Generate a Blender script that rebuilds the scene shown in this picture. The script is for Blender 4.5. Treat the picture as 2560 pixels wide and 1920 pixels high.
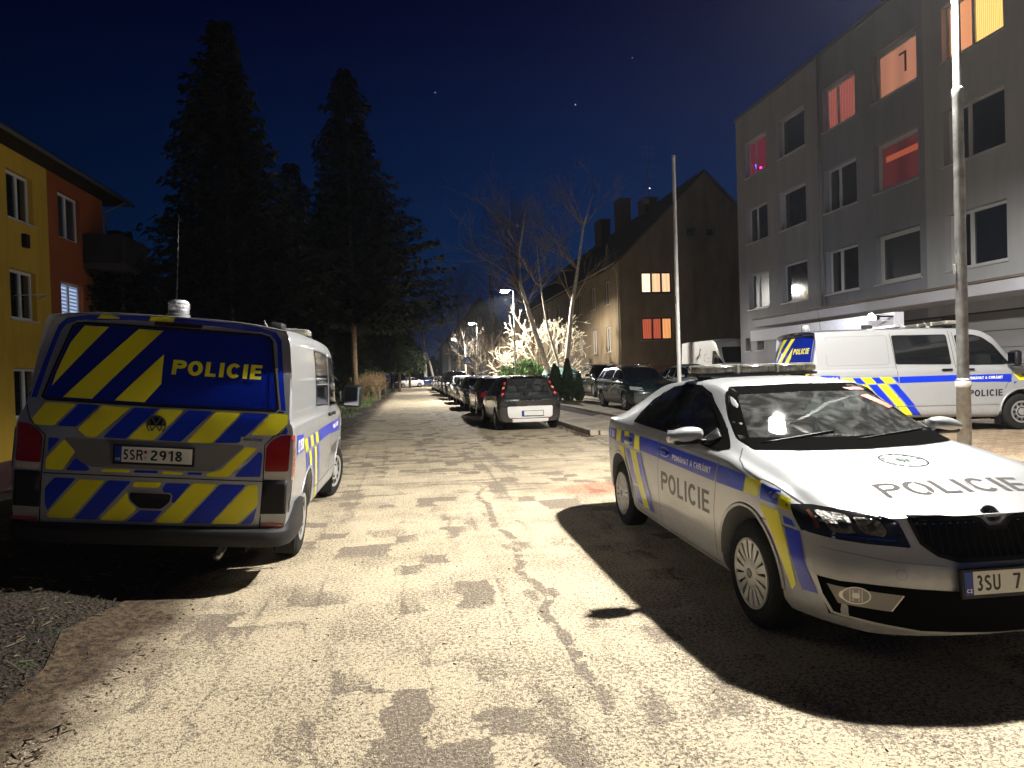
import bpy, bmesh, math, random
from mathutils import Vector, Matrix, noise
from mathutils.bvhtree import BVHTree
from mathutils.geometry import tessellate_polygon
R = math.radians
PI = math.pi
for o in list(bpy.data.objects): bpy.data.objects.remove(o)
S = bpy.context.scene
C = S.collection
# ------------------------------------------------------------------ camera
YAW, PITCH, ROLL, CAMH, FPX = 0.14494, -0.01525, 0.030, 1.53, 690.0
def make_camera():
    cy, sy, cp, sp = math.cos(YAW), math.sin(YAW), math.cos(PITCH), math.sin(PITCH)
    f = Vector((sy*cp, cy*cp, sp)); r = Vector((cy, -sy, 0)); u = r.cross(f)
    cr, sr = math.cos(ROLL), math.sin(ROLL)
    r2 = r*cr - u*sr; u2 = u*cr + r*sr
    cam = bpy.data.objects.new('camera', bpy.data.cameras.new('camera')); C.objects.link(cam)
    m = Matrix.Identity(4)
    for i in range(3):
        m[i][0] = r2[i]; m[i][1] = u2[i]; m[i][2] = -f[i]
    m[0][3], m[1][3], m[2][3] = 0, 0, CAMH
    cam.matrix_world = m
    cam.data.sensor_width = 36; cam.data.lens = 36*FPX/1024
    cam.data.clip_start = .05; cam.data.clip_end = 5000
    S.camera = cam
make_camera()
S.view_settings.view_transform = 'Standard'; S.view_settings.look = 'None'
S.view_settings.exposure = 0.0; S.view_settings.gamma = 1
# ------------------------------------------------------------------ night sky
W = bpy.data.worlds.new('World'); S.world = W; W.use_nodes = True
def night_sky():
    nt = W.node_tree; nt.nodes.clear()
    out = nt.nodes.new('ShaderNodeOutputWorld'); bg = nt.nodes.new('ShaderNodeBackground')
    tc = nt.nodes.new('ShaderNodeTexCoord'); sp = nt.nodes.new('ShaderNodeSeparateXYZ')
    rp = nt.nodes.new('ShaderNodeValToRGB'); e = rp.color_ramp.elements
    e[0].position = 0.0; e[0].color = (.012, .018, .045, 1)
    e[1].position = 1.0; e[1].color = (.0001, .0002, .004, 1)
    for p, c in ((.06, (.008, .015, .048)), (.16, (.0012, .015, .062)), (.3, (.0004, .0075, .044)), (.45, (.0001, .0015, .022)), (.62, (.0001, .0003, .009))):
        n = e.new(p); n.color = (*c, 1)
    nt.links.new(tc.outputs['Generated'], sp.inputs[0]); nt.links.new(sp.outputs['Z'], rp.inputs[0])
    # the glow of the town is a little stronger to the right of the street, weaker to the left
    mr = nt.nodes.new('ShaderNodeMapRange'); mr.inputs[1].default_value = -.55; mr.inputs[2].default_value = .25
    mr.inputs[3].default_value = .35; mr.inputs[4].default_value = 1.1
    nt.links.new(sp.outputs['X'], mr.inputs[0])
    mx = nt.nodes.new('ShaderNodeVectorMath'); mx.operation = 'SCALE'
    nt.links.new(rp.outputs[0], mx.inputs[0]); nt.links.new(mr.outputs[0], mx.inputs[3])
    nt.links.new(mx.outputs[0], bg.inputs[0]); bg.inputs[1].default_value = 1.0
    nt.links.new(bg.outputs[0], out.inputs[0])
night_sky()
# ------------------------------------------------------------------ lamp positions (street lamps are built below)
LAMP_COL = (1.0, .955, .88)
LAMP_W = 7600
# ------------------------------------------------------------------ materials
MATS = {}
def nodes(m):
    m.use_nodes = True
    return m.node_tree, m.node_tree.nodes['Principled BSDF']
def mat(name, col, rough=.5, metal=0, emit=None, estr=0, coat=0, var=0, vscale=8, bump=0, bscale=60, spec=None, trans=0, streak=0):
    if name in MATS: return MATS[name]
    m = bpy.data.materials.new(name); nt, b = nodes(m)
    b.inputs['Base Color'].default_value = (*col, 1); b.inputs['Roughness'].default_value = rough
    b.inputs['Metallic'].default_value = metal; b.inputs['Coat Weight'].default_value = coat
    b.inputs['Coat Roughness'].default_value = .06
    if spec is not None: b.inputs['Specular IOR Level'].default_value = spec
    if trans: b.inputs['Transmission Weight'].default_value = trans
    if emit:
        b.inputs['Emission Color'].default_value = (*emit, 1); b.inputs['Emission Strength'].default_value = estr
    tc = nt.nodes.new('ShaderNodeTexCoord')
    if var:
        n = nt.nodes.new('ShaderNodeTexNoise'); n.inputs['Scale'].default_value = vscale; n.inputs['Detail'].default_value = 6
        if streak:
            mp = nt.nodes.new('ShaderNodeMapping'); mp.inputs['Scale'].default_value = (1, 1, streak); nt.links.new(tc.outputs['Object'], mp.inputs[0]); nt.links.new(mp.outputs[0], n.inputs['Vector']); n.inputs['Roughness'].default_value = .7
        else: nt.links.new(tc.outputs['Object'], n.inputs['Vector'])
        mr = nt.nodes.new('ShaderNodeMapRange'); mr.inputs[1].default_value = .3; mr.inputs[2].default_value = .7
        mr.inputs[3].default_value = 1-var; mr.inputs[4].default_value = 1+var
        nt.links.new(n.outputs['Fac'], mr.inputs[0])
        mx = nt.nodes.new('ShaderNodeVectorMath'); mx.operation = 'SCALE'; mx.inputs[0].default_value = col
        nt.links.new(mr.outputs[0], mx.inputs[3]); nt.links.new(mx.outputs[0], b.inputs['Base Color'])
    if bump:
        n = nt.nodes.new('ShaderNodeTexNoise'); n.inputs['Scale'].default_value = bscale; n.inputs['Detail'].default_value = 4
        nt.links.new(tc.outputs['Object'], n.inputs['Vector'])
        bp = nt.nodes.new('ShaderNodeBump'); bp.inputs['Strength'].default_value = bump; bp.inputs['Distance'].default_value = .02
        nt.links.new(n.outputs['Fac'], bp.inputs['Height']); nt.links.new(bp.outputs[0], b.inputs['Normal'])
    MATS[name] = m
    return m
def glass_mat(name, tint, refl=.08, dirt=.03, rough=.02):
    if name in MATS: return MATS[name]
    m = bpy.data.materials.new(name); m.use_nodes = True; nt = m.node_tree; nt.nodes.clear()
    out = nt.nodes.new('ShaderNodeOutputMaterial'); tr = nt.nodes.new('ShaderNodeBsdfTransparent'); tr.inputs[0].default_value = (*tint, 1)
    gl = nt.nodes.new('ShaderNodeBsdfGlossy'); gl.inputs['Roughness'].default_value = rough; gl.inputs[0].default_value = (1, 1, 1, 1)
    fr = nt.nodes.new('ShaderNodeFresnel'); fr.inputs[0].default_value = 1.5
    ad = nt.nodes.new('ShaderNodeMath'); ad.operation = 'ADD'; ad.inputs[1].default_value = refl
    nt.links.new(fr.outputs[0], ad.inputs[0])
    mx = nt.nodes.new('ShaderNodeMixShader'); nt.links.new(ad.outputs[0], mx.inputs[0]); nt.links.new(tr.outputs[0], mx.inputs[1]); nt.links.new(gl.outputs[0], mx.inputs[2])
    df = nt.nodes.new('ShaderNodeBsdfDiffuse'); df.inputs[0].default_value = (.7, .72, .7, 1)
    tc = nt.nodes.new('ShaderNodeTexCoord'); ns = nt.nodes.new('ShaderNodeTexNoise'); ns.inputs['Scale'].default_value = 5; ns.inputs['Detail'].default_value = 8; ns.inputs['Distortion'].default_value = 2.5
    nt.links.new(tc.outputs['Object'], ns.inputs['Vector'])
    mr = nt.nodes.new('ShaderNodeMapRange'); mr.inputs[1].default_value = .45; mr.inputs[2].default_value = .8; mr.inputs[3].default_value = dirt*.3; mr.inputs[4].default_value = dirt*1.6
    nt.links.new(ns.outputs['Fac'], mr.inputs[0])
    m2 = nt.nodes.new('ShaderNodeMixShader'); nt.links.new(mr.outputs[0], m2.inputs[0]); nt.links.new(mx.outputs[0], m2.inputs[1]); nt.links.new(df.outputs[0], m2.inputs[2])
    nt.links.new(m2.outputs[0], out.inputs[0]); MATS[name] = m
    return m
def emis(name, col, s): return mat(name, (.02, .02, .02), .5, emit=col, estr=s)
# ------------------------------------------------------------------ object helpers
def tag(o, label=None, cat=None, group=None, kind=None):
    if label: o['label'] = label
    if cat: o['category'] = cat
    if group: o['group'] = group
    if kind: o['kind'] = kind
    return o
def empty(name, loc=(0, 0, 0), rz=0, label=None, cat=None, group=None):
    o = bpy.data.objects.new(name, None); C.objects.link(o); o.location = loc; o.rotation_euler = (0, 0, rz); o.empty_display_size = .2
    return tag(o, label, cat, group)
def link(name, bm, m, parent=None, smooth=False, angle=None):
    me = bpy.data.meshes.new(name); bm.normal_update(); bm.to_mesh(me); bm.free()
    for x in (m if isinstance(m, (list, tuple)) else [m]): me.materials.append(x)
    if smooth:
        for p in me.polygons: p.use_smooth = True
        if angle: me.set_sharp_from_angle(angle=R(angle))
    o = bpy.data.objects.new(name, me); C.objects.link(o)
    if parent: o.parent = parent
    return o
def dup(o, parent=None):
    c = o.copy(); C.objects.link(c)
    if parent: c.parent = parent
    for ch in list(o.children): dup(ch, c)
    return c
def box(bm, x0, x1, y0, y1, z0, z1, M=None, mi=0):
    v = [bm.verts.new(Vector((x, y, z)) if M is None else M @ Vector((x, y, z))) for x in (x0, x1) for y in (y0, y1) for z in (z0, z1)]
    fs = []
    for a in ((0, 1, 3, 2), (4, 6, 7, 5), (0, 4, 5, 1), (2, 3, 7, 6), (0, 2, 6, 4), (1, 5, 7, 3)):
        f = bm.faces.new([v[i] for i in a]); f.material_index = mi; fs.append(f)
    return fs
def bbox(bm, x0, x1, y0, y1, z0, z1, b=.01, M=None, seg=2, mi=0):
    t = bmesh.new(); box(t, x0, x1, y0, y1, z0, z1); bmesh.ops.bevel(t, geom=t.edges[:], offset=b, segments=seg, affect='EDGES', profile=.5)
    merge(bm, t, M, mi)
def merge(bm, t, M=None, mi=0):
    mp = {}
    for v in t.verts: mp[v] = bm.verts.new(v.co if M is None else M @ v.co)
    for f in t.faces:
        try:
            g = bm.faces.new([mp[v] for v in f.verts]); g.material_index = mi; g.smooth = f.smooth
        except ValueError: pass
    t.free()
def tube(bm, pts, rads, n=8, cap=True, mi=0):
    pts = [Vector(p) for p in pts]; rings = []
    if not isinstance(rads, (list, tuple)): rads = [rads]*len(pts)
    up = Vector((0, 0, 1))
    for i, p in enumerate(pts):
        d = (pts[min(i+1, len(pts)-1)]-pts[max(i-1, 0)]).normalized()
        a = d.cross(up)
        if a.length < .05: a = d.cross(Vector((1, 0, 0)))
        a.normalize(); b = d.cross(a)
        rings.append([bm.verts.new(p+(a*math.cos(2*PI*k/n)+b*math.sin(2*PI*k/n))*rads[i]) for k in range(n)])
    for i in range(len(rings)-1):
        for k in range(n):
            f = bm.faces.new((rings[i][k], rings[i][(k+1) % n], rings[i+1][(k+1) % n], rings[i+1][k])); f.material_index = mi; f.smooth = True
    if cap and n > 2:
        for r in (rings[0][::-1], rings[-1]): bm.faces.new(r).material_index = mi
def lathe(bm, prof, n=32, M=None, mi=0, axis='y'):
    # prof: (axial, radius)
    rings = []
    for a, r in prof:
        ring = []
        for k in range(n):
            t = 2*PI*k/n
            p = Vector((r*math.cos(t), a, r*math.sin(t))) if axis == 'y' else Vector((r*math.cos(t), r*math.sin(t), a))
            ring.append(bm.verts.new(p if M is None else M @ p))
        rings.append(ring)
    for i in range(len(rings)-1):
        for k in range(n):
            f = bm.faces.new((rings[i][k], rings[i+1][k], rings[i+1][(k+1) % n], rings[i][(k+1) % n])); f.material_index = mi; f.smooth = True
    for r in (rings[0], rings[-1]):
        try: bm.faces.new(r).material_index = mi
        except ValueError: pass
def prism(bm, poly, a0, a1, axis='y', mi=0, M=None):
    def P(p, a):
        v = {'y': Vector((p[0], a, p[1])), 'x': Vector((a, p[0], p[1])), 'z': Vector((p[0], p[1], a))}[axis]
        return v if M is None else M @ v
    A = [bm.verts.new(P(p, a0)) for p in poly]; B = [bm.verts.new(P(p, a1)) for p in poly]
    n = len(poly)
    fs = [bm.faces.new(A), bm.faces.new(B[::-1])]
    for i in range(n): fs.append(bm.faces.new((A[i], B[i], B[(i+1) % n], A[(i+1) % n])))
    for f in fs: f.material_index = mi
    bmesh.ops.recalc_face_normals(bm, faces=fs)
def poly2d(bm, poly, mi=0):
    vs = [bm.verts.new((p[0], p[1], 0)) for p in poly]
    for t in tessellate_polygon([[Vector((p[0], p[1], 0)) for p in poly]]):
        try: bm.faces.new([vs[i] for i in t]).material_index = mi
        except ValueError: pass
def grid_cut(bm, step):
    for ax in (0, 1):
        lo = min(v.co[ax] for v in bm.verts); hi = max(v.co[ax] for v in bm.verts)
        k = math.floor(lo/step)+1
        while k*step < hi:
            no = [0, 0, 0]; no[ax] = 1; co = [0, 0, 0]; co[ax] = k*step
            bmesh.ops.bisect_plane(bm, geom=bm.verts[:]+bm.edges[:]+bm.faces[:], dist=1e-5, plane_co=co, plane_no=no)
            k += 1
def decal(bvh, bm, origin, u, v, d, eps=.003, step=.05, holes=()):
    """lay a flat 2D mesh on the body: (a,b) -> origin+a*u+b*v, thrown along d onto the body surface"""
    origin, u, v, d = Vector(origin), Vector(u), Vector(v), Vector(d).normalized()
    if step: grid_cut(bm, step)
    dead = []
    for w in bm.verts:
        p = origin+u*w.co.x+v*w.co.y
        loc, no, idx, dist = bvh.ray_cast(p-d*3, d, 6)
        if loc is None:
            dead.append(w); w.co = p; continue
        if no.dot(d) > 0: no = -no
        w.co = loc+no*eps if no.dot(-d) > .25 else loc-d*eps*1.5+no*eps*.5
    bmesh.ops.delete(bm, geom=dead, context='VERTS')
    if not bm.faces: return bm
    bmesh.ops.recalc_face_normals(bm, faces=bm.faces[:])
    bm.normal_update()
    for f in bm.faces:
        if f.normal.dot(d) > 0: f.normal_flip()
        f.smooth = True
    return bm
def clip_half(poly, ax, val, keep_less):
    out = []
    n = len(poly)
    for i in range(n):
        a, b = poly[i], poly[(i+1) % n]
        ia = (a[ax] <= val) == keep_less; ib = (b[ax] <= val) == keep_less
        if ia: out.append(a)
        if ia != ib:
            t = (val-a[ax])/(b[ax]-a[ax]); out.append((a[0]+(b[0]-a[0])*t, a[1]+(b[1]-a[1])*t))
    return out
def clip_convex(poly, cl):
    """Sutherland-Hodgman against convex polygon cl (counter-clockwise)"""
    out = list(poly)
    for i in range(len(cl)):
        A, B = cl[i], cl[(i+1) % len(cl)]
        def side(p): return (B[0]-A[0])*(p[1]-A[1])-(B[1]-A[1])*(p[0]-A[0])
        src, out = out, []
        for j in range(len(src)):
            p, q = src[j], src[(j+1) % len(src)]
            sp, sq = side(p), side(q)
            if sp >= 0: out.append(p)
            if (sp >= 0) != (sq >= 0):
                t = sp/(sp-sq); out.append((p[0]+(q[0]-p[0])*t, p[1]+(q[1]-p[1])*t))
        if not out: return []
    return out
def ccw(p):
    a = sum(p[i][0]*p[(i+1) % len(p)][1]-p[(i+1) % len(p)][0]*p[i][1] for i in range(len(p)))
    return p if a > 0 else p[::-1]
def rrect(x0, x1, y0, y1, r, n=4):
    out = []
    for cx, cy, a0 in ((x1-r, y1-r, 0), (x0+r, y1-r, 90), (x0+r, y0+r, 180), (x1-r, y0+r, 270)):
        for k in range(n+1):
            t = R(a0+90*k/n); out.append((cx+r*math.cos(t), cy+r*math.sin(t)))
    return out
def round_poly(poly, r, n=4):
    out = []
    m = len(poly)
    for i in range(m):
        p = Vector(poly[i]); a = Vector(poly[i-1])-p; b = Vector(poly[(i+1) % m])-p
        q = min(r, a.length*.45, b.length*.45)
        A, B = p+a.normalized()*q, p+b.normalized()*q
        for k in range(n+1):
            t = k/n; w = A*(1-t)**2+p*2*t*(1-t)+B*t*t
            out.append((w.x, w.y))
    return out
def inset(poly, d):
    poly = ccw(poly); n = len(poly); out = []
    for i in range(n):
        p = Vector(poly[i]); a = (p-Vector(poly[i-1])).normalized(); b = (Vector(poly[(i+1) % n])-p).normalized()
        na, nb = Vector((-a.y, a.x)), Vector((-b.y, b.x)); s = na+nb
        if s.length < 1e-4: s = na
        s.normalize(); c = max(.4, s.dot(na))
        q = p+s*(d/c); out.append((q.x, q.y))
    return out
def ring2d(bm, poly, w, mi=0):
    """flat strip of width w just inside the outline"""
    A = ccw(poly); B = inset(poly, w); n = len(A)
    va = [bm.verts.new((*p, 0)) for p in A]; vb = [bm.verts.new((*p, 0)) for p in B]
    for i in range(n):
        bm.faces.new((va[i], va[(i+1) % n], vb[(i+1) % n], vb[i])).material_index = mi
def strip2d(bm, pts, w, mi=0):
    n = len(pts); L = []; Rr = []
    for i in range(n):
        a = Vector(pts[max(i-1, 0)]); b = Vector(pts[min(i+1, n-1)]); t = (b-a).normalized(); nn = Vector((-t.y, t.x))*w/2
        p = Vector(pts[i]); L.append(bm.verts.new((p.x+nn.x, p.y+nn.y, 0))); Rr.append(bm.verts.new((p.x-nn.x, p.y-nn.y, 0)))
    for i in range(n-1): bm.faces.new((L[i], Rr[i], Rr[i+1], L[i+1])).material_index = mi
def boolean(o, cutters, op='DIFFERENCE'):
    for c in cutters:
        md = o.modifiers.new('b', 'BOOLEAN'); md.operation = op; md.solver = 'EXACT'; md.object = c
    bpy.context.view_layer.update()
    dg = bpy.context.evaluated_depsgraph_get(); me = bpy.data.meshes.new_from_object(o.evaluated_get(dg))
    o.modifiers.clear(); old = o.data; o.data = me; bpy.data.meshes.remove(old)
    for c in cutters: bpy.data.objects.remove(c)
def pchip(pts):
    """monotone cubic through points -> function"""
    X = [p[0] for p in pts]; Y = [p[1] for p in pts]; n = len(X)
    if X[0] > X[-1]: X.reverse(); Y.reverse()
    h = [X[i+1]-X[i] for i in range(n-1)]; d = [(Y[i+1]-Y[i])/h[i] for i in range(n-1)]; m = [0]*n
    m[0], m[-1] = d[0], d[-1]
    for i in range(1, n-1):
        if d[i-1]*d[i] > 0:
            w1, w2 = 2*h[i]+h[i-1], h[i]+2*h[i-1]; m[i] = (w1+w2)/(w1/d[i-1]+w2/d[i])
    def f(x):
        if x <= X[0]: return Y[0]
        if x >= X[-1]: return Y[-1]
        i = max(j for j in range(n-1) if X[j] <= x); t = (x-X[i])/h[i]
        return Y[i]*(1+2*t)*(1-t)**2+m[i]*h[i]*t*(1-t)**2+Y[i+1]*t*t*(3-2*t)+m[i+1]*h[i]*t*t*(t-1)
    return f
class NT:
    """tiny node-graph helper"""
    def __init__(s, nt): s.nt = nt; s.tc = nt.nodes.new('ShaderNodeTexCoord'); s.v = s.tc.outputs['Object']
    def n(s, t, **k):
        x = s.nt.nodes.new(t)
        for a, b in k.items(): setattr(x, a, b)
        return x
    def mp(s, scale, loc=(0, 0, 0), rot=(0, 0, 0), src=None):
        x = s.n('ShaderNodeMapping'); x.inputs['Scale'].default_value = scale; x.inputs['Location'].default_value = loc; x.inputs['Rotation'].default_value = rot
        s.nt.links.new(src or s.v, x.inputs[0]); return x.outputs[0]
    def noise(s, scale, vec=None, det=5, rough=.55, dist=0):
        x = s.n('ShaderNodeTexNoise'); x.inputs['Scale'].default_value = scale; x.inputs['Detail'].default_value = det; x.inputs['Roughness'].default_value = rough; x.inputs['Distortion'].default_value = dist
        s.nt.links.new(vec or s.v, x.inputs['Vector']); return x.outputs['Fac']
    def vor(s, scale, vec=None, feat='F1', out='Distance', rnd=1):
        x = s.n('ShaderNodeTexVoronoi', feature=feat); x.inputs['Scale'].default_value = scale; x.inputs['Randomness'].default_value = rnd
        s.nt.links.new(vec or s.v, x.inputs['Vector']); return x.outputs[out]
    def ramp(s, f, lo, hi, a=0, b=1):
        x = s.n('ShaderNodeMapRange'); x.inputs[1].default_value = lo; x.inputs[2].default_value = hi; x.inputs[3].default_value = a; x.inputs[4].default_value = b
        s.nt.links.new(f, x.inputs[0]); return x.outputs[0]
    def math(s, op, a, b=None):
        x = s.n('ShaderNodeMath', operation=op)
        for i, q in enumerate((a, b)):
            if q is None: continue
            if isinstance(q, (int, float)): x.inputs[i].default_value = q
            else: s.nt.links.new(q, x.inputs[i])
        return x.outputs[0]
    def mix(s, f, a, b):
        x = s.n('ShaderNodeMix', data_type='RGBA')
        for i, q in ((0, f), (6, a), (7, b)):
            if isinstance(q, (int, float)): x.inputs[i].default_value = q
            elif isinstance(q, tuple): x.inputs[i].default_value = (*q, 1)
            else: s.nt.links.new(q, x.inputs[i])
        return x.outputs[2]
    def bump(s, f, st, d, b):
        x = s.n('ShaderNodeBump'); x.inputs['Strength'].default_value = st; x.inputs['Distance'].default_value = d
        s.nt.links.new(f, x.inputs['Height']); s.nt.links.new(x.outputs[0], b.inputs['Normal'])
# ------------------------------------------------------------------ lettering: plain bold grotesque strokes drawn as flat shapes
def _arc(cx, cy, rx, ry, a0, a1, n=14): return [(cx+rx*math.cos(R(lerp(a0, a1, k/n))), cy+ry*math.sin(R(lerp(a0, a1, k/n)))) for k in range(n+1)]
def glyph(ch, s):
    """list of shapes: ('p', polygon) or ('s', centre line) for cap height 1 ; returns width, shapes"""
    h = s/2; r = []
    def bar(x0, y0, x1, y1): r.append(('p', [(x0, y0), (x1, y0), (x1, y1), (x0, y1)]))
    acc = {'Á': 'A', 'É': 'E'}.get(ch)
    if acc:
        w, r = glyph(acc, s); return w, r+[('p', [(w/2-.04, 1.06), (w/2+.08, 1.06), (w/2+.20, 1.24), (w/2+.04, 1.24)])]
    if ch == 'P' or ch == 'R':
        bar(0, 0, s, 1); r.append(('s', [(s, 1-h)]+_arc(.42, .71, .23-h+.09, .29-h, 90, -90)+[(s, .42+h)]))
        if ch == 'R': r.append(('p', [(.40, .42), (.40+s*1.1, .42+.02), (.74, 0), (.74-s*1.15, 0)]))
        return (.66 if ch == 'P' else .74), r
    if ch == 'O': r.append(('s', _arc(.39, .5, .39-h, .51-h, 0, 360, 28))); return .78, r
    if ch == '0': r.append(('s', _arc(.28, .5, .28-h, .51-h, 0, 360, 24))); return .56, r
    if ch == 'C': r.append(('s', _arc(.38, .5, .38-h, .51-h, 40, 320, 24))); return .72, r
    if ch == 'L': bar(0, 0, s, 1); bar(s, 0, .56, s*.9); return .58, r
    if ch == 'I': bar(0, 0, s, 1); return s, r
    if ch == 'E': bar(0, 0, s, 1); bar(s, 0, .60, s*.88); bar(s, .42, .56, .42+s*.85); bar(s, 1-s*.88, .60, 1); return .62, r
    if ch == 'M': bar(0, 0, s, 1); bar(.84-s, 0, .84, 1); r.append(('p', [(s, 1), (s, .62), (.42, 0.02), (.42, .42)])); r.append(('p', [(.84-s, 1), (.84-s, .62), (.42, 0.02), (.42, .42)])); return .84, r
    if ch == 'N': bar(0, 0, s, 1); bar(.72-s, 0, .72, 1); r.append(('p', [(s, 1), (s, .66), (.72-s, 0), (.72-s, .34)])); return .72, r
    if ch == 'H': bar(0, 0, s, 1); bar(.72-s, 0, .72, 1); bar(s, .42, .72-s, .42+s*.9); return .72, r
    if ch == 'A':
        r.append(('p', [(0, 0), (s*1.05, 0), (.37+.02, 1), (.37-s*.52, 1)])); r.append(('p', [(.74, 0), (.74-s*1.05, 0), (.37+.02, 1), (.37+s*.52, 1)])); bar(.23, .22, .51, .22+s*.8); return .74, r
    if ch == 'T': bar(0, 1-s*.88, .62, 1); bar(.31-h, 0, .31+h, 1-s*.88); return .62, r
    if ch == 'U': r.append(('s', [(h, 1)]+_arc(.33, .30, .33-h, .31-h, 180, 360)+[(.66-h, 1)])); return .66, r
    if ch == 'S': r.append(('s', _arc(.32, .73, .30-h, .27-h, 30, 270, 12)+_arc(.32, .265, .32-h, .275-h, 90, -150, 12))); return .64, r
    if ch == '1': bar(.20, 0, .20+s, 1); r.append(('p', [(0, .70), (0, .84), (.20, 1), (.20, .80)])); return .40, r
    if ch == '2': r.append(('s', _arc(.28, .71, .28-h, .30-h, 160, -20, 12)+[(.06, h+.02)])); bar(.04, 0, .56, s*.9); return .56, r
    if ch == '3': r.append(('s', _arc(.27, .74, .26-h, .27-h, 150, -80, 12)+_arc(.27, .27, .28-h, .28-h, 80, -150, 12))); return .55, r
    if ch == '4': bar(.34, 0, .34+s, 1); bar(0, .20, .34, .20+s*.85); bar(.34+s, .20, .60, .20+s*.85); r.append(('p', [(0, .20+s*.85), (s*.9, .20+s*.85), (.34, .82), (.34, 1)])); return .60, r
    if ch == '5': bar(.08, 1-s*.9, .52, 1); r.append(('s', [(.06+h, 1-s*.9), (.04+h, .52)]+_arc(.26, .315, .28-h, .32-h, 110, -150, 14))); return .55, r
    if ch == '7': bar(0, 1-s*.9, .54, 1); r.append(('p', [(.54, 1-s*.9), (.54-s*1.1, 1-s*.9), (.12, 0), (.12+s*1.05, 0)])); return .54, r
    if ch == '8': r.append(('s', _arc(.28, .75, .25-h, .26-h, 0, 360, 18))); r.append(('s', _arc(.28, .27, .28-h, .28-h, 0, 360, 18))); return .56, r
    if ch == '9': r.append(('s', _arc(.28, .69, .28-h, .31-h, 0, 360, 18))); r.append(('s', _arc(.20, .66, .36-h, .66-h, 0, -75, 10))); return .56, r
    if ch == 'Z': bar(0, 0, .58, s*.9); bar(0, 1-s*.9, .58, 1); r.append(('p', [(0, s*.9), (s*1.2, s*.9), (.58, 1-s*.9), (.58-s*1.2, 1-s*.9)])); return .58, r
    return .28, []
def text2d(bm, s_, x, y, h, w=None, bold=.02, mi=0, align='L', rot=0, flip=False, stroke=None):
    st = stroke or (.198+bold*.8); gap = .15; cur = 0; items = []
    for ch in s_:
        gw, sh = glyph(ch, st); items.append((cur, sh)); cur += gw+gap
    wd = cur-gap; sx = h if w is None else w/wd
    t = bmesh.new()
    for ox, sh in items:
        for kind, pts in sh:
            pts = [(ox+a, b) for a, b in pts]
            if kind == 'p': poly2d(t, pts)
            else: strip2d(t, pts, st)
    cr, sr = math.cos(rot), math.sin(rot)
    off = {'L': 0, 'C': -wd*sx/2, 'R': -wd*sx}[align]
    mp = {}
    for v in t.verts:
        px, py = off+v.co.x*sx, v.co.y*h
        if flip: px = -px
        mp[v] = bm.verts.new((x+px*cr-py*sr, y+px*sr+py*cr, 0))
    for f in t.faces:
        try: bm.faces.new([mp[v] for v in f.verts]).material_index = mi
        except ValueError: pass
    t.free()
# ------------------------------------------------------------------ paint and car materials
def paint(name, col, metal=.35, rough=.32, coat=.8):
    """car paint with road film: brown-grey dirt that gathers low on the panels and in faint blotches"""
    if name in MATS: return MATS[name]
    m = mat(name, col, rough, metal, coat=coat); nt, b = nodes(m); q = NT(nt)
    sp = q.n('ShaderNodeSeparateXYZ'); nt.links.new(q.v, sp.inputs[0])
    n = q.noise(3.0, q.mp((1, 1, 2.2)), 7, .68); n2 = q.noise(22, None, 5, .7)
    low = q.ramp(q.math('SUBTRACT', sp.outputs[2], q.math('MULTIPLY', n, .35)), .42, .02)
    film = q.math('ADD', q.math('MULTIPLY', low, .55), q.math('MULTIPLY', q.ramp(n, .5, .75), .10)); film = q.math('MULTIPLY', film, q.ramp(n2, .3, .6, .6, 1.0))
    nt.links.new(q.mix(film, tuple(col), (.13, .105, .08)), b.inputs['Base Color']); nt.links.new(q.ramp(film, 0, .6, rough, .75), b.inputs['Roughness']); nt.links.new(q.ramp(film, 0, .4, coat, 0), b.inputs['Coat Weight']); nt.links.new(q.ramp(film, 0, .6, metal, 0), b.inputs['Metallic'])
    return m
SILVER = lambda: paint('silver_paint', (.48, .495, .515), .45, .34)
RUBBER = lambda: mat('tyre_rubber', (.016, .016, .016), .9, spec=.2, bump=.3, bscale=90)
DARKPL = lambda: mat('black_plastic', (.008, .008, .009), .45, spec=.3)
GREYPL = lambda: mat('grey_plastic', (.014, .014, .016), .6, spec=.35, bump=.15, bscale=300)
CHROME = lambda: mat('chrome', (.75, .75, .77), .12, 1)
BLACKGL = lambda: mat('tinted_glass', (.006, .007, .008), .04, coat=1)
GAP = lambda: mat('panel_gap', (.008, .008, .008), .8)
def foil(name, col, rough=.3):
    """retroreflective police foil: honeycomb texture in the bump"""
    if name in MATS: return MATS[name]
    m = mat(name, col, rough, 0, coat=.5)
    nt, b = nodes(m); tc = nt.nodes.new('ShaderNodeTexCoord'); v = nt.nodes.new('ShaderNodeTexVoronoi'); v.inputs['Scale'].default_value = 55; v.inputs['Randomness'].default_value = .25
    nt.links.new(tc.outputs['Object'], v.inputs['Vector'])
    bp = nt.nodes.new('ShaderNodeBump'); bp.inputs['Strength'].default_value = .25; bp.inputs['Distance'].default_value = .004
    nt.links.new(v.outputs['Distance'], bp.inputs['Height']); nt.links.new(bp.outputs[0], b.inputs['Normal'])
    return m
YEL = lambda: foil('yellow_foil', (.90, .84, .02))
BLU = lambda: foil('blue_foil', (.004, .030, .52))
WHT = lambda: mat('white_foil', (.85, .85, .85), .4)
BLK = lambda: mat('black_foil', (.02, .02, .022), .35)
def smooth(t): t = max(0, min(1, t)); return t*t*(3-2*t)
def lerp(a, b, t): return a+(b-a)*t
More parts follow.
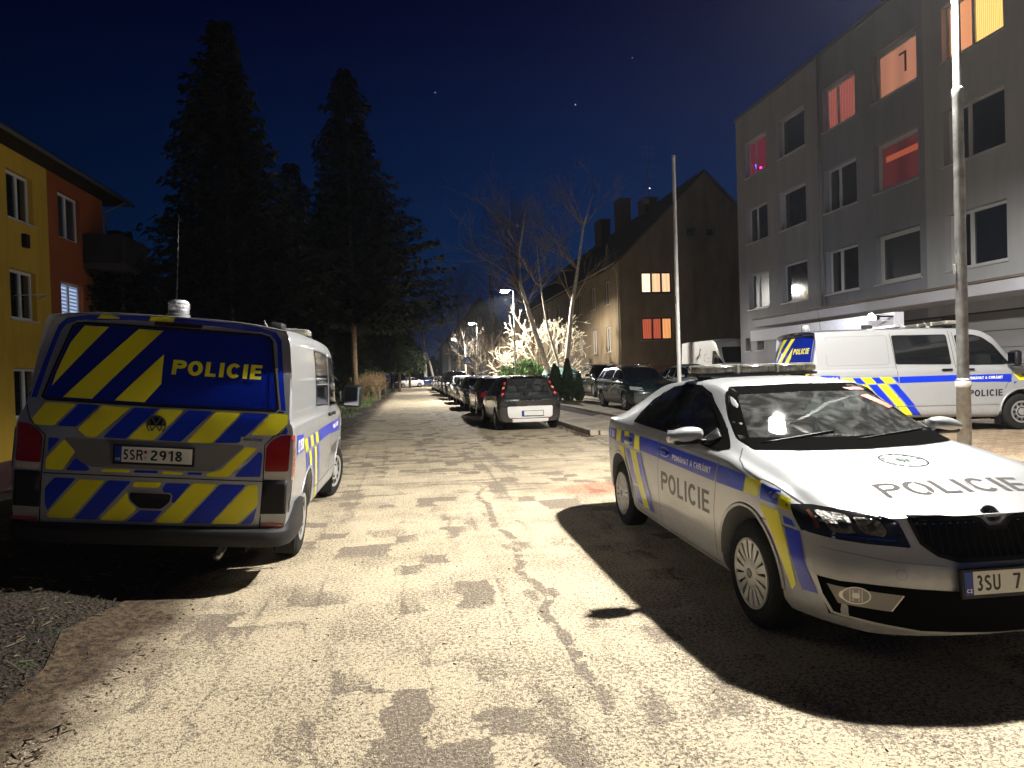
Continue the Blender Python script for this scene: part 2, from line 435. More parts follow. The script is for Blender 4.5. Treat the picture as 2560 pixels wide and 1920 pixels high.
def cat(rows, n):
    out = []
    m = len(rows)
    for i in range(m-1):
        p0, p1, p2, p3 = rows[max(i-1, 0)], rows[i], rows[i+1], rows[min(i+2, m-1)]
        for k in range(n):
            t = k/n
            out.append(tuple(.5*((2*p1[j])+(-p0[j]+p2[j])*t+(2*p0[j]-5*p1[j]+4*p2[j]-p3[j])*t*t+(-p0[j]+3*p1[j]-3*p2[j]+p3[j])*t**3) for j in (0, 1)))
    out.append(rows[-1]); return out
def car_body(sp):
    """lofted closed body; x forward, y left, z up; origin on the ground under the middle of the wheelbase"""
    top, belt, plan, low = pchip(sp['top']), pchip(sp['belt']), pchip(sp['plan']), pchip(sp['low'])
    nose, tail = pchip(sp['nose']), pchip(sp['tail'])
    xf, xr = sp['xf'], sp['xr']; nf, nr = sp.get('nf', .6), sp.get('nr', .5)
    pf, pr = sp.get('pf', .35), sp.get('pr', .2); rr, hr = sp.get('roof', .64), sp.get('hood', .80); Hc = sp.get('Hc', .40); eg = sp.get('edge', .86)
    pe = sp.get('pe', 2.4)
    def deform(x, y, z):
        if x > xf-nf:
            w = smooth((x-(xf-nf))/nf); x -= w*(nose(z)+pf*abs(y)**pe)
        if x < xr+nr:
            w = smooth(((xr+nr)-x)/nr); x += w*(tail(z)+pr*abs(y)**pe)
        return x, y, z
    def section(x):
        zc, zb, Wd, b = top(x), belt(x), plan(x), low(x)
        zb = min(zb, zc-.015)
        hc = zc-zb; t = smooth(hc/Hc)
        ye = Wd*lerp(hr, rr, t); ze = zb+hc*lerp(.6, eg, t)
        mid = (lerp(.93*Wd, ye, .5)+.012*t+sp.get('tum', 0)*t, lerp(zb, ze, .5))
        r = [(0, b), (.35*Wd, b), (.72*Wd, b), (.88*Wd, b+.012), (.955*Wd, b+.07), (.982*Wd, b+.2*(zb-b)), (Wd, lerp(b, zb, .5)), (.998*Wd, lerp(b, zb, .78)), (.985*Wd, lerp(b, zb, .93)), (.955*Wd, zb+.004), mid, (ye, ze), (ye*.90, lerp(ze, zc, .52)), (ye*.55, lerp(ze, zc, .9)), (0, zc)]
        return cat(r, 3)
    N = sp.get('N', 84); xs = []
    for i in range(N+1):
        t = i/N; xs.append(lerp(xr, xf, .5-.5*math.cos(PI*t) if 0 else lerp(t, .5-.5*math.cos(PI*t), .45)))
    bm = bmesh.new(); grid = []
    for x in xs:
        s = section(x); col = []
        for y, z in s: col.append((y, z))
        full = [(-y, z) for y, z in col[::-1][:-1]]+col[:] if 0 else None
        loop = [(y, z) for y, z in col]+[(-y, z) for y, z in col[-2:0:-1]]
        grid.append([bm.verts.new(deform(x, y, z)) for y, z in loop])
    n = len(grid[0]); K = (n//2)+1
    for i in range(len(grid)-1):
        for k in range(n):
            bm.faces.new((grid[i][k], grid[i][(k+1) % n], grid[i+1][(k+1) % n], grid[i+1][k]))
    # end caps with interior columns so that they bend with the plan curve
    for gi, x in ((0, xs[0]), (-1, xs[-1])):
        s = section(x); M = 10; cols = []
        for j in range(M+1):
            u = -1+2*j/M; c = []
            for k in range(K):
                if j == 0: c.append(grid[gi][(n-k) % n])
                elif j == M: c.append(grid[gi][k])
                elif k == 0 or k == K-1: c.append(None)
                else: c.append(bm.verts.new(deform(x, s[k][0]*u, s[k][1])))
            cols.append(c)
        for j in range(M):
            for k in range(1, K-2):
                q = [cols[j][k], cols[j+1][k], cols[j+1][k+1], cols[j][k+1]]
                bm.faces.new(q)
        for k0, k1 in ((0, 1), (K-1, K-2)):
            bm.faces.new([grid[gi][k0]]+[cols[j][k1] for j in range(M+1)])
    bmesh.ops.recalc_face_normals(bm, faces=bm.faces[:])
    return bm
def wheel(parent, x, y, Rt, w, style, cap, rimr, side=-1, steer=0):
    """wheel whose outer face looks along side*y"""
    o = bpy.data.objects.new('wheel', None); C.objects.link(o); o.parent = parent; o.location = (x, y, Rt); o.rotation_euler = (0, 0, (0 if side < 0 else PI)+steer)
    # built looking along -y ; y=0 is the outer face
    bm = bmesh.new()
    lathe(bm, [(w-.01, rimr), (w, Rt-.05), (w-.02, Rt-.015), (w-.04, Rt), (.04, Rt), (.016, Rt-.012), (.0, Rt-.045), (.004, rimr+.02), (.012, rimr)], 40)
    link('tyre', bm, RUBBER(), o, True, 40)
    bm = bmesh.new()
    lathe(bm, [(w-.02, rimr), (.02, rimr+.002), (.006, rimr), (.004, rimr-.012), (.035, rimr-.02), (w*.6, rimr-.03), (w*.6, .02)], 40)
    link('rim_well', bm, mat('dark_rim', (.03, .03, .032), .5, .3), o, True, 40)
    bm = bmesh.new()
    if style == 'cap':          # wheel trim with many thin spokes
        n = 16
        for k in range(n):
            a = 2*PI*k/n; M = Matrix.Rotation(a, 4, 'Y')
            prism(bm, [(.052, .030), (.075, .018), (rimr-.012, .020), (rimr-.012, -.020), (.075, -.018), (.052, -.030)][::-1] if 0 else [(.05, -.013), (.10, -.015), (rimr-.008, -.026), (rimr-.008, .026), (.10, .015), (.05, .013)], .002, .022, 'y', M=M)
        lathe(bm, [(.03, .085), (.004, .085), (-.002, .075), (-.006, .04), (-.006, .001)], 32)
        lathe(bm, [(.02, rimr+.004), (.0, rimr+.004), (-.004, rimr-.006), (.004, rimr-.016), (.02, rimr-.016)], 40)
    elif style == 'steel':      # pressed steel wheel with openings
        n = 10
        for k in range(n):
            a = 2*PI*(k+.5)/n; M = Matrix.Rotation(a, 4, 'Y')
            prism(bm, [(.10, -.024), (rimr-.03, -.020), (rimr-.03, .020), (.10, .024)], .012, .03, 'y', M=M)
        lathe(bm, [(.04, .115), (.010, .115), (.006, .10), (.02, .07), (-.004, .065), (-.012, .045), (-.012, .001)], 32)
        lathe(bm, [(.04, rimr), (.0, rimr), (.002, rimr-.03), (.03, rimr-.035)], 40)
    elif style == 'spoke':
        for k in range(5):
            a = 2*PI*k/5; M = Matrix.Rotation(a, 4, 'Y')
            prism(bm, [(.03, -.03), (rimr-.01, -.045), (rimr-.01, .045), (.03, .03)], .008, .03, 'y', M=M)
        lathe(bm, [(.03, .06), (.0, .06), (-.004, .001)], 24)
        lathe(bm, [(.03, rimr+.002), (.0, rimr+.002), (.004, rimr-.016), (.03, rimr-.016)], 36)
    link('rim', bm, cap, o, True, 35)
    if style in ('cap', 'steel'):
        bm = bmesh.new(); lathe(bm, [(-.006, .03), (-.010, .028), (-.0105, .001)], 20)
        link('hub_badge', bm, mat('badge_grey', (.25, .25, .26), .3, .6) if style == 'cap' else DARKPL(), o, True)
    return o
def cyl_cutter(x, z, r, y0, y1, n=48):
    bm = bmesh.new(); prism(bm, [(x+r*math.cos(2*PI*k/n), z+r*math.sin(2*PI*k/n)) for k in range(n)], y0, y1, 'y')
    return link('cutter', bm, [], None)
SPLIT = {'bumper_side', 'bumper_corner_foil', 'handle_rim', 'door_pillar', 'windscreen_sticker', 'roof_edge_foil', 'badge_plate'}
def split_link(name, bm, m, parent):
    """one object per connected piece"""
    left = set(bm.faces); last = None
    while left:
        st = [left.pop()]; grp = []
        while st:
            f = st.pop(); grp.append(f)
            for v in f.verts:
                for g in v.link_faces:
                    if g in left: left.discard(g); st.append(g)
        t = bmesh.new(); mp = {}
        for f in grp:
            for v in f.verts:
                if v not in mp: mp[v] = t.verts.new(v.co)
            g = t.faces.new([mp[v] for v in f.verts]); g.smooth = f.smooth
        last = link(name, t, m, parent)
    bm.free(); return last
class Car:
    """a body, its surface lookup tree, and helpers that lay parts on it"""
    def __init__(s, name, sp, paintmat, wheels, arch, label, cat, group=None, well=.62, cut=()):
        s.root = empty(name, label=label, cat=cat, group=group); s.sp = sp
        bm = car_body(sp); s.bvh = BVHTree.FromBMesh(bm)
        s.body = link('body', bm, paintmat, s.root)
        cutters = []
        for wx in wheels:
            for sg in (-1, 1):
                cutters.append(cyl_cutter(wx, arch[1], arch[0], sg*well, sg*1.3))
        cutters += list(cut)
        boolean(s.body, cutters)
        me = s.body.data
        for p in me.polygons: p.use_smooth = True
        me.set_sharp_from_angle(angle=R(32))
        s.inner = BVHTree.FromPolygons([v.co for v in me.vertices], [tuple(p.vertices) for p in me.polygons])
        s.wheels_x, s.arch = wheels, arch
    def frame(s, face, y=1):
        # origin,u,v,d : a,b -> world of car
        return {'R': ((0, -1.2, 0), (1, 0, 0), (0, 0, 1), (0, 1, 0)), 'L': ((0, 1.2, 0), (1, 0, 0), (0, 0, 1), (0, -1, 0)),
                'F': ((2.9, 0, 0), (0, 1, 0), (0, 0, 1), (-1, 0, 0)), 'B': ((-2.9, 0, 0), (0, 1, 0), (0, 0, 1), (1, 0, 0)),
                'T': ((0, 0, 2.4), (1, 0, 0), (0, 1, 0), (0, 0, -1))}[face]
    def put(s, name, face, polys, m, eps=.003, step=.05, parent=None, clip_arch=False, build=None, thick=0, label=None):
        bm = bmesh.new()
        if build: build(bm)
        for p in polys:
            if len(p) >= 3: poly2d(bm, p)
        if not bm.verts: bm.free(); return None
        decal(s.bvh, bm, *s.frame(face), eps=eps, step=step)
        if not bm.faces: bm.free(); return None
        if clip_arch:
            dead = [f for f in bm.faces if any((f.calc_center_median().x-wx)**2+(f.calc_center_median().z-s.arch[1])**2 < (s.arch[0]+.004)**2 for wx in s.wheels_x)]
            bmesh.ops.delete(bm, geom=dead, context='FACES')
        if thick:
            bmesh.ops.remove_doubles(bm, verts=bm.verts[:], dist=1e-4)
            g = bmesh.ops.extrude_face_region(bm, geom=bm.faces[:]); vs = [v for v in g['geom'] if isinstance(v, bmesh.types.BMVert)]
            bm.normal_update()
            d = -Vector(s.frame(face)[3])
            for v in vs: v.co += (v.normal*.5+d*.5)*thick
            bmesh.ops.recalc_face_normals(bm, faces=bm.faces[:])
        if name in SPLIT: return split_link(name, bm, m, parent or s.root)
        o = link(name, bm, m, parent or s.root)
        if label: o['label'] = label
        return o
    def seam(s, face, pts, w=.006, name='panel_seam', m=None, eps=.002):
        return s.put(name, face, [], m or GAP(), eps, .04, build=lambda bm: strip2d(bm, pts, w))
    def seams(s, face, lines, w=.006, name='panel_seam', m=None, eps=.002, parent=None):
        def b(bm):
            for l in lines: strip2d(bm, l, w)
        return s.put(name, face, [], m or GAP(), eps, .04, build=b, parent=parent)
    def arch_lip(s, m, w=.035, a0=-10, a1=190, thick=.006):
        for wx in s.wheels_x:
            for f in 'RL':
                r = s.arch[0]; zc = s.arch[1]
                def b(bm):
                    n = 36; A = []; B = []
                    for k in range(n+1):
                        t = R(lerp(a0, a1, k/n)); A.append(bm.verts.new((wx+(r-.004)*math.cos(t), zc+(r-.004)*math.sin(t), 0))); B.append(bm.verts.new((wx+(r+w)*math.cos(t), zc+(r+w)*math.sin(t), 0)))
                    for k in range(n): bm.faces.new((A[k], A[k+1], B[k+1], B[k]))
                s.put('arch_trim', f, [], m, .002, 0, build=b, thick=thick)
    def wells(s):
        bm = bmesh.new()
        for wx in s.wheels_x:
            for sg in (-1, 1):
                y0, y1 = sg*(.60), sg*(s.sp['plan'][2][1]*.93)
                r = s.arch[0]+.003; n = 24; A = []; B = []
                for k in range(n+1):
                    t = R(lerp(-25, 205, k/n)); A.append(bm.verts.new((wx+r*math.cos(t), y0, s.arch[1]+r*math.sin(t)))); B.append(bm.verts.new((wx+r*math.cos(t), y1, s.arch[1]+r*math.sin(t))))
                for k in range(n): bm.faces.new((A[k], A[k+1], B[k+1], B[k]))
                bm.faces.new(A)
        split_link('wheel_housing', bm, mat('wheel_housing_black', (.004, .004, .004), .9, spec=.1), s.root)
    def place(s, x, y, z, heading, roll=0, pitch=0, pivot=-.82):
        m = Matrix.Translation((x, y, z)) @ Matrix.Rotation(heading, 4, 'Z')
        if roll: m = m @ Matrix.Translation((0, pivot, 0)) @ Matrix.Rotation(roll, 4, 'X') @ Matrix.Translation((0, -pivot, 0))
        if pitch: m = m @ Matrix.Rotation(pitch, 4, 'Y')
        s.root.matrix_world = m
def number_plate(parent, M, text, dot=False, w=.52, h=.11, label=None):
    """Czech style plate lying in the local xy plane of M (x right, y up, z towards the viewer)"""
    bm = bmesh.new(); bbox(bm, -w/2-.015, w/2+.015, -h/2-.018, h/2+.012, -.02, 0, .004, M)
    o = link('number_plate', bm, DARKPL(), parent)
    bm = bmesh.new(); bbox(bm, -w/2+.045, w/2, -h/2, h/2, .0005, .003, .001, M); link('plate_face', bm, mat('plate_white', (.70, .70, .66), .35), o)
    bm = bmesh.new(); bbox(bm, -w/2, -w/2+.045, -h/2, h/2, .0005, .003, .001, M); link('plate_band', bm, mat('plate_blue', (.005, .03, .30), .35), o)
    if text:
        bm = bmesh.new(); t = bmesh.new()
        for s_, x, wd in text: text2d(t, s_, x-w/2, -.037, .074, wd, -.02)
        for v in t.verts: v.co.z = .0045
        merge(bm, t, M); link('plate_lettering', bm, mat('plate_black', (.01, .01, .01), .4), o)
        bm = bmesh.new(); t = bmesh.new(); text2d(t, 'CZ', -w/2+.008, -.043, .018, .028, .0)
        for v in t.verts: v.co.z = .0045
        merge(bm, t, M); link('country_code', bm, WHT(), o)
    if dot:
        for cx, cy, c in ((.205, .022, (.35, .01, .01)), (.205, -.02, (.45, .5, .4))):
            bm = bmesh.new(); poly2d(bm, [(cx-w/2+.012*math.cos(2*PI*k/16), cy+.012*math.sin(2*PI*k/16)) for k in range(16)])
            for v in bm.verts: v.co = M @ Vector((v.co.x, v.co.y, .005))
            link('inspection_sticker', bm, mat('sticker_%d' % int(c[1]*100), c, .4), o)
    if label: o['label'] = label
    return o
def frame_M(o, r, u):
    o, r, u = Vector(o), Vector(r).normalized(), Vector(u).normalized(); n = r.cross(u).normalized(); u = n.cross(r)
    m = Matrix.Identity(4)
    for i in range(3): m[i][0], m[i][1], m[i][2], m[i][3] = r[i], u[i], n[i], o[i]
    return m
# ------------------------------------------------------------------ police van
VAN_SP = dict(xf=2.40, xr=-2.50, nf=.5, nr=.16, pf=.22, pr=.035, pe=2.5, roof=.885, hood=.80, Hc=.60, edge=.88, tum=.012, N=90,
    top=[(2.40, .92), (2.25, 1.02), (2.0, 1.12), (1.75, 1.20), (1.60, 1.27), (1.2, 1.62), (.95, 1.83), (.75, 1.925), (.4, 1.965), (-.5, 1.985), (-1.6, 1.985), (-2.2, 1.972), (-2.5, 1.95)],
    belt=[(2.40, .86), (2.1, 1.0), (1.8, 1.10), (1.4, 1.19), (.5, 1.23), (-2.5, 1.25)],
    plan=[(2.40, .80), (2.1, .90), (1.6, .945), (0, .952), (-2.1, .953), (-2.38, .953), (-2.5, .945)],
    low=[(2.40, .24), (1.9, .22), (0, .27), (-2.0, .30), (-2.5, .34)],
    nose=[(0, .06), (.3, .02), (.55, 0), (.8, .05), (1.0, .15)],
    tail=[(.3, .02), (.6, .0), (1.1, .015), (1.30, .045), (1.86, .20), (1.95, .24), (2.0, .30)])
GLASS_B = [(.675, 1.834), (.655, 1.85), (.597, 1.86), (0, 1.862), (-.63, 1.86), (-.69, 1.845), (-.711, 1.82), (-.803, 1.345), (-.806, 1.325), (-.79, 1.312), (0, 1.305), (.77, 1.312), (.785, 1.325), (.78, 1.345)]
def beacon(parent, M, r=.075, h=.13):
    bm = bmesh.new(); lathe(bm, [(0, .001), (0, r+.01), (.02, r+.01), (.025, r), (.05, r)], 24, M, axis='z')
    o = link('beacon', bm, mat('beacon_base', (.25, .25, .26), .4, .5), parent, True, 40)
    bm = bmesh.new(); lathe(bm, [(.05, r-.004), (.055, r), (h-.02, r), (h, r-.012), (h+.004, .001)], 24, M, axis='z')
    link('beacon_lens', bm, mat('beacon_clear', (.75, .78, .80), .12, coat=1, bump=.8, bscale=60, trans=.35), o, True, 40)
    bm = bmesh.new()
    for z in (.07, .1): lathe(bm, [(z, r+.001), (z+.004, r+.004), (z+.008, r+.001)], 24, M, axis='z')
    link('beacon_ring', bm, mat('beacon_ring', (.35, .35, .36), .3, .6), o, True)
    return o
def police_van(name, label, plate, group):
    c = Car(name, VAN_SP, SILVER(), (-1.5, 1.5), (.40, .36), label, 'police van', group, well=.60)
    # ---- rear
    P = lambda L: [ccw(p) for p in L]
    y_gl = [[(.60, 1.858), (.43, 1.86), (.743, 1.40), (.705, 1.66)], [(.222, 1.86), (.05, 1.86), (.473, 1.31), (.668, 1.31)], [(.027, 1.674), (.014, 1.456), (.117, 1.308), (.322, 1.308)]]
    gl = c.put('rear_window', 'B', [GLASS_B], foil('blue_window_foil', (.004, .018, .30), .12), .004)
    c.put('window_stripes', 'B', [clip_convex(ccw(p), ccw(inset(GLASS_B, .012))) for p in y_gl], YEL(), .008, parent=gl)
    c.put('window_lettering', 'B', [], YEL(), .009, parent=gl, build=lambda bm: text2d(bm, 'POLICIE', -.045, 1.53, .108, .63, .05, flip=True))
    c.put('window_seal', 'B', [], DARKPL(), .010, build=lambda bm: ring2d(bm, inset(GLASS_B, -.016), .018), parent=gl)
    c.put('window_trim', 'B', [], mat('bright_trim', (.5, .5, .5), .3, .7), .012, build=lambda bm: ring2d(bm, inset(GLASS_B, -.030), .012), parent=gl)
    # chevrons on the tailgate: diagonal stripes cut to each panel
    mid = ccw([(.765, 1.286), (-.888, 1.286), (-.895, 1.20), (-.86, 1.13), (-.60, 1.128), (-.59, 1.05), (.33, 1.05), (.52, 1.11), (.83, 1.14), (.83, 1.17)])
    def stripes(top, bot, n0, cols, quads): pass
    Y, B = [], []
    for q in ([(.765, 1.286), (.56, 1.286), (.692, 1.12), (.82, 1.12), (.845, 1.16)], [(.382, 1.286), (.188, 1.286), (.41, 1.05), (.47, 1.05), (.535, 1.105)], [(-.005, 1.277), (-.165, 1.277), (.02, 1.052), (.196, 1.052)], [(-.385, 1.277), (-.56, 1.277), (-.376, 1.048), (-.204, 1.05)], [(-.769, 1.286), (-.888, 1.286), (-.895, 1.215), (-.816, 1.126), (-.643, 1.124)]): Y.append(q)
    for q in ([(.543, 1.286), (.40, 1.286), (.545, 1.12), (.672, 1.12)], [(.170, 1.28), (.011, 1.28), (.209, 1.052), (.360, 1.056)], [(-.190, 1.277), (-.365, 1.277), (-.165, 1.05), (-.007, 1.052)], [(-.580, 1.277), (-.751, 1.277), (-.561, 1.06), (-.392, 1.052)], [(-.893, 1.195), (-.897, 1.137), (-.847, 1.137)]): B.append(q)
    Y += [[(.613, 1.028), (.534, .945), (.612, .811), (.726, .812), (.725, .892)], [(-.612, 1.032), (-.698, 1.03), (-.503, .808), (-.357, .804), (-.355, .828), (-.451, .857)], [(.34, .832), (.16, .832), (.175, .812), (.36, .812)], [(-.06, .832), (-.20, .832), (-.19, .812), (-.05, .812)],
          [(.494, .752), (.325, .752), (.53, .472), (.685, .472), (.700, .492)], [(.129, .750), (-.054, .750), (-.036, .712), (.137, .712)], [(.168, .675), (.152, .605), (.10, .558), (.190, .462), (.345, .466)], [(-.275, .754), (-.439, .754), (-.197, .462), (-.024, .460)], [(-.653, .756), (-.715, .757), (-.724, .61), (-.591, .464), (-.408, .460)]]
    B += [[(.722, 1.035), (.642, 1.033), (.716, .93)], [(.532, .901), (.43, .831), (.445, .812), (.590, .811)], [(-.712, 1.004), (-.732, .986), (-.730, .816), (-.548, .811)], [(.13, .832), (-.03, .832), (-.02, .815), (.14, .815)], [(-.23, .832), (-.33, .832), (-.32, .815), (-.22, .815)],
          [(.660, .757), (.518, .757), (.695, .523), (.714, .571), (.718, .682)], [(.304, .752), (.148, .752), (.37, .468), (.516, .468)], [(-.083, .748), (-.252, .750), (-.145, .60), (-.06, .70)], [(.080, .546), (-.074, .548), (-.005, .462), (.165, .462)], [(-.457, .755), (-.635, .756), (-.402, .464), (-.215, .460)], [(-.719, .591), (-.700, .490), (-.680, .465), (-.609, .465)]]
    g = lambda L: [round_poly(q, .012, 2) for q in L]
    c.put('yellow_chevrons', 'B', g(Y), YEL(), .005); c.put('blue_chevrons', 'B', g(B), BLU(), .005)
    # blue edge down the right rear pillar, and the roof line
    for sg in (1, -1):
        q = [(-.0*sg, 1.952), (-.30, 1.948), (-.60, 1.93), (-.74, 1.90), (-.785, 1.84), (-.872, 1.31), (-.832, 1.31), (-.760, 1.80), (-.735, 1.85), (-.66, 1.885), (-.30, 1.912), (0, 1.916)]
        c.put('pillar_foil', 'B', [[(p[0]*-sg*-1 if sg == 1 else -p[0], p[1]) for p in q]], BLU(), .004)
    c.put('roof_edge_foil', 'B', [[(.168, 1.95), (-.003, 1.95), (.004, 1.918), (.175, 1.914)], [(.52, 1.94), (.376, 1.946), (.383, 1.914), (.536, 1.905)]], YEL(), .007)
    c.put('brake_lamp', 'B', [rrect(-.21, .13, 1.885, 1.910, .008)], mat('dark_red_lens', (.05, .004, .004), .15, coat=1), .009, thick=.01)
    # number plate recess
    rec = round_poly([(.62, 1.040), (-.611, 1.045), (-.44, .868), (-.40, .846), (-.30, .842), (.40, .842), (.47, .852), (.53, .90)], .03)
    c.put('plate_recess', 'B', [rec], mat('recess_grey', (.20, .20, .20), .5, .3), .004)
    x0 = c.bvh.ray_cast(Vector((-3, 0, .945)), Vector((1, 0, 0)))[0].x
    number_plate(c.root, frame_M((x0-.024, .005, .945), (0, -1, 0), (-.03, 0, 1)), plate, True)
    # badge and small lettering
    for f, q in (('maker_badge', (0.012, 1.163)),):
        M = frame_M((c.bvh.ray_cast(Vector((-3, q[0], q[1])), Vector((1, 0, 0)))[0].x-.006, q[0], q[1]), (0, -1, 0), (-.03, 0, 1))
        bm = bmesh.new(); lathe(bm, [(-.012, .001), (-.012, .068), (.0, .068), (.004, .064), (.002, .058), (.0, .056), (.0, .001)], 32, M, axis='z'); o = link(f, bm, mat('badge_black', (.01, .01, .011), .15, .2, coat=1), c.root, True, 40)
        bm = bmesh.new(); t = bmesh.new()
        ring2d(t, [(.066*math.cos(2*PI*k/32), .066*math.sin(2*PI*k/32)) for k in range(32)], .008)
        strip2d(t, [(-.028, .050), (-.002, .004)], .010); strip2d(t, [(.028, .050), (.002, .004)], .010)
        strip2d(t, [(-.052, .028), (-.026, -.046)], .010); strip2d(t, [(.052, .028), (.026, -.046)], .010); strip2d(t, [(-.027, -.046), (0, .000)], .010); strip2d(t, [(.027, -.046), (0, .000)], .010)
        for v in t.verts: v.co.z = .005
        merge(bm, t, M); link('emblem', bm, CHROME(), o)
    c.put('model_lettering', 'B', [], DARKPL(), .010, build=lambda bm: text2d(bm, '4MOTION', -.592, 1.078, .020, .13, .05, flip=True))
    c.put('badge_plate', 'B', [[(-.575, 1.106), (-.74, 1.106), (-.74, 1.070), (-.575, 1.070)]], mat('silver_plain', (.45, .45, .44), .4, .5), .007)
    # seams, handle, lamps, bumper
    c.seams('B', [[(.775, 1.297), (-.86, 1.297)]], .014, 'tailgate_seam'); c.seams('B', [[(.74, .786), (-.75, .784)]], .008, 'tailgate_seam')
    c.seams('B', [[(.745, .44), (.75, .80), (.745, 1.05), (.86, 1.16), (.90, 1.28), (.88, 1.35)], [(-.745, .44), (-.75, .80), (-.745, 1.05), (-.80, 1.12), (-.90, 1.16)]], .008, 'tailgate_seam')
    h = round_poly([(.155, .672), (.150, .62), (.085, .563), (-.065, .561), (-.120, .615), (-.125, .668)], .02)
    c.put('handle_recess', 'B', [inset(h, -.012)], mat('silver_plain', (.45, .45, .44), .4, .5), .007); c.put('tailgate_handle', 'B', [h], DARKPL(), .010); c.put('handle_bar', 'B', [rrect(-.11, .14, .635, .662, .01)], GREYPL(), .013, thick=.012)
    red = mat('rear_lamp_red', (.36, .008, .010), .10, coat=1, bump=.6, bscale=26); clear = mat('lamp_clear', (.55, .52, .48), .1, coat=1, bump=.4, bscale=60)
    for sg in (-1, 1):
        T = [(.755, .805), (.757, 1.04), (.79, 1.085), (.85, 1.125), (.925, 1.135), (.925, .810)]
        lo = [(.755, .805), (.757, .855), (.925, .860), (.925, .810)]; up = [(.757, .858), (.757, 1.04), (.79, 1.085), (.85, 1.125), (.925, 1.135), (.925, .863)]
        tl = c.put('taillight', 'B', [[(sg*a, b) for a, b in round_poly(up, .02)]], red, .010, .04); c.put('reversing_lens', 'B', [[(sg*a, b) for a, b in lo]], clear, .010, .04, parent=tl)
        side = 'R' if sg < 0 else 'L'
        c.put('taillight_side', side, [[(-2.462, .812), (-2.455, 1.132), (-2.425, 1.128), (-2.400, .82)]], red, .009, .04, parent=tl)
        c.put('corner_panel', 'B', [[(sg*a, b) for a, b in [(.755, .795), (.922, .798), (.922, .55), (.745, .545)]]], GREYPL(), .005, thick=.008)
        c.put('corner_panel_side', side, [[(-2.462, .80), (-2.43, .80), (-2.42, .56), (-2.462, .55)]], GREYPL(), .005)
        c.put('rear_reflector', 'B', [[(sg*a, b) for a, b in rrect(.755, .915, .450, .478, .008)]], mat('reflector_red', (.5, .01, .015), .2, coat=1), .012, .04)
    # bumper: a bent bar hugging the rear end
    bm = bmesh.new(); secs = []
    path = [(-1.96, -.955), (-2.2, -.958), (-2.38, -.945), (-2.50, -.89), (-2.535, -.78), (-2.55, -.4), (-2.555, 0)]
    path = path+[(a, -b) for a, b in path[-2::-1]]
    for a, b in path:
        k = min(1, abs(a+1.96)/.4)
        n = Vector((-1, 0)) if abs(b) < .8 else Vector((0, math.copysign(1, b))) if a > -2.3 else Vector((-1, math.copysign(1, b))).normalized()
        zt = .442 if a < -2.45 else (.50 if a < -2.3 else .60)
        ring = [(-.05, .30), (.008, .31), (.030, .36), (.034, .42), (.022, zt-.008), (-.05, zt)]
        secs.append([bm.verts.new((a+n.x*q, b+n.y*q, z)) for q, z in ring])
    for i in range(len(secs)-1):
        for k in range(6): bm.faces.new((secs[i][k], secs[i+1][k], secs[i+1][(k+1) % 6], secs[i][(k+1) % 6]))
    bmesh.ops.recalc_face_normals(bm, faces=bm.faces[:]); link('rear_bumper', bm, GREYPL(), c.root, True, 50)
    c.put('bumper_corner_foil', 'B', [[(.755, .49), (.915, .50), (.915, .55), (.745, .545)], [(-.755, .49), (-.915, .50), (-.915, .55), (-.745, .545)]], mat('silver_plain', (.45, .45, .44), .4, .5), .006)
    # ---- sides
    for f in 'RL':
        win = [(-.93, 1.825), (.11, 1.815), (.185, 1.255), (-.87, 1.285)]
        w = c.put('side_window', f, [round_poly(win, .04)], BLACKGL(), .004); c.put('window_seal', f, [], DARKPL(), .006, build=lambda bm: ring2d(bm, round_poly(win, .04), .016), parent=w)
        fw = [(.262, 1.80), (.62, 1.800), (.80, 1.745), (1.0, 1.60), (1.30, 1.25), (1.19, 1.225), (.345, 1.235)]
        w = c.put('cab_window', f, [round_poly(fw, .04)], BLACKGL(), .004); c.put('window_seal', f, [], DARKPL(), .006, build=lambda bm: ring2d(bm, round_poly(fw, .04), .018), parent=w)
        c.seams(f, [[(-.955, 1.86), (-.87, 1.25), (-.845, .90), (-.86, .50)], [(.155, 1.88), (.27, 1.10), (.285, .50)], [(.225, 1.86), (.33, 1.20), (.34, .9), (.335, .45)], [(-.87, .50), (.33, .49), (1.06, .48)], [(1.33, 1.22), (1.30, 1.0), (1.16, .78)]], .008)
        c.seams(f, [round_poly([(-2.17, 1.825), (-1.02, 1.825), (-.99, 1.29), (-2.17, 1.29)], .06)+[(-2.17, 1.5)]], .010, 'panel_crease', mat('crease_shade', (.33, .33, .33), .5, .4))
        c.seams(f, [[(-2.42, 1.235), (-.88, 1.225)], [(-2.42, 1.10), (-.87, 1.075)], [(-1.1, .515), (1.05, .505)]], .007, 'panel_crease', mat('crease_shade', (.33, .33, .33), .5, .4))
        c.seams(f, [[(-2.36, 1.05), (-2.36, .60)]], .006)
        c.put('door_handle', f, [rrect(-.03, .17, 1.140, 1.172, .015)], DARKPL(), .006, thick=.025); c.put('door_handle', f, [rrect(.40, .58, 1.135, 1.167, .015)], DARKPL(), .006, thick=.025)
        # livery band
        bt, bb = 1.052, .935
        band = [[(-2.30, 1.12), (-1.95, 1.10), (-1.95, .965), (-2.30, .965)], [(-.965, bt), (-.855, bt), (-.855, bb+.01), (-.868, bb+.01)], [(-.835, bt+.002), (.27, bt+.004), (.275, bb+.008), (-.835, bb+.004)], [(.29, bt), (1.29, 1.045), (1.29, .90), (.29, .925)]]
        Yq, Bq = [], list(band)
        for k in range(3):
            x = -1.92+k*.36; Yq.append([(x, bt), (x+.19, bt), (x+.285, bb+.01), (x+.10, bb+.01)]); 
            if k < 2: Bq.append([(x+.205, bt), (x+.345, bt), (x+.445, bb+.01), (x+.30, bb+.01)])
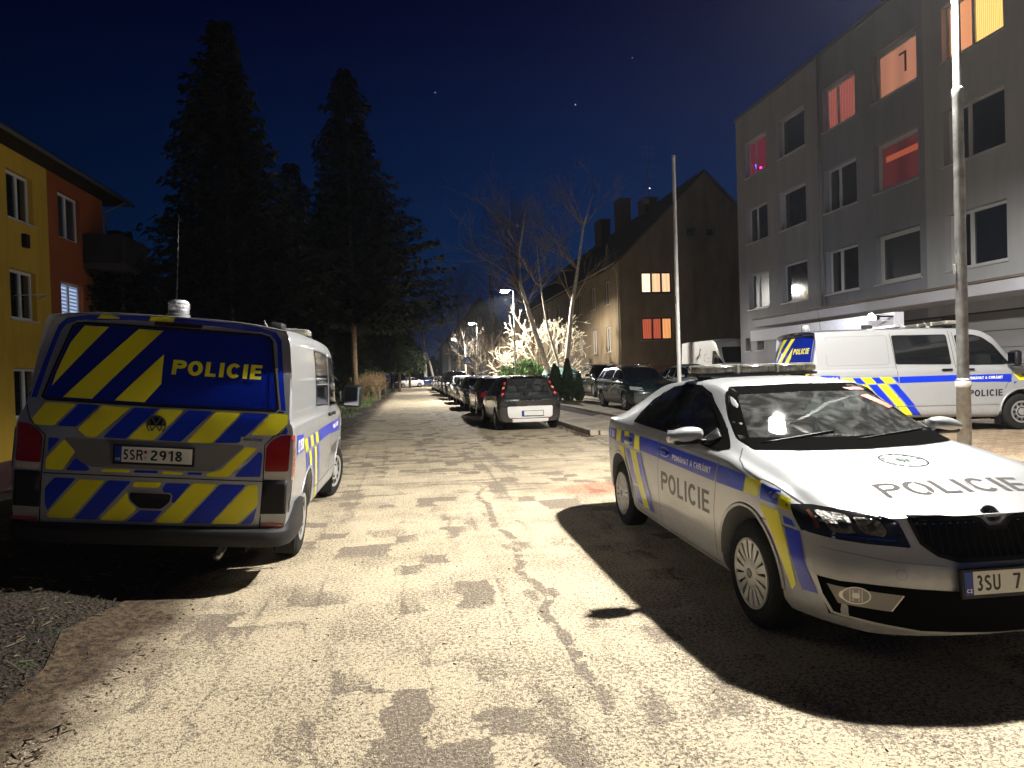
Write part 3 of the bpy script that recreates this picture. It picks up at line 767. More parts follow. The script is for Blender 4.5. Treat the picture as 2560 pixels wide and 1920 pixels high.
        def slant(xa, xb, z0, z1, k=.86): return [(xa, z0), (xb, z0), (xb+(z0-z1)*k, z1), (xa+(z0-z1)*k, z1)]
        Yq += [slant(-1.60, -1.45, .922, .52), slant(-1.235, -1.085, .922, .512), slant(-.88+.02, -.73+.02, .495, .335), [(1.34, 1.045), (1.47, 1.045), (1.57, .935), (1.44, .92)]]
        Bq += [slant(-1.78, -1.63, .922, .52), slant(-1.415, -1.265, .922, .512), slant(-1.04, -.89, .922, .512), slant(-.70, -.55, .495, .335), [(1.49, 1.04), (1.62, 1.03), (1.72, .93), (1.60, .93)], [(1.33, .90), (1.335, .86), (1.40, .90)]]
        Yq.append([(1.66, 1.02), (1.80, 1.0), (1.88, .90), (1.76, .915)])
        c.put('blue_band', f, Bq, BLU(), .004, clip_arch=True); c.put('yellow_blocks', f, Yq, YEL(), .005, clip_arch=True)
        if f == 'R':
            c.put('motto_lettering', f, [], WHT(), .007, build=lambda bm: text2d(bm, 'POMÁHAT A CHRÁNIT', .46, .965, .052, .66, .03)); c.put('police_lettering', f, [], BLK(), .0016, .03, build=lambda bm: text2d(bm, 'POLICIE', .47, .645, .125, .65, .03))
            c.put('emergency_number', f, [], WHT(), .007, build=lambda bm: (text2d(bm, '158', -2.17, .985, .09, .19, .04), ring2d(bm, rrect(-2.27, -2.205, .98, 1.08, .03), .016)))
        else:
            c.put('motto_lettering', f, [], WHT(), .007, build=lambda bm: text2d(bm, 'POMÁHAT A CHRÁNIT', 1.12, .965, .052, .66, .03, flip=True)); c.put('police_lettering', f, [], BLK(), .0016, .03, build=lambda bm: text2d(bm, 'POLICIE', 1.12, .645, .125, .65, .03, flip=True))
    # ---- front
    c.put('windscreen', 'F', [round_poly([(-.74, 1.24), (-.64, 1.80), (.64, 1.80), (.74, 1.24)], .08)], BLACKGL(), .005)
    c.put('grille', 'F', [rrect(-.55, .55, .80, .92, .03)], DARKPL(), .006); c.put('front_intake', 'F', [rrect(-.6, .6, .30, .50, .03)], DARKPL(), .006)
    for sg in (-1, 1): c.put('headlight', 'F', [round_poly([(sg*.58, .77), (sg*.58, .93), (sg*.88, .96), (sg*.87, .78)], .03)], mat('headlight_glass', (.55, .55, .54), .08, .3, coat=1), .008)
    x1 = c.bvh.ray_cast(Vector((3, 0, .62)), Vector((-1, 0, 0)))[0].x
    number_plate(c.root, frame_M((x1+.024, 0, .62), (0, 1, 0), (0, 0, 1)), plate, False)
    # ---- roof: beacon, aerials, light bar
    zt = lambda x, y=0: c.bvh.ray_cast(Vector((x, y, 3)), Vector((0, 0, -1)))[0].z
    beacon(c.root, Matrix.Translation((-2.12, .02, zt(-2.12)-.004)))
    bm = bmesh.new(); tube(bm, [(-1.75, .15, zt(-1.75)), (-1.85, .15, zt(-1.75)+.85)], [.004, .0015], 5); link('aerial', bm, DARKPL(), c.root)
    for ax, ay in ((-.4, -.35), (.05, -.45)):
        bm = bmesh.new(); lathe(bm, [(0, .001), (0, .045), (.02, .04), (.03, .02), (.03, .001)], 16, Matrix.Translation((ax, ay, zt(ax, ay)-.002)), axis='z'); tube(bm, [(ax, ay, zt(ax)), (ax-.05, ay+.06, zt(ax)+.12)], [.008, .006], 6); link('roof_aerial', bm, mat('aerial_grey', (.3, .3, .3), .4), c.root, True)
    light_bar(c.root, Matrix.Translation((.38, 0, zt(.38)+.035)), 1.30)
    c.put('roof_camera', 'T', [], GREYPL(), .003, build=lambda bm: poly2d(bm, rrect(-1.3, -1.12, -.62, -.5, .03)), thick=.07)
    # ---- mirrors and wheels
    for sg in (-1, 1):
        bm = bmesh.new(); M = Matrix.Translation((1.22, sg*1.10, 1.33)) @ Matrix.Rotation(sg*.12, 4, 'Z')
        bbox(bm, -.04, .09, -.12, .12, -.14, .15, .05, M, 3); bbox(bm, -.01, .05, -.19 if sg > 0 else .06, -.06 if sg > 0 else .19, -.13, -.07, .015, M)
        o = link('door_mirror', bm, DARKPL(), c.root, True, 50)
        bm = bmesh.new(); bbox(bm, -.047, -.042, -.095, .095, -.11, .12, .002, M); link('mirror_glass', bm, mat('mirror_face', (.5, .52, .55), .05, 1), o)
    wm = mat('steel_rim', (.50, .50, .50), .35, .6)
    for wx in (-1.5, 1.5):
        for sg in (-1, 1): wheel(c.root, wx, sg*.925, .335, .215, 'steel', wm, .205, sg, (.16 if (wx > 0 and name == 'police_van_left') else 0))
    c.arch_lip(SILVER(), .03); c.wells()
    for x in (-1.93, 1.08):
        for sg in (-1, 1): bm = bmesh.new(); box(bm, x-.008, x+.008, sg*.78 if sg > 0 else -.93, sg*.93 if sg > 0 else -.78, .12, .36); link('mud_flap', bm, DARKPL(), c.root)
    bm = bmesh.new(); box(bm, -2.3, 2.2, -.62, .62, .20, .42); link('underbody', bm, mat('underbody', (.005, .005, .005), .9, spec=.1), c.root)
    bm = bmesh.new(); tube(bm, [(-2.0, -.45, .27), (-2.46, -.47, .24), (-2.53, -.47, .23)], .028, 10); link('exhaust_pipe', bm, mat('exhaust', (.3, .28, .26), .35, .9), c.root, True)
    return c
def light_bar(parent, M, w, amber=False):
    bm = bmesh.new(); bbox(bm, -.13, .13, -w/2, w/2, -.012, .012, .008, M); bbox(bm, -.05, .05, -w/2+.06, -w/2+.14, -.05, -.01, .005, M); bbox(bm, -.05, .05, w/2-.14, w/2-.06, -.05, -.01, .005, M)
    o = link('light_bar', bm, GREYPL(), parent)
    lens = glass_mat('bar_lens', (.98, .95, .86), .08, .22, .08); refl = mat('bar_reflector', (.85, .80, .66), .35, .25, bump=.6, bscale=70)  # milky lens film and pale reflectors stand in for lamp light on the bar
    bm = bmesh.new()
    for a, b in ((-w/2, -w/6-.01), (-w/6+.01, w/6-.01), (w/6+.01, w/2)): bbox(bm, -.12, .12, a, b, .014, .078, .022, M, 3)
    link('light_bar_lens', bm, lens, o, True, 45)
    bm = bmesh.new(); bbox(bm, -.105, .105, -w/2+.02, w/2-.02, .0785, .084, .002, M); link('light_bar_top', bm, mat('bar_top', (.66, .64, .56), .35, coat=.8), o)  # pale plate added for the white reflection along the bar's top
    bm = bmesh.new(); rnd = random.Random(3); n = int(w/.075)
    for k in range(n):
        y = -w/2+(k+.6)*w/(n+.2)
        for sx in (-.09, .06): box(bm, sx, sx+.02, y-.030, y+.030, .018, .070, M)
        lathe(bm, [(.095, .022), (.075, .006)], 10, M @ Matrix.Translation((0, y, .043)) @ Matrix.Rotation(PI/2, 4, 'Y') @ Matrix.Translation((0, 0, 0)), axis='z')
    link('light_bar_modules', bm, refl, o)
    bm = bmesh.new()
    for y in (-w/6, w/6): bbox(bm, -.125, .125, y-.012, y+.012, .01, .082, .004, M)
    link('light_bar_divider', bm, mat('bar_divider', (.5, .46, .35), .4), o)
    return o
# ------------------------------------------------------------------ police saloon
SED_SP = dict(xf=2.225, xr=-2.42, nf=.75, nr=.55, pf=.36, pr=.33, pe=2.6, roof=.64, hood=.83, Hc=.36, edge=.87, tum=.014, N=110,
    top=[(2.225, .785), (2.12, .815), (2.0, .845), (1.8, .890), (1.4, .960), (1.08, 1.008), (.98, 1.035), (.70, 1.19), (.42, 1.345), (.28, 1.400), (.1, 1.430), (-.3, 1.448), (-.8, 1.420), (-1.15, 1.355), (-1.5, 1.235), (-1.85, 1.10), (-2.05, 1.06), (-2.30, 1.035), (-2.42, .99)],
    belt=[(2.225, .735), (2.0, .79), (1.7, .85), (1.3, .91), (1.0, .955), (.5, .975), (-1.0, 1.005), (-1.8, 1.015), (-2.2, .995), (-2.42, .93)],
    plan=[(2.225, .76), (2.17, .82), (2.05, .868), (1.8, .895), (1.5, .907), (0, .905), (-1.45, .900), (-1.9, .850), (-2.25, .78), (-2.38, .72), (-2.42, .66)],
    low=[(2.225, .225), (1.9, .205), (1.5, .185), (0, .18), (-1.8, .20), (-2.42, .27)],
    nose=[(0, .06), (.2, .02), (.35, 0), (.52, .0), (.62, .045), (.72, .075), (.85, .11)],
    tail=[(.2, .06), (.4, .0), (.62, .0), (.85, .05), (1.0, .03), (1.1, .1)])
def hexa(pts):
    """convex hull solid used as a cutter"""
    bm = bmesh.new()
    for p in pts: bm.verts.new(p)
    bmesh.ops.convex_hull(bm, input=bm.verts[:]); bmesh.ops.recalc_face_normals(bm, faces=bm.faces[:])
    return link('cutter', bm, [], None)
def prism_cut(poly, a0, a1, axis):
    bm = bmesh.new(); prism(bm, poly, a0, a1, axis); return link('cutter', bm, [], None)
def seat(parent, x, y, z, w=.50, m=None):
    bm = bmesh.new(); bbox(bm, -.05, .48, -w/2, w/2, -.10, .06, .04); bbox(bm, -.08, .05, -w/2, w/2, .0, .60, .045, Matrix.Translation((-.02, 0, .0)) @ Matrix.Rotation(-.28, 4, 'Y'))
    bbox(bm, -.05, .05, -.13, .13, .62, .80, .04, Matrix.Translation((-.06, 0, 0)) @ Matrix.Rotation(-.22, 4, 'Y'))
    o = link('seat', bm, m or mat('seat_fabric', (.05, .05, .055), .9, bump=.2), parent, True, 50); o.location = (x, y, z); return o
def steering_wheel(parent, loc):
    bm = bmesh.new(); M = Matrix.Translation(loc) @ Matrix.Rotation(R(-65), 4, 'Y')
    tube(bm, [M @ Vector((.18*math.cos(2*PI*k/24), .18*math.sin(2*PI*k/24), 0)) for k in range(25)], .016, 8, False)
    for a in (0, PI, PI*1.5): tube(bm, [M @ Vector((0, 0, -.01)), M @ Vector((.17*math.cos(a+PI/2), .17*math.sin(a+PI/2), 0))], .014, 6)
    lathe(bm, [(-.03, .001), (-.03, .06), (.01, .055), (.015, .001)], 16, M, axis='z')
    return link('steering_wheel', bm, DARKPL(), parent, True)
def mirror_pod(parent, x, y, z, sg, body, w=.245, h=.125):
    bm = bmesh.new(); lat = []
    for i in range(9):
        t = i/8; yy = -w/2+w*t; s_ = math.sin(PI*min(1, max(.0, .12+t*.80)))**.55
        ring = [bm.verts.new((x+.045*s_*math.cos(2*PI*k/14)*1.5+.01*t, sg*(y-w/2+w*t), z+h/2*s_*math.sin(2*PI*k/14)-.012*(t-.5)*2)) for k in range(14)]
        lat.append(ring)
    for i in range(8):
        for k in range(14): bm.faces.new((lat[i][k], lat[i][(k+1) % 14], lat[i+1][(k+1) % 14], lat[i+1][k]))
    bm.faces.new(lat[0]); bm.faces.new(lat[-1][::-1]); bmesh.ops.recalc_face_normals(bm, faces=bm.faces[:])
    o = link('door_mirror', bm, body, parent, True)
    bm = bmesh.new(); bbox(bm, x-.072, x-.062, sg*y-w*.40, sg*y+w*.40, z-h*.34, z+h*.34, .004); link('mirror_glass', bm, mat('mirror_face', (.5, .52, .55), .05, 1), o)
    bm = bmesh.new(); bbox(bm, x-.03, x+.03, sg*(y-w/2-.10) if sg > 0 else sg*(y-w/2+.02), sg*(y-w/2+.02) if sg > 0 else sg*(y-w/2-.10), z-h/2+.0, z-h/2+.035, .01); bbox(bm, x-.06, x+.062, sg*y-w*.38, sg*y+w*.38, z-h/2+.006, z-h*.12, .02); link('mirror_base', bm, DARKPL(), o)
    return o
def police_saloon():
    WS = [(-.50, 1.375), (0, 1.384), (.50, 1.375), (.555, 1.34), (.70, 1.055), (.685, 1.018), (0, 1.004), (-.685, 1.018), (-.70, 1.055), (-.555, 1.34)]
    SW = [(-1.02, 1.045), (-1.01, 1.12), (-.92, 1.235), (-.62, 1.355), (-.30, 1.384), (-.05, 1.378), (.20, 1.325), (.45, 1.205), (.66, 1.10), (.87, 1.0), (.84, .990), (.10, 1.022)]
    sec = [(.70, .45, .98, -1.3), (.72, .98, .93, -1.3), (.47, 1.355, .27, -.95)]
    cabin = hexa([(xf, s*y, z) for y, z, xf, xr in sec for s in (-1, 1)]+[(xr, s*y, z) for y, z, xf, xr in sec for s in (-1, 1)])
    cuts = [cabin, prism_cut([(-.50, 1.345), (.50, 1.345), (.65, 1.05), (.64, 1.035), (-.64, 1.035), (-.65, 1.05)], .05, 1.6, 'x')]+[prism_cut([(-.99, 1.065), (-.97, 1.12), (-.89, 1.22), (-.60, 1.33), (-.30, 1.36), (-.05, 1.354), (.19, 1.30), (.43, 1.19), (.64, 1.085), (.72, 1.03), (.10, 1.042)], sg*.25, sg*1.25, 'y') for sg in (-1, 1)]
    c = Car('police_saloon', SED_SP, paint('white_silver_paint', (.47, .485, .50), .42, .34), (-1.343, 1.343), (.372, .342), 'silver police saloon with light bar and POLICIE lettering on its bonnet', 'police car', None, cut=cuts)
    c.body.data.set_sharp_from_angle(angle=R(50))
    # glass
    SEAL = mat('matt_black_seal', (.005, .005, .005), .9, spec=.0)
    g = glass_mat('clear_windscreen', (.56, .62, .59), .07, .085)
    ws = c.put('windscreen', 'F', [WS], g, .003, .06); c.put('windscreen_border', 'F', [], SEAL, .005, .06, build=lambda bm: ring2d(bm, inset(WS, -.006), .052), parent=ws)
    c.put('windscreen_trim', 'F', [], SEAL, .006, .06, build=lambda bm: strip2d(bm, [(-.69, 1.030), (-.4, 1.022), (0, 1.018), (.4, 1.022), (.69, 1.030)], .045), parent=ws)
    c.put('windscreen_sticker', 'F', [[(.33, 1.352), (.47, 1.352), (.50, 1.332), (.38, 1.332)], [(.40, 1.295), (.47, 1.300), (.58, 1.215), (.53, 1.205)]], mat('orange_sticker', (.65, .10, .05), .5), .0045, .06, parent=ws)
    tg = glass_mat('tinted_side_glass', (.10, .11, .11), .03, .01)
    for f in 'RL':
        w = c.put('side_window', f, [inset(SW, -.004)], tg, .003, .06); c.put('window_seal', f, [], SEAL, .005, .06, build=lambda bm: ring2d(bm, inset(SW, -.010), .026), parent=w)
        c.put('door_pillar', f, [[(-.33, 1.40), (-.40, 1.40), (-.14, 1.02), (-.04, 1.02)], [(-.80, 1.30), (-.76, 1.32), (-.72, 1.04), (-.76, 1.04)], [(.66, 1.115), (.86, 1.005), (.84, .990), (.64, .996)]], SEAL, .006, .06, parent=w)
        c.seams(f, [[(-.20, 1.0), (-.205, .80), (-.205, .46), (-.19, .28)], [(.944, .925), (.925, .78), (.893, .60), (.892, .30)], [(-1.12, 1.0), (-1.16, .72), (-.98, .54), (-.84, .34), (-.80, .27)], [(-.80, .275), (.0, .262), (.90, .262)], [(1.529, .690), (1.66, .688), (1.80, .680)], [(-1.70, .70), (-1.95, .70)]], .006)
        c.seams(f, [[(-.93, .462), (-.30, .425), (.20, .428), (.87, .448)], [(-.80, .352), (0, .350), (.87, .360)], [(-2.0, .97), (-1.2, .975), (-.2, .965), (.95, .935)]], .007, 'panel_crease', mat('crease_shade', (.33, .33, .33), .5, .4))
        Bq = [[(-1.99, .925), (-1.455, .937), (-1.455, .825), (-1.99, .83)], [(-1.262, .938), (-1.183, .940), (-1.158, .826), (-1.283, .826)], [(-1.015, .940), (-.86, .939), (-.855, .822), (-1.00, .825)], [(-.695, .937), (-.206, .934), (-.212, .811), (-.672, .815)], [(-.190, .932), (.935, .912), (.905, .795), (-.196, .808)], [(.955, .911), (1.312, .893), (1.309, .797), (.938, .795)], [(1.499, .876), (1.642, .856), (1.671, .785), (1.520, .795)],
              [(-1.108, .792), (-.985, .790), (-.747, .502), (-.900, .490)], [(-.775, .789), (-.659, .793), (-.344, .325), (-.480, .320)], [(-.887, .473), (-.770, .474), (-.66, .335), (-.80, .335)], [(1.72, .738), (1.78, .725), (1.81, .695), (1.735, .700)], [(1.74, .682), (1.835, .680), (1.90, .50), (1.955, .387), (1.865, .384), (1.815, .51)]]
        Yq = [[(-1.431, .937), (-1.275, .938), (-1.296, .827), (-1.432, .825)], [(-1.170, .941), (-1.027, .942), (-1.013, .827), (-1.145, .824)], [(-.849, .937), (-.709, .937), (-.685, .811), (-.842, .811)], [(1.326, .888), (1.475, .886), (1.500, .800), (1.324, .798)], [(1.658, .838), (1.715, .820), (1.760, .766), (1.682, .778)],
              [(-1.341, .791), (-1.166, .786), (-1.113, .632), (-1.275, .725)], [(-.965, .792), (-.792, .795), (-.489, .328), (-.640, .318)], [(1.517, .772), (1.685, .758), (1.75, .63), (1.803, .503), (1.825, .40), (1.795, .36), (1.736, .492), (1.654, .622)]]
        c.put('blue_band', f, Bq, BLU(), .004, .045, clip_arch=True); c.put('yellow_blocks', f, Yq, YEL(), .0045, .045, clip_arch=True)
        c.put('door_handle', f, [rrect(-.165, .06, .858, .888, .014)], BLU(), .004, thick=.030); c.put('door_handle', f, [rrect(-1.11, -.90, .866, .896, .014)], BLU(), .004, thick=.030)
        hr = [(-.05+.115*math.cos(2*PI*k/24), .872+.038*math.sin(2*PI*k/24)) for k in range(24)]; hr2 = [(-1.0+.115*math.cos(2*PI*k/24), .878+.038*math.sin(2*PI*k/24)) for k in range(24)]
        c.put('handle_rim', f, [], mat('silver_plain', (.45, .45, .44), .4, .5), .006, build=lambda bm: (ring2d(bm, hr, .008), ring2d(bm, hr2, .008)))
        c.put('mirror_mount', f, [[(.60, 1.10), (.72, 1.05), (.70, 1.0), (.56, 1.0)]], DARKPL(), .007, thick=.02)
        if f == 'R':
            c.put('police_lettering', f, [], BLK(), .0014, .02, build=lambda bm: text2d(bm, 'POLICIE', -.13, .562, .152, .955, -.01))
            c.put('motto_lettering', f, [], WHT(), .0058, .03, build=lambda bm: text2d(bm, 'POMÁHAT A CHRÁNIT', .13, .834, .042, .72, .0)); c.put('emergency_number', f, [], WHT(), .007, .04, build=lambda bm: (text2d(bm, '158', -1.66, .848, .064, .145, .02), ring2d(bm, rrect(-1.76, -1.71, .845, .915, .02), .013)))
        else:
            c.put('police_lettering', f, [], BLK(), .0014, .02, build=lambda bm: text2d(bm, 'POLICIE', .83, .562, .152, .955, -.01, flip=True)); c.put('motto_lettering', f, [], WHT(), .0058, .03, build=lambda bm: text2d(bm, 'POMÁHAT A CHRÁNIT', .85, .834, .042, .72, .0, flip=True))
    # bonnet: shut lines, lettering, badge (read from the front)
    c.seams('T', [[(.966, -.736), (1.10, -.82), (1.24, -.861), (1.443, -.864), (1.62, -.835), (1.77, -.784)], [(.966, .736), (1.10, .82), (1.24, .861), (1.443, .864), (1.62, .835), (1.77, .784)]], .008)
    c.seams('T', [[(1.16, -.215), (1.6, -.17), (1.95, -.125), (2.06, -.09)], [(1.16, .215), (1.6, .17), (1.95, .125), (2.06, .09)]], .005, 'bonnet_crease', mat('crease_shade', (.33, .33, .33), .5, .4))
    def hood_txt(bm): text2d(bm, 'POLICIE', 0, 0, .155, .86, -.03); [setattr(v, 'co', Vector((1.905-v.co.y, -.39+v.co.x, 0))) for v in bm.verts]
    grey = mat('reflective_grey_foil', (.06, .056, .054), .75, spec=.15)
    c.put('bonnet_lettering', 'T', [], grey, .0018, .02, build=hood_txt)
    def star(bm):
        cx, cy, r = 1.425, .05, .130
        ring2d(bm, [(cx+r*math.cos(2*PI*k/40), cy+r*1.04*math.sin(2*PI*k/40)) for k in range(40)], .009)
        for k in range(8):
            a = 2*PI*k/8+.2; l = .064 if k % 2 else .092; b = a+PI/8; d = a-PI/8
            poly2d(bm, [(cx+l*math.cos(a), cy+l*math.sin(a)), (cx+.026*math.cos(b), cy+.026*math.sin(b)), (cx+.014*math.cos(a), cy+.012*math.sin(a))]); 
        for i, ch in enumerate('POMAHAT A CHRANIT '):
            if ch != ' ':
                a = PI-2*PI*i/18; text2d(bm, ch, cx+.100*math.cos(a), cy+.100*math.sin(a), .022, .020, 0, align='C', rot=a-PI/2)
    c.put('bonnet_emblem', 'T', [], mat('emblem_ink', (.02, .028, .03), .75, spec=.0), .0018, .02, build=star)
    c.put('emblem_centre', 'T', [[(1.425+.02*math.cos(2*PI*k/16), .05+.02*math.sin(2*PI*k/16)) for k in range(16)]], mat('emblem_green', (.06, .14, .08), .7), .003)
    # front: headlights, grille, intake, fog lamps
    for sg in (-1, 1):
        hl = round_poly([(-.815, .802), (-.654, .797), (-.531, .783), (-.475, .765), (-.455, .704), (-.44, .640), (-.633, .655), (-.735, .668), (-.832, .685)], .012)
        s_ = lambda L: [(p[0]*-sg, p[1]) for p in L]
        h = c.put('headlight', 'F', [s_(hl)], mat('headlight_black', (.016, .016, .018), .12, coat=1), .004, .035)
        c.put('headlight_side', 'R' if sg < 0 else 'L', [[(1.735, .800), (1.80, .806), (1.90, .80), (1.92, .70), (1.845, .684)]], mat('headlight_black', (.016, .016, .018), .12, coat=1), .004, .03, parent=h)
        for q in ([(-.775, .786), (-.665, .780), (-.672, .722), (-.655, .702), (-.755, .700)], [(-.655, .774), (-.556, .770), (-.53, .715), (-.545, .688), (-.625, .700), (-.650, .735)]):
            rf = c.put('headlight_reflector', 'F', [s_(round_poly(q, .02))], mat('reflector_dull', (.10, .095, .088), .38, .7, bump=.8, bscale=50), .006, .03, parent=h)
            cx = sum(p[0] for p in q)/len(q)*-sg; cz = sum(p[1] for p in q)/len(q)
            c.put('headlight_bulb', 'F', [[(cx+.020*math.cos(2*PI*k/16), cz+.018*math.sin(2*PI*k/16)) for k in range(16)]], mat('lamp_dark', (.03, .03, .03), .1, coat=1), .009, .03, parent=h)
        c.put('headlight_strip', 'F', [], CHROME(), .008, .03, build=lambda bm: strip2d(bm, s_([(-.76, .688), (-.65, .682), (-.56, .678), (-.50, .672)]), .008), parent=h)
        hc = s_([(-.80, .78), (-.785, .785), (-.785, .715), (-.80, .712)]); c.put('indicator', 'F', [hc], mat('indicator_lens', (.14, .05, .03), .2, coat=1), .006, .03, parent=h)
        fg = c.put('fog_lamp_panel', 'F', [s_([(-.795, .455), (-.506, .424), (-.560, .345), (-.762, .367)])], mat('fog_panel', (.16, .15, .14), .35, .6), .010, .035)
        c.put('fog_lamp', 'F', [s_([(-.700+.056*math.cos(2*PI*k/20), .414+.040*math.sin(2*PI*k/20)) for k in range(20)])], mat('fog_clear', (.22, .20, .18), .1, coat=1, bump=.4, bscale=60), .014, .03, parent=fg)
        c.put('fog_lamp_ring', 'F', [], mat('dull_chrome', (.45, .43, .40), .3, .8), .016, .03, build=lambda bm: (ring2d(bm, s_([(-.700+.060*math.cos(2*PI*k/20), .414+.043*math.sin(2*PI*k/20)) for k in range(20)]), .006), [strip2d(bm, s_([(-.70+.012*j, .385), (-.70+.012*j, .443)]), .003) for j in (-2, -1, 1, 2)], poly2d(bm, s_([(-.700+.016*math.cos(2*PI*k/12), .414+.014*math.sin(2*PI*k/12)) for k in range(12)]))), parent=fg)
        c.put('fog_panel_edge', 'F', [], mat('dull_chrome', (.45, .43, .40), .3, .8), .015, .03, build=lambda bm: (strip2d(bm, s_([(-.508, .424), (-.560, .348)]), .006)), parent=fg)
        c.put('washer_cover', 'F', [], mat('crease_shade', (.33, .33, .33), .5, .4), .002, .03, build=lambda bm: ring2d(bm, s_([(-.511+.026*math.cos(2*PI*k/20), .521+.026*math.sin(2*PI*k/20)) for k in range(20)]), .004))
    mir = lambda L: L+[(-a, b) for a, b in L[::-1]]
    GR = mir([(-.43, .765), (-.405, .66), (-.33, .60), (-.24, .575)])[::-1]
    GR = [(-.24, .575), (-.33, .603), (-.395, .66), (-.43, .77), (-.425, .782), (-.11, .778), (-.075, .765), (-.04, .728), (.04, .728), (.075, .765), (.11, .778), (.425, .782), (.43, .77), (.395, .66), (.33, .603), (.24, .575)]
    g = c.put('grille', 'F', [GR], mat('grille_black', (.003, .003, .004), .6, spec=.1), .004, .04); c.put('grille_frame', 'F', [], DARKPL(), .008, .04, build=lambda bm: ring2d(bm, inset(GR, -.004), .020), parent=g)
    c.put('grille_slats', 'F', [], mat('slat_black', (.006, .006, .007), .35, spec=.3), .008, 0, build=lambda bm: [strip2d(bm, [(x, .755 if abs(x) > .09 else .715), (x, .585 if abs(x) < .22 else .615 if abs(x) < .31 else .66)], .008) for x in [-.38+.04*k for k in range(20)]], parent=g)
    c.put('grille_highlights', 'F', [], CHROME(), .012, 0, build=lambda bm: [poly2d(bm, rrect(sg_*x-.007, sg_*x+.007, .7495, .7545, .002)) for x in [.40-.04*k for k in range(8)] for sg_ in (-1, 1)], parent=g)
    LI = [(-.09, .232), (-.43, .250), (-.62, .278), (-.785, .300), (-.815, .392), (-.828, .482), (-.60, .468), (-.275, .442), (.275, .442), (.60, .468), (.828, .482), (.815, .392), (.785, .300), (.62, .278), (.43, .250), (.09, .232)]
    li = c.put('lower_intake', 'F', [LI], mat('intake_black', (.003, .003, .003), .8, spec=.05), .003, .04); c.put('intake_lip', 'F', [], mat('silver_plain', (.45, .45, .44), .4, .5), .008, .04, build=lambda bm: strip2d(bm, [(-.828, .485), (-.812, .397), (-.777, .314), (-.62, .280), (-.43, .247), (0, .226), (.43, .247), (.62, .280), (.777, .314), (.812, .397), (.828, .485)], .012), parent=li)
    c.put('bumper_crease', 'F', [], mat('crease_shade', (.33, .33, .33), .5, .4), .002, .04, build=lambda bm: strip2d(bm, [(-.80, .625), (-.537, .580), (-.30, .558)], .006)); c.put('bumper_crease', 'F', [], mat('crease_shade', (.33, .33, .33), .5, .4), .002, .04, build=lambda bm: strip2d(bm, [(.80, .625), (.537, .580), (.30, .558)], .006))
    xx = lambda y, z: c.bvh.ray_cast(Vector((4, y, z)), Vector((-1, 0, 0)))[0].x
    number_plate(c.root, frame_M((xx(0, .49)+.028, 0, .490), (0, 1, 0), (-.06, 0, 1)), [('3SU', .060, .125), ('7', .252, .040)], False)
    M = frame_M((2.118, 0, .782), (0, 1, 0), (-.75, 0, 1)); bm = bmesh.new(); lathe(bm, [(-.02, .001), (-.02, .045), (.003, .045), (.007, .040), (.008, .001)], 32, M, axis='z'); o = link('maker_badge', bm, mat('badge_black', (.01, .01, .011), .15, .2, coat=1), c.root, True, 40)
    bm = bmesh.new(); t = bmesh.new(); ring2d(t, [(.044*math.cos(2*PI*k/32), .044*math.sin(2*PI*k/32)) for k in range(32)], .005); [strip2d(t, [(-.020+i*.010, -.012), (.004+i*.010, .018-i*.008)], .005) for i in range(3)]
    for v in t.verts: v.co.z = .009
    merge(bm, t, M); link('emblem', bm, CHROME(), o)
    # wipers
    for y0, y1, z1 in ((-.60, -.05, 1.085), (.05, .60, 1.075)):
        bm = bmesh.new(); pts = []
        for k in range(7):
            t = k/6; y = lerp(y0, y1, t); z = lerp(1.035, z1, t); pts.append((xx(y, z)+.012, y, z+.004))
        tube(bm, pts, .007, 6); link('wiper', bm, DARKPL(), c.root, True)
    # rear
    c.put('rear_window', 'B', [round_poly([(-.52, 1.30), (.52, 1.30), (.64, 1.10), (-.64, 1.10)], .05)], BLACKGL(), .004)
    for sg in (-1, 1): c.put('taillight', 'B', [round_poly([(sg*.36, .92), (sg*.36, .80), (sg*.70, .78), (sg*.72, .90)], .03)], mat('rear_lamp_red', (.28, .006, .008), .08, coat=1), .006)
    c.put('boot_seam', 'B', [], GAP(), .003, build=lambda bm: ring2d(bm, round_poly([(-.50, 1.0), (.50, 1.0), (.46, .62), (-.46, .62)], .05), .006)); c.put('rear_bumper_insert', 'B', [rrect(-.55, .55, .28, .38, .02)], GREYPL(), .004)
    xb = c.bvh.ray_cast(Vector((-4, 0, .72)), Vector((1, 0, 0)))[0].x
    number_plate(c.root, frame_M((xb-.02, 0, .72), (0, -1, 0), (0, 0, 1)), [('3SU', .060, .125), ('7', .252, .040)], False)
    # mirrors, wheels, wells
    sil = paint('white_silver_paint', (.47, .485, .50))
    for sg in (-1, 1): mirror_pod(c.root, .60, .985, 1.065, sg, sil)
    wm = mat('wheel_trim_silver', (.58, .57, .55), .4, .35)
    for wx in (-1.343, 1.343):
        for sg in (-1, 1): wheel(c.root, wx, sg*.885, .316, .205, 'cap', wm, .203, sg)
    c.wells(); c.arch_lip(sil, .022, 0, 180, .004)
    bm = bmesh.new(); box(bm, -2.2, 2.0, -.58, .58, .16, .28); link('underbody', bm, mat('underbody', (.005, .005, .005), .9, spec=.1), c.root)
    # cabin
    bm = bmesh.new(); bbox(bm, .55, .98, -.70, .70, .55, .94, .06, None, 3); bbox(bm, .50, .70, .12, .60, .90, 1.0, .05, None, 3); o = link('dashboard', bm, mat('dash_grey', (.26, .28, .27), .7, bump=.2), c.root, True, 50)
    bm = bmesh.new(); bbox(bm, .62, .86, -.30, -.08, .945, .955, .004, Matrix.Rotation(.0, 4, 'Z')); link('papers', bm, mat('paper', (.45, .50, .44), .7), c.root)
    steering_wheel(c.root, (.42, .36, .93))
    for y in (-.37, .37): seat(c.root, -.25, y, .50)
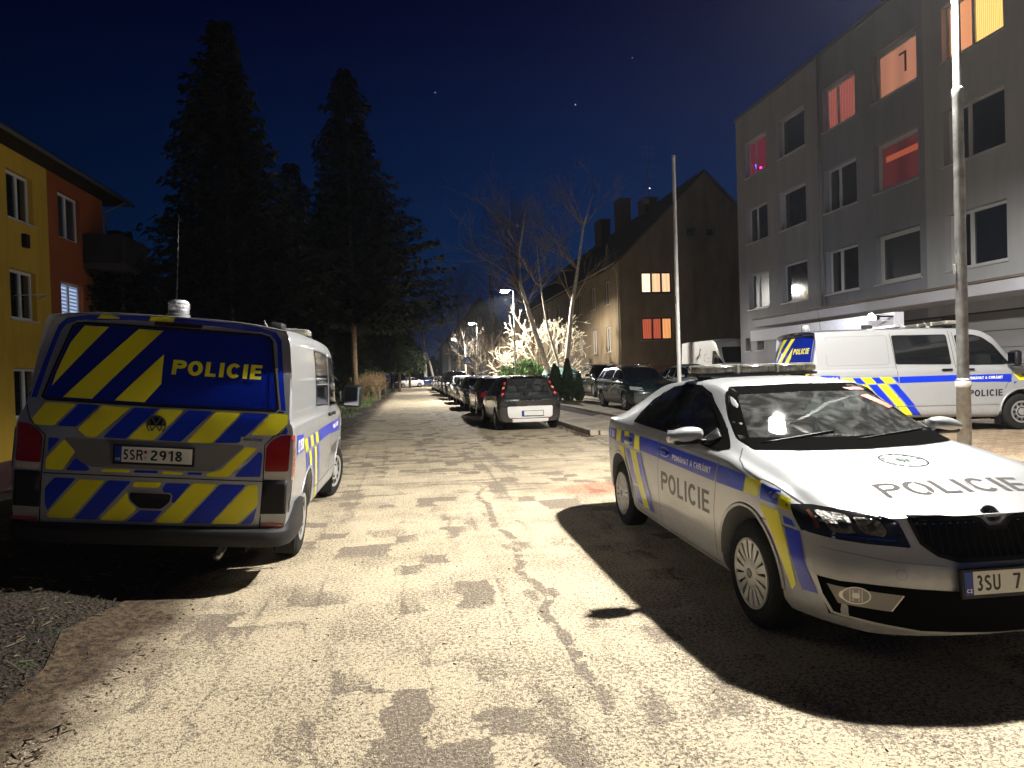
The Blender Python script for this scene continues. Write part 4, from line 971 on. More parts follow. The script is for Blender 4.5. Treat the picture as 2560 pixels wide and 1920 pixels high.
    s2 = seat(c.root, -1.02, 0, .52, 1.2); s2.name = 'rear_bench'
    bm = bmesh.new()
    for k in range(13): tube(bm, [(-.62, -.6+.1*k, .75), (-.62, -.6+.1*k, 1.28)], .003, 4)
    for k in range(6): tube(bm, [(-.62, -.62, .78+.1*k), (-.62, .62, .78+.1*k)], .003, 4)
    link('partition_grid', bm, mat('grid_metal', (.3, .3, .3), .5, .5), c.root)
    bm = bmesh.new(); bbox(bm, .30, .34, -.12, .12, 1.235, 1.30, .015, None, 3); tube(bm, [(.32, 0, 1.30), (.36, 0, 1.345)], .01, 6); link('rear_view_mirror', bm, DARKPL(), c.root, True, 50)
    zt = c.bvh.ray_cast(Vector((-.30, 0, 3)), Vector((0, 0, -1)))[0].z
    light_bar(c.root, Matrix.Translation((-.34, -.02, zt+.014)), 1.04)
    return c
# ------------------------------------------------------------------ ground
def sm(t): return smooth(t)
def H(x, y):
    """height of the terrain"""
    z = .155*sm((-1.75-x)/1.0)*sm((30-y)/16) + .03*sm((-1.75-x)/1.0)
    z -= 1.35*sm((-4.6-x)/4.5)
    z += (.20+.010*max(0, min(y, 45)-21))*sm((x-4.7)/1.5)*sm((62-y)/10)
    if x > 30 or x < -30: z -= 0
    return z
def sheet(name, xs, ys, m, dz, kind='structure', jitter=0, wave=None):
    bm = bmesh.new(); g = []
    rnd = random.Random(hash(name) % 1000 if 0 else len(name))
    for j, y in enumerate(ys):
        row = []
        for i, x in enumerate(xs):
            xx = x
            if wave and i in (0, len(xs)-1): xx += wave(y, i != 0)
            row.append(bm.verts.new((xx, y, H(xx, y)+dz)))
        g.append(row)
    for j in range(len(ys)-1):
        for i in range(len(xs)-1): bm.faces.new((g[j][i], g[j][i+1], g[j+1][i+1], g[j+1][i]))
    o = link(name, bm, m, None, True); tag(o, kind=kind); return o
def frange(a, b, s): return [a+s*k for k in range(int(round((b-a)/s))+1)]
def shader(name):
    m = bpy.data.materials.new(name); nt, b = nodes(m); return m, nt, b
def road_mat():
    """asphalt with a worn skin of pale winter grit: tyre lifts it off in patches"""
    m, nt, b = shader('gritted_asphalt'); q = NT(nt)
    warp = q.n('ShaderNodeTexNoise'); warp.inputs['Scale'].default_value = 2.6; warp.inputs['Detail'].default_value = 8; warp.inputs['Roughness'].default_value = .65; nt.links.new(q.v, warp.inputs['Vector'])
    wv = q.n('ShaderNodeVectorMath', operation='MULTIPLY_ADD'); nt.links.new(warp.outputs['Color'], wv.inputs[0]); wv.inputs[1].default_value = (.42, .42, 0); nt.links.new(q.v, wv.inputs[2])
    W_ = wv.outputs[0]
    grit = q.noise(42, None, 3, .65); grit2 = q.noise(115, None, 2, .6); speck = q.vor(85)
    blot = q.noise(1.1, q.mp((1.0, .45, 1), src=W_), 6, .62); streak = q.noise(1.0, q.mp((4.2, .20, 1), src=W_), 5, .6)
    # tread prints: blocks lifted out by tyres, in lanes along the street
    sep = q.n('ShaderNodeSeparateXYZ'); nt.links.new(W_, sep.inputs[0])
    cell = q.n('ShaderNodeCombineXYZ')
    nt.links.new(q.math('FLOOR', q.math('MULTIPLY', sep.outputs[0], 4.2)), cell.inputs[0]); nt.links.new(q.math('FLOOR', q.math('MULTIPLY', sep.outputs[1], 3.6)), cell.inputs[1])
    wn = q.n('ShaderNodeTexWhiteNoise'); nt.links.new(cell.outputs[0], wn.inputs['Vector'])
    prox = q.ramp(q.noise(.55, None, 2), .42, .55)
    blocks = q.math('MULTIPLY', q.ramp(wn.outputs['Value'], .68, .74), prox)
    cross = q.noise(1.0, q.mp((.55, 3.4, 1), src=W_), 5, .6)
    lane = q.noise(1.0, q.mp((9.0, .12, 1), src=q.v), 3, .5)
    sp0 = q.n('ShaderNodeSeparateXYZ'); nt.links.new(q.v, sp0.inputs[0]); X, Yc = sp0.outputs[0], sp0.outputs[1]
    band = q.math('MULTIPLY', q.ramp(Yc, 8.0, 9.0), q.ramp(Yc, 16, 12))       # scrubbing marks across the junction
    bare = q.math('ADD', q.math('ADD', q.ramp(blot, .57, .74), q.math('MULTIPLY', q.ramp(streak, .50, .72), .75)), q.math('MULTIPLY', blocks, .9))
    bare = q.math('ADD', bare, q.math('MULTIPLY', q.math('MULTIPLY', q.ramp(cross, .50, .64), band), .85))
    bare = q.math('MULTIPLY', bare, q.ramp(Yc, 13, 34, 1.0, .5))
    # a long scrape where the seam of the asphalt runs
    bare = q.math('ADD', bare, q.math('MULTIPLY', q.ramp(lane, .55, .70), .35))
    seamx = q.math('ABSOLUTE', q.math('SUBTRACT', q.math('ADD', X, q.math('MULTIPLY', q.noise(.9, q.mp((0, 1, 0))), .5)), 1.08))
    seam = q.math('MULTIPLY', q.ramp(seamx, .055, .025), q.math('MULTIPLY', q.ramp(Yc, 2.5, 3.2), q.ramp(Yc, 10.5, 8.5)))
    seam = q.math('MULTIPLY', seam, q.ramp(q.noise(6), .35, .5))
    bare = q.math('MAXIMUM', bare, seam)
    g = q.math('ADD', q.math('MULTIPLY', grit, .6), q.math('MULTIPLY', grit2, .4))
    cover = q.ramp(q.math('SUBTRACT', q.math('ADD', g, .18), q.math('MULTIPLY', bare, .34)), .43, .55)
    tone = q.noise(.35, None, 3)
    pale = q.mix(q.ramp(tone, .35, .65), (.50, .41, .275), (.60, .51, .36)); dens = q.ramp(q.noise(1.6, None, 5, .6), .35, .68, -.05, .05); pale = q.mix(q.ramp(q.math('ADD', q.noise(46, None, 4, .75), dens), .50, .55), pale, (.17, .135, .095)); pale = q.mix(q.ramp(q.noise(120, None, 2), .58, .64), pale, (.70, .64, .50))
    dark = q.mix(q.ramp(grit, .35, .65), (.115, .095, .072), (.235, .19, .145)); dark = q.mix(q.ramp(q.noise(60, None, 4, .75), .535, .60), dark, (.46, .39, .28))
    col = q.mix(cover, dark, pale)
    # white chips
    col = q.mix(q.math('MULTIPLY', q.ramp(speck, .14, .07), q.ramp(q.noise(7), .45, .6)), col, (.75, .70, .58))
    # reddish patch by the parked saloon
    dx = q.math('SUBTRACT', X, 2.35); dy = q.math('SUBTRACT', Yc, 8.75)
    rr = q.math('SQRT', q.math('ADD', q.math('MULTIPLY', dx, dx), q.math('MULTIPLY', q.math('MULTIPLY', dy, dy), 1.6)))
    red_patch = q.math('MULTIPLY', q.ramp(q.math('ADD', rr, q.math('MULTIPLY', q.noise(5), .7)), 1.15, .75), q.ramp(grit, .40, .55))
    col = q.mix(q.math('MULTIPLY', red_patch, .75), col, (.30, .042, .012))
    # dirt creeping in from the verge
    edge = q.ramp(q.math('ADD', X, q.math('MULTIPLY', q.math('SUBTRACT', q.noise(2.0, None, 6), .5), .9)), -1.35, -1.75)
    col = q.mix(edge, col, q.mix(q.ramp(q.noise(24, None, 6, .75), .42, .6), (.028, .018, .011), (.13, .092, .055)))
    nt.links.new(col, b.inputs['Base Color']); b.inputs['Roughness'].default_value = .82; b.inputs['Specular IOR Level'].default_value = .35
    q.bump(q.math('ADD', q.math('MULTIPLY', cover, .5), q.math('ADD', grit2, grit)), .55, .012, b)
    return m
def soil_mat():
    m, nt, b = shader('soil'); q = NT(nt)
    n1 = q.noise(1.3, None, 6, .6); n2 = q.noise(30, None, 4, .7); n3 = q.vor(40)
    col = q.mix(q.ramp(n1, .4, .62), (.012, .008, .005), (.034, .024, .015)); col = q.mix(q.ramp(n2, .56, .70), col, (.070, .052, .033)); col = q.mix(q.ramp(q.noise(5, None, 4), .58, .72), col, (.03, .05, .012))
    nt.links.new(col, b.inputs['Base Color']); b.inputs['Roughness'].default_value = .95; q.bump(q.math('ADD', n2, n3), .9, .03, b); return m
def grass_mat():
    m, nt, b = shader('verge_turf'); q = NT(nt)
    n1 = q.noise(.9, None, 6, .6); n2 = q.noise(40, q.mp((1, .5, 1)), 4, .7)
    col = q.mix(q.ramp(n2, .35, .65), (.03, .05, .012), (.11, .15, .04)); col = q.mix(q.ramp(n1, .54, .68), col, (.11, .085, .05))
    nt.links.new(col, b.inputs['Base Color']); b.inputs['Roughness'].default_value = .95; q.bump(n2, .9, .04, b); return m
def cobble_mat():
    m, nt, b = shader('paver_blocks'); q = NT(nt)
    br = q.n('ShaderNodeTexBrick'); br.inputs['Scale'].default_value = 1; br.inputs['Mortar Size'].default_value = .008; br.inputs['Mortar Smooth'].default_value = .3
    br.inputs['Brick Width'].default_value = .22; br.inputs['Row Height'].default_value = .11; br.inputs['Color1'].default_value = (.36, .26, .16, 1); br.inputs['Color2'].default_value = (.22, .155, .10, 1); br.inputs['Mortar'].default_value = (.07, .05, .035, 1)
    nt.links.new(q.v, br.inputs['Vector'])
    n1 = q.noise(1.4, None, 6, .65); n2 = q.noise(28, None, 4)
    col = q.mix(q.ramp(n1, .45, .62), br.outputs['Color'], (.34, .27, .18)); col = q.mix(q.ramp(n2, .5, .7), col, (.10, .075, .05))
    nt.links.new(col, b.inputs['Base Color']); b.inputs['Roughness'].default_value = .85
    q.bump(q.math('SUBTRACT', n2, q.math('MULTIPLY', br.outputs['Fac'], 1.5)), .8, .015, b); return m
def pavement_mat():
    m, nt, b = shader('pavement_asphalt'); q = NT(nt)
    n1 = q.noise(1.0, None, 6, .65); n2 = q.noise(60, None, 3)
    col = q.mix(q.ramp(n1, .42, .6), (.19, .155, .115), (.38, .31, .22)); col = q.mix(q.ramp(n2, .5, .66), col, (.48, .40, .30))
    nt.links.new(col, b.inputs['Base Color']); b.inputs['Roughness'].default_value = .9; q.bump(n2, .5, .01, b); return m
def gabion(a, b): pass
xs = [-400, -120, -60, -30, -20, -14]+frange(-12, -1.0, .5)+frange(0, 4, 1)+frange(4.5, 10, .5)+[12, 16, 22, 30, 60, 120, 400]
ys = [-400, -100, -40, -20]+frange(-10, 24, 1)+frange(26, 60, 2)+[70, 80, 90, 100, 120, 160, 260, 700]
sheet('ground', xs, ys, soil_mat(), -.012)
rd = lambda y, right: (.10*math.sin(y*.9)+.07*math.sin(y*2.3+1)+.05*math.sin(y*5.1)) if not right else 0
sheet('road', [-1.95, -1.5]+frange(-1, 4, 1)+[4.15], frange(-14, 16, .5)+frange(17, 140, 1), road_mat(), 0, wave=rd)
def entry_edge(y, right): return 0
sheet('courtyard', [4.15]+frange(4.5, 8, .5)+[10, 12, 14.4], frange(-14, 21, 1), cobble_mat(), -.003)
def slab(name, x0, x1, y0, y1, z0, z1, m, bev=.015, kind='structure', label=None, cat=None):
    bm = bmesh.new(); n = max(1, int((y1-y0)/1.0)) if name == 'kerb' else 1
    if name == 'kerb':
        for k in range(n):
            a = lerp(y0, y1, k/n)+.004; b = lerp(y0, y1, (k+1)/n)-.004; d = .006*math.sin(k*7.3); bbox(bm, x0+d, x1+d, a, b, z0, z1+.004*math.sin(k*3.1), bev)
    else: bbox(bm, x0, x1, y0, y1, z0, z1, bev)
    o = link(name, bm, m, None); tag(o, kind=kind); return o
KERB = mat('kerb_concrete', (.36, .31, .24), .9, var=.25, vscale=3, bump=.4, bscale=40)
PV = pavement_mat()
slab('kerb', 4.16, 4.36, 15.9, 132, -.1, .13, KERB)
slab('pavement', 4.365, 5.84, 15.95, 132, -.1, .115, PV, .004)
slab('kerb', 5.845, 5.97, 19.2, 60, -.1, .245, KERB)
sheet('parking_lot', [5.975, 6.3, 6.7, 7.2, 9, 12, 14.4], frange(21.02, 45, 1), PV, .003)
sheet('apron', [4.16, 4.6, 5.0, 5.4, 5.97], [13.2, 14, 15, 15.95], PV, .012)
slab('kerb', 4.37, 4.75, 15.78, 15.94, -.1, .12, KERB)
slab('kerb', 7.60, 7.72, 26.4, 30.6, .1, .36, KERB)
# left verge
sheet('verge', [-5.4, -5.0, -4.5, -4.0, -3.5, -3.0, -2.6, -2.35], frange(12.5, 100, .75), grass_mat(), .006, wave=lambda y, r: .22*math.sin(y*.7)+.12*math.sin(y*1.9+.4))
def tufts(name, rect, n, hmin, hmax, m, seed, lean=.5, wid=.006, dens=None):
    rnd = random.Random(seed); bm = bmesh.new()
    for _ in range(n):
        x = rnd.uniform(rect[0], rect[1]); y = rnd.uniform(rect[2], rect[3])**1.0
        if dens and rnd.random() > dens(x, y): continue
        z = H(x, y); h = rnd.uniform(hmin, hmax); a = rnd.uniform(0, 2*PI); l = rnd.uniform(0, lean)*h; w = wid*rnd.uniform(.6, 1.5)
        d = Vector((math.cos(a), math.sin(a), 0)); s = Vector((-d.y, d.x, 0))*w; p = Vector((x, y, z-.005))
        v = [bm.verts.new(q) for q in (p-s, p+s, p+d*l*.4+Vector((0, 0, h*.6))+s*.7, p+d*l*.4+Vector((0, 0, h*.6))-s*.7, p+d*l+Vector((0, 0, h)))]
        bm.faces.new(v[:4]); bm.faces.new((v[3], v[2], v[4]))
    o = link(name, bm, m); tag(o, kind='stuff'); return o
GR = mat('grass_blade', (.085, .13, .030), .8, var=.5, vscale=3)
g = tufts('grass', (-4.9, -2.2, 12.5, 62), 16000, .04, .14, GR, 5, dens=lambda x, y: (.25+.75*sm(-2.3-x))*(.4+.6*(noise.noise(Vector((x*.9, y*.6, 0)))+.5)), wid=.012)
tag(g, 'short uneven grass on the verge left of the road', 'grass')
# leaf litter and twigs on the dirt at the lower left
def litter(name, n, region, seed, size, label, cat):
    rnd = random.Random(seed); bm = bmesh.new()
    for _ in range(n):
        x, y = region(rnd)
        z = H(x, y); s = rnd.uniform(*size)*(1 if rnd.random() < .85 else 1.6); a = rnd.uniform(0, 2*PI)
        M = Matrix.Translation((x, y, z+.002+.0*s)) @ Matrix.Rotation(a, 4, 'Z') @ Matrix.Rotation(rnd.uniform(-.5, .5), 4, 'X') @ Matrix.Rotation(rnd.uniform(-.4, .4), 4, 'Y')
        mi = rnd.choice((0, 0, 0, 1, 1, 2)); 
        if rnd.random() < .35:
            l = s*rnd.uniform(1.5, 4); box(bm, -l/2, l/2, -.0022, .0022, 0, .004, M, mi)
        else:
            vs = [bm.verts.new(M @ Vector(p)) for p in ((-s/2, 0, 0), (0, -s*.3, s*.12), (s/2, 0, 0), (0, s*.3, s*.1))]; f = bm.faces.new(vs); f.material_index = mi
    o = link(name, bm, [mat('litter_brown', (.065, .04, .022), .9), mat('litter_dark', (.035, .024, .015), .9), mat('litter_pale', (.17, .13, .08), .8)]); tag(o, label, cat, kind='stuff'); return o
litter('leaf_litter', 5200, lambda r: (lambda y: (lerp(-1.55-.04*r.random(), -4.4, r.random()**1.3), y))(r.uniform(1.8, 8.0)), 11, (.008, .035), 'dead leaves and twigs on the dirt at the road edge', 'leaf litter')
litter('road_debris', 260, lambda r: (r.uniform(-1.6, 2.6)*1.0, 1.8+abs(r.gauss(0, 2.2))), 12, (.003, .009), 'small bits of leaf and grit scattered on the road', 'debris')
def stones(name, n, region, seed, size, m, label, cat):
    rnd = random.Random(seed); bm = bmesh.new()
    for _ in range(n):
        x, y = region(rnd); s = rnd.uniform(*size); a = rnd.uniform(0, 6.28)
        M = Matrix.Translation((x, y, H(x, y)+s*.2)) @ Matrix.Rotation(a, 4, 'Z') @ Matrix.Rotation(rnd.uniform(0, 1), 4, 'X')
        r = [bm.verts.new(M @ Vector((p[0]*s*rnd.uniform(.35, .6), p[1]*s*rnd.uniform(.35, .6), p[2]*s*rnd.uniform(.25, .4)))) for p in ((1, 0, 0), (0, 1, 0), (-1, 0, 0), (0, -1, 0), (0, 0, 1), (0, 0, -1))]
        for i in range(4): bm.faces.new((r[i], r[(i+1) % 4], r[4])); bm.faces.new((r[(i+1) % 4], r[i], r[5]))
    o = link(name, bm, m); tag(o, label, cat, kind='stuff')
stones('grit', 9000, lambda r: (r.uniform(-1.7, 3.2), 1.9+abs(r.gauss(0, 1.6))), 21, (.004, .011), mat('grit_stone', (.60, .52, .38), .8, var=.3), 'loose pale grit scattered over the near road', 'grit')
stones('grit', 2600, lambda r: (lerp(-1.5, -3.6, r.random()), r.uniform(2, 7.5)), 22, (.006, .022), mat('dirt_clod', (.075, .052, .034), .95, var=.4), 'crumbs of soil along the dirty road edge at the lower left', 'soil crumbs')
stones('grit', 1400, lambda r: (4.05+r.gauss(0, .10), 15.5+abs(r.gauss(0, 3.5))), 23, (.008, .03), mat('dirt_clod', (.075, .052, .034), .95, var=.4), 'crumbled grit along the broken kerb', 'gravel')
# ------------------------------------------------------------------ buildings
def rebase(root):
    """children were modelled in world coordinates; keep them there under an empty that stands at the thing's base"""
    for ch in root.children:
        if ch.type == 'MESH': ch.matrix_parent_inverse = Matrix.Translation(-root.location)
    return root

def facade(bm, O, U, Wd, Ht, openings, depth=.22, base=0, mi_wall=None, cuts=()):
    """wall in the plane O + a*U + b*Z, outward normal = U x Z ; openings (a0,a1,b0,b1)"""
    O, U = Vector(O), Vector(U).normalized(); Z = Vector((0, 0, 1)); N = U.cross(Z)
    A = sorted({0, Wd, *cuts, *[o[i] for o in openings for i in (0, 1)]}); B = sorted({base, Ht, *[o[i] for o in openings for i in (2, 3)]})
    A = [a for a in A if 0 <= a <= Wd]; B = [b for b in B if base <= b <= Ht]
    for i in range(len(A)-1):
        for j in range(len(B)-1):
            a, b = (A[i]+A[i+1])/2, (B[j]+B[j+1])/2
            if any(o[0] < a < o[1] and o[2] < b < o[3] for o in openings): continue
            f = bm.faces.new([bm.verts.new(O+U*p+Z*q) for p, q in ((A[i], B[j]), (A[i+1], B[j]), (A[i+1], B[j+1]), (A[i], B[j+1]))])
            if mi_wall: f.material_index = mi_wall(a, b)
    for o in openings:
        c = [(o[0], o[2]), (o[1], o[2]), (o[1], o[3]), (o[0], o[3])]
        for k in range(4):
            p, q = c[k], c[(k+1) % 4]
            f = bm.faces.new([bm.verts.new(O+U*p[0]+Z*p[1]), bm.verts.new(O+U*q[0]+Z*q[1]), bm.verts.new(O+U*q[0]+Z*q[1]-N*depth), bm.verts.new(O+U*p[0]+Z*p[1]-N*depth)])
            if mi_wall: f.material_index = mi_wall((o[0]+o[1])/2, (o[2]+o[3])/2)
def window_part(parent, O, U, o, depth, fm, pane, bars=(.5,), fw=.07, sill=None, extra=None, label=None, back=None, name='window'):
    O, U = Vector(O), Vector(U).normalized(); Z = Vector((0, 0, 1)); N = U.cross(Z)
    M = Matrix.Identity(4)
    for i in range(3): M[i][0], M[i][1], M[i][2], M[i][3] = U[i], Z[i], N[i], (O+U*o[0]+Z*o[2]-N*(depth-.005))[i]
    w, h = o[1]-o[0], o[3]-o[2]
    bm = bmesh.new()
    box(bm, 0, w, 0, fw, 0, .06, M); box(bm, 0, w, h-fw, h, 0, .06, M); box(bm, 0, fw, fw, h-fw, 0, .06, M); box(bm, w-fw, w, fw, h-fw, 0, .06, M)
    for b in bars: box(bm, w*b-fw*.65, w*b+fw*.65, fw, h-fw, .004, .064, M)
    f = link(name, bm, fm, parent)
    xs_ = [0]+[w*b for b in bars]+[w]
    for i in range(len(xs_)-1):
        bm = bmesh.new(); v = [bm.verts.new(M @ Vector(p)) for p in ((xs_[i]+fw*.6, fw*.9, .022), (xs_[i+1]-fw*.6, fw*.9, .022), (xs_[i+1]-fw*.6, h-fw*.9, .022), (xs_[i]+fw*.6, h-fw*.9, .022))]; bm.faces.new(v)
        link('pane', bm, pane[i] if isinstance(pane, (list, tuple)) else pane, f)
    if sill:
        bm = bmesh.new(); box(bm, -.06, w+.06, -.045, -.005, -.01, depth+.05, M); link('sill', bm, sill, f)
    if extra: extra(f, M, w, h)
    if label: f['label'] = label
    return f
PANE = mat('dark_pane', (.012, .014, .018), .04, coat=1)
PANE2 = mat('dark_pane_curtain', (.05, .055, .065), .25, coat=1)
WF = mat('white_frame', (.55, .55, .54), .5); DF = mat('brown_frame', (.045, .03, .022), .6)
def curtain(name, col, s, folds=26, dark=.55):
    if name in MATS: return MATS[name]
    m, nt, b = shader(name); q = NT(nt)
    w = q.n('ShaderNodeTexWave', wave_type='BANDS', bands_direction='DIAGONAL'); w.inputs['Scale'].default_value = folds/6; w.inputs['Distortion'].default_value = 1.5
    nt.links.new(q.mp((1, 1, .05)), w.inputs['Vector'])
    c = q.mix(q.ramp(w.outputs['Fac'], 0, 1), tuple(x*dark for x in col), col)
    nt.links.new(c, b.inputs['Emission Color']); b.inputs['Emission Strength'].default_value = s; b.inputs['Base Color'].default_value = (*[x*.2 for x in col], 1); b.inputs['Roughness'].default_value = .3; b.inputs['Coat Weight'].default_value = .5
    MATS[name] = m; return m
# --- grey apartment block on the right
def apartment_block():
    X0 = 14.5; YN = 28.8; root = empty('apartment_block', (X0, 14, 0), 0, 'four-storey grey panel apartment block with several red and orange lit windows', 'building')
    L = 38.0; O = Vector((X0, YN, 0)); U = Vector((0, -1, 0))          # outward normal = U x Z = (-1,0,0)
    cols = [(26.25, 28.0), (23.5, 25.3), (20.6, 22.35), (17.85, 19.75), (14.95, 16.9), (12.1, 13.95), (9.2, 11.1), (6.3, 8.15), (3.4, 5.2), (.4, 2.2), (-2.6, -.8), (-5.6, -3.8)]
    zs = [(3.95, 5.45), (6.78, 8.26), (9.58, 11.05)]
    ops = [(YN-b, YN-a, z0, z1) for a, b in cols for z0, z1 in zs]
    base_ops = [(YN-28.35, YN-27.9, 2.2, 2.75), (YN-27.35, YN-26.8, 2.2, 2.75)]
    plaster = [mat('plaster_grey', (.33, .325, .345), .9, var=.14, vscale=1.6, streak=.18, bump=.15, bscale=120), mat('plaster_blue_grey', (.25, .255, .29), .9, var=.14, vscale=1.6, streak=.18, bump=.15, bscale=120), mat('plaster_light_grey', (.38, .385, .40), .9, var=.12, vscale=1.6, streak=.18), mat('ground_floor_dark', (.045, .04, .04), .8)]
    def wm(a, b):
        y = YN-a
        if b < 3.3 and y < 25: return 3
        return 1 if 17.6 < y < 22.5 or 5.6 < y < 8.6 else (2 if y < 17.6 else 0)
    bm = bmesh.new(); facade(bm, O, U, L, 12.3, ops+base_ops, .24, -.1, wm, cuts=(YN-22.5, YN-17.6, 3.8, YN-8.6, YN-5.6))
    # remaining walls and roof
    Y1 = YN-L
    for q in (((X0, YN), (X0+11, YN)), ((X0+11, YN), (X0+11, Y1)), ((X0+11, Y1), (X0, Y1))):
        bm.faces.new([bm.verts.new((q[0][0], q[0][1], -.1)), bm.verts.new((q[0][0], q[0][1], 12.3)), bm.verts.new((q[1][0], q[1][1], 12.3)), bm.verts.new((q[1][0], q[1][1], -.1))])
    link('wall', bm, plaster, root)
    bm = bmesh.new(); box(bm, X0-.06, X0+11.06, Y1-.06, YN+.06, 12.3, 12.42); link('roof', bm, mat('roof_sheet', (.12, .12, .125), .6), root)
    sill = mat('sill_sheet', (.45, .45, .46), .5)
    red = curtain('red_lit_curtain', (.72, .19, .15), .50); pink = curtain('pink_lit_curtain', (.20, .022, .04), .7); orange = curtain('orange_lit_room', (.85, .34, .20), .52, 5, .8); amber = curtain('amber_lit_blind', (1.0, .58, .16), 1.7, 60, .55); dim = curtain('dim_red_room', (.10, .018, .020), .8, 4, .6)
    peach = curtain('peach_lit_wall', (1.0, .40, .18), 1.0, 3, .8)
    for ci, (a, b) in enumerate(cols):
        for ri, (z0, z1) in enumerate(zs):
            o = (YN-b, YN-a, z0, z1); two = ci % 2 == 0; bars = (.36,) if two else (); pane = PANE if (ci+ri) % 3 else PANE2; ex = None
            if (ci, ri) == (0, 2):
                pane = [pink, pink]
                def ex(f, M, w, h):
                    for x, y, c, n in ((.62, .30, (.05, .05, 1.0), 'blue'), (.95, .22, (1.0, .03, .25), 'magenta'), (.58, .42, (.2, .1, 1.0), 'violet')):
                        bm = bmesh.new(); bmesh.ops.create_icosphere(bm, subdivisions=1, radius=.05, matrix=M @ Matrix.Translation((x, y, .04))); link('party_light', bm, emis('party_'+n, c, 5), f)
            if (ci, ri) == (2, 2): pane = [red, red]
            if (ci, ri) == (3, 2):
                pane = orange
                def ex(f, M, w, h):
                    bm = bmesh.new(); box(bm, w*.62, w*.66, h*.35, h*.72, .03, .04, M); box(bm, w*.50, w*.66, h*.72, h*.76, .03, .04, M); link('lamp_silhouette', bm, DF, f)
            if (ci, ri) == (3, 1):
                pane = dim
                def ex(f, M, w, h):
                    bm = bmesh.new(); box(bm, w*.16, w*.88, h*.60, h*.72, .026, .03, M); link('lit_shelf', bm, emis('shelf_glow', (.6, .12, .05), .55), f)
            if (ci, ri) == (4, 2): pane = [peach, amber]; bars = (.45,)
            if (ci, ri) == (1, 0):
                def ex(f, M, w, h):
                    rnd = random.Random(2); bm = bmesh.new()
                    for k in range(16):
                        p = Vector((w*.62+rnd.uniform(0, .2), .05, .05)); pts = [p]; d = Vector((rnd.uniform(-.6, .9), 1, 0)).normalized()
                        for j in range(4): d = (d+Vector((rnd.uniform(-.5, .5), rnd.uniform(-.3, .3), 0))).normalized(); p = p+d*.12; pts.append(Vector((min(max(p.x, .1), w-.1), min(max(p.y, .05), h*.62), .05)))
                        tube(bm, [M @ q_ for q_ in pts], .006, 4)
                    link('branch_reflection', bm, emis('reflection_glow', (1.0, .85, .6), .6), f)  # glowing twigs imitate a lit tree mirrored in the pane
            fw = .13 if ci == 3 else .075
            window_part(root, O, U, o, .24, WF, pane, bars, fw, sill, ex)
    for o in base_ops: window_part(root, O, U, o, .24, WF, PANE, (), .05, sill, name='basement_window')
    for yy in (22.5, 8.6):
        bm = bmesh.new(); tube(bm, [(X0-.07, yy, 12.25), (X0-.07, yy, 3.4)], .05, 8); link('downpipe', bm, mat('downpipe_grey', (.22, .22, .225), .6), root, True)
    # shop front level: canopy, fascia, columns of dark glass
    bm = bmesh.new(); bbox(bm, X0-1.35, X0-.01, Y1+1, 25.0, 3.02, 3.30, .01); link('canopy', bm, mat('canopy_white', (.34, .34, .37), .6, var=.06, vscale=1.5), root)
    bm = bmesh.new(); bbox(bm, X0-1.40, X0+.02, Y1+1, 25.05, 3.305, 3.37, .01); link('canopy_edge', bm, mat('canopy_edge_brown', (.10, .075, .06), .6), root)
    for y in (2, 6.2, 10.4, 14.6, 18.8):
        bm = bmesh.new(); bbox(bm, X0-.03, X0+.01, y-1.7, y+1.7, .5, 2.7, .005); w = link('garage_door', bm, mat('garage_grey', (.16, .16, .165), .6), root)
        bm = bmesh.new()
        for k in range(5): box(bm, X0-.036, X0-.031, y-1.65, y+1.65, .55+.42*k, .565+.42*k)
        link('door_groove', bm, GAP(), w)
    return root
rebase(apartment_block())
def flood_lamp(x, y, z):
    root = empty('canopy_floodlight', (x, y, z), 0, 'bright white floodlight under the canopy of the grey apartment block', 'lamp')
    bm = bmesh.new(); bbox(bm, -.05, .05, -.16, .16, -.10, .02, .015); bbox(bm, .03, .58, -.02, .02, -.03, .01, .004); link('housing', bm, DARKPL(), root)
    bm = bmesh.new(); lathe(bm, [(-.10, .001), (-.085, .04), (-.06, .065), (-.02, .075), (.0, .07)], 20, Matrix.Translation((-.05, 0, 0)) @ Matrix.Rotation(R(90), 4, 'Y'), axis='z'); link('lens', bm, emis('flood_glow', (.95, .97, 1), 120), root, True)
    l = bpy.data.lights.new('flood_light', 'POINT'); l.energy = 2600; l.color = (.88, .92, 1); l.shadow_soft_size = .05
    lo = bpy.data.objects.new('flood_light', l); C.objects.link(lo); lo.parent = root; lo.location = (-.10, .0, -.04)
    return root
# entrance canopy with pale fascia, lit from its near end
def entrance_canopy():
    root = empty('entrance_canopy', (13.2, 19.5, 0), 0, 'flat white canopy over the entrance behind the right-hand police van', 'canopy')
    bm = bmesh.new(); bbox(bm, 12.15, 12.42, 15.9, 23.4, 2.42, 2.80, .01); link('slab', bm, mat('canopy_slab_white', (.72, .73, .80), .5, var=.05), root)
    for y in (16.3, 21.4):
        bm = bmesh.new(); tube(bm, [(12.29, y, .1), (12.29, y, 2.5)], .05, 10); link('post', bm, mat('post_grey', (.3, .3, .3), .5, .5), root)
    return root
rebase(entrance_canopy())
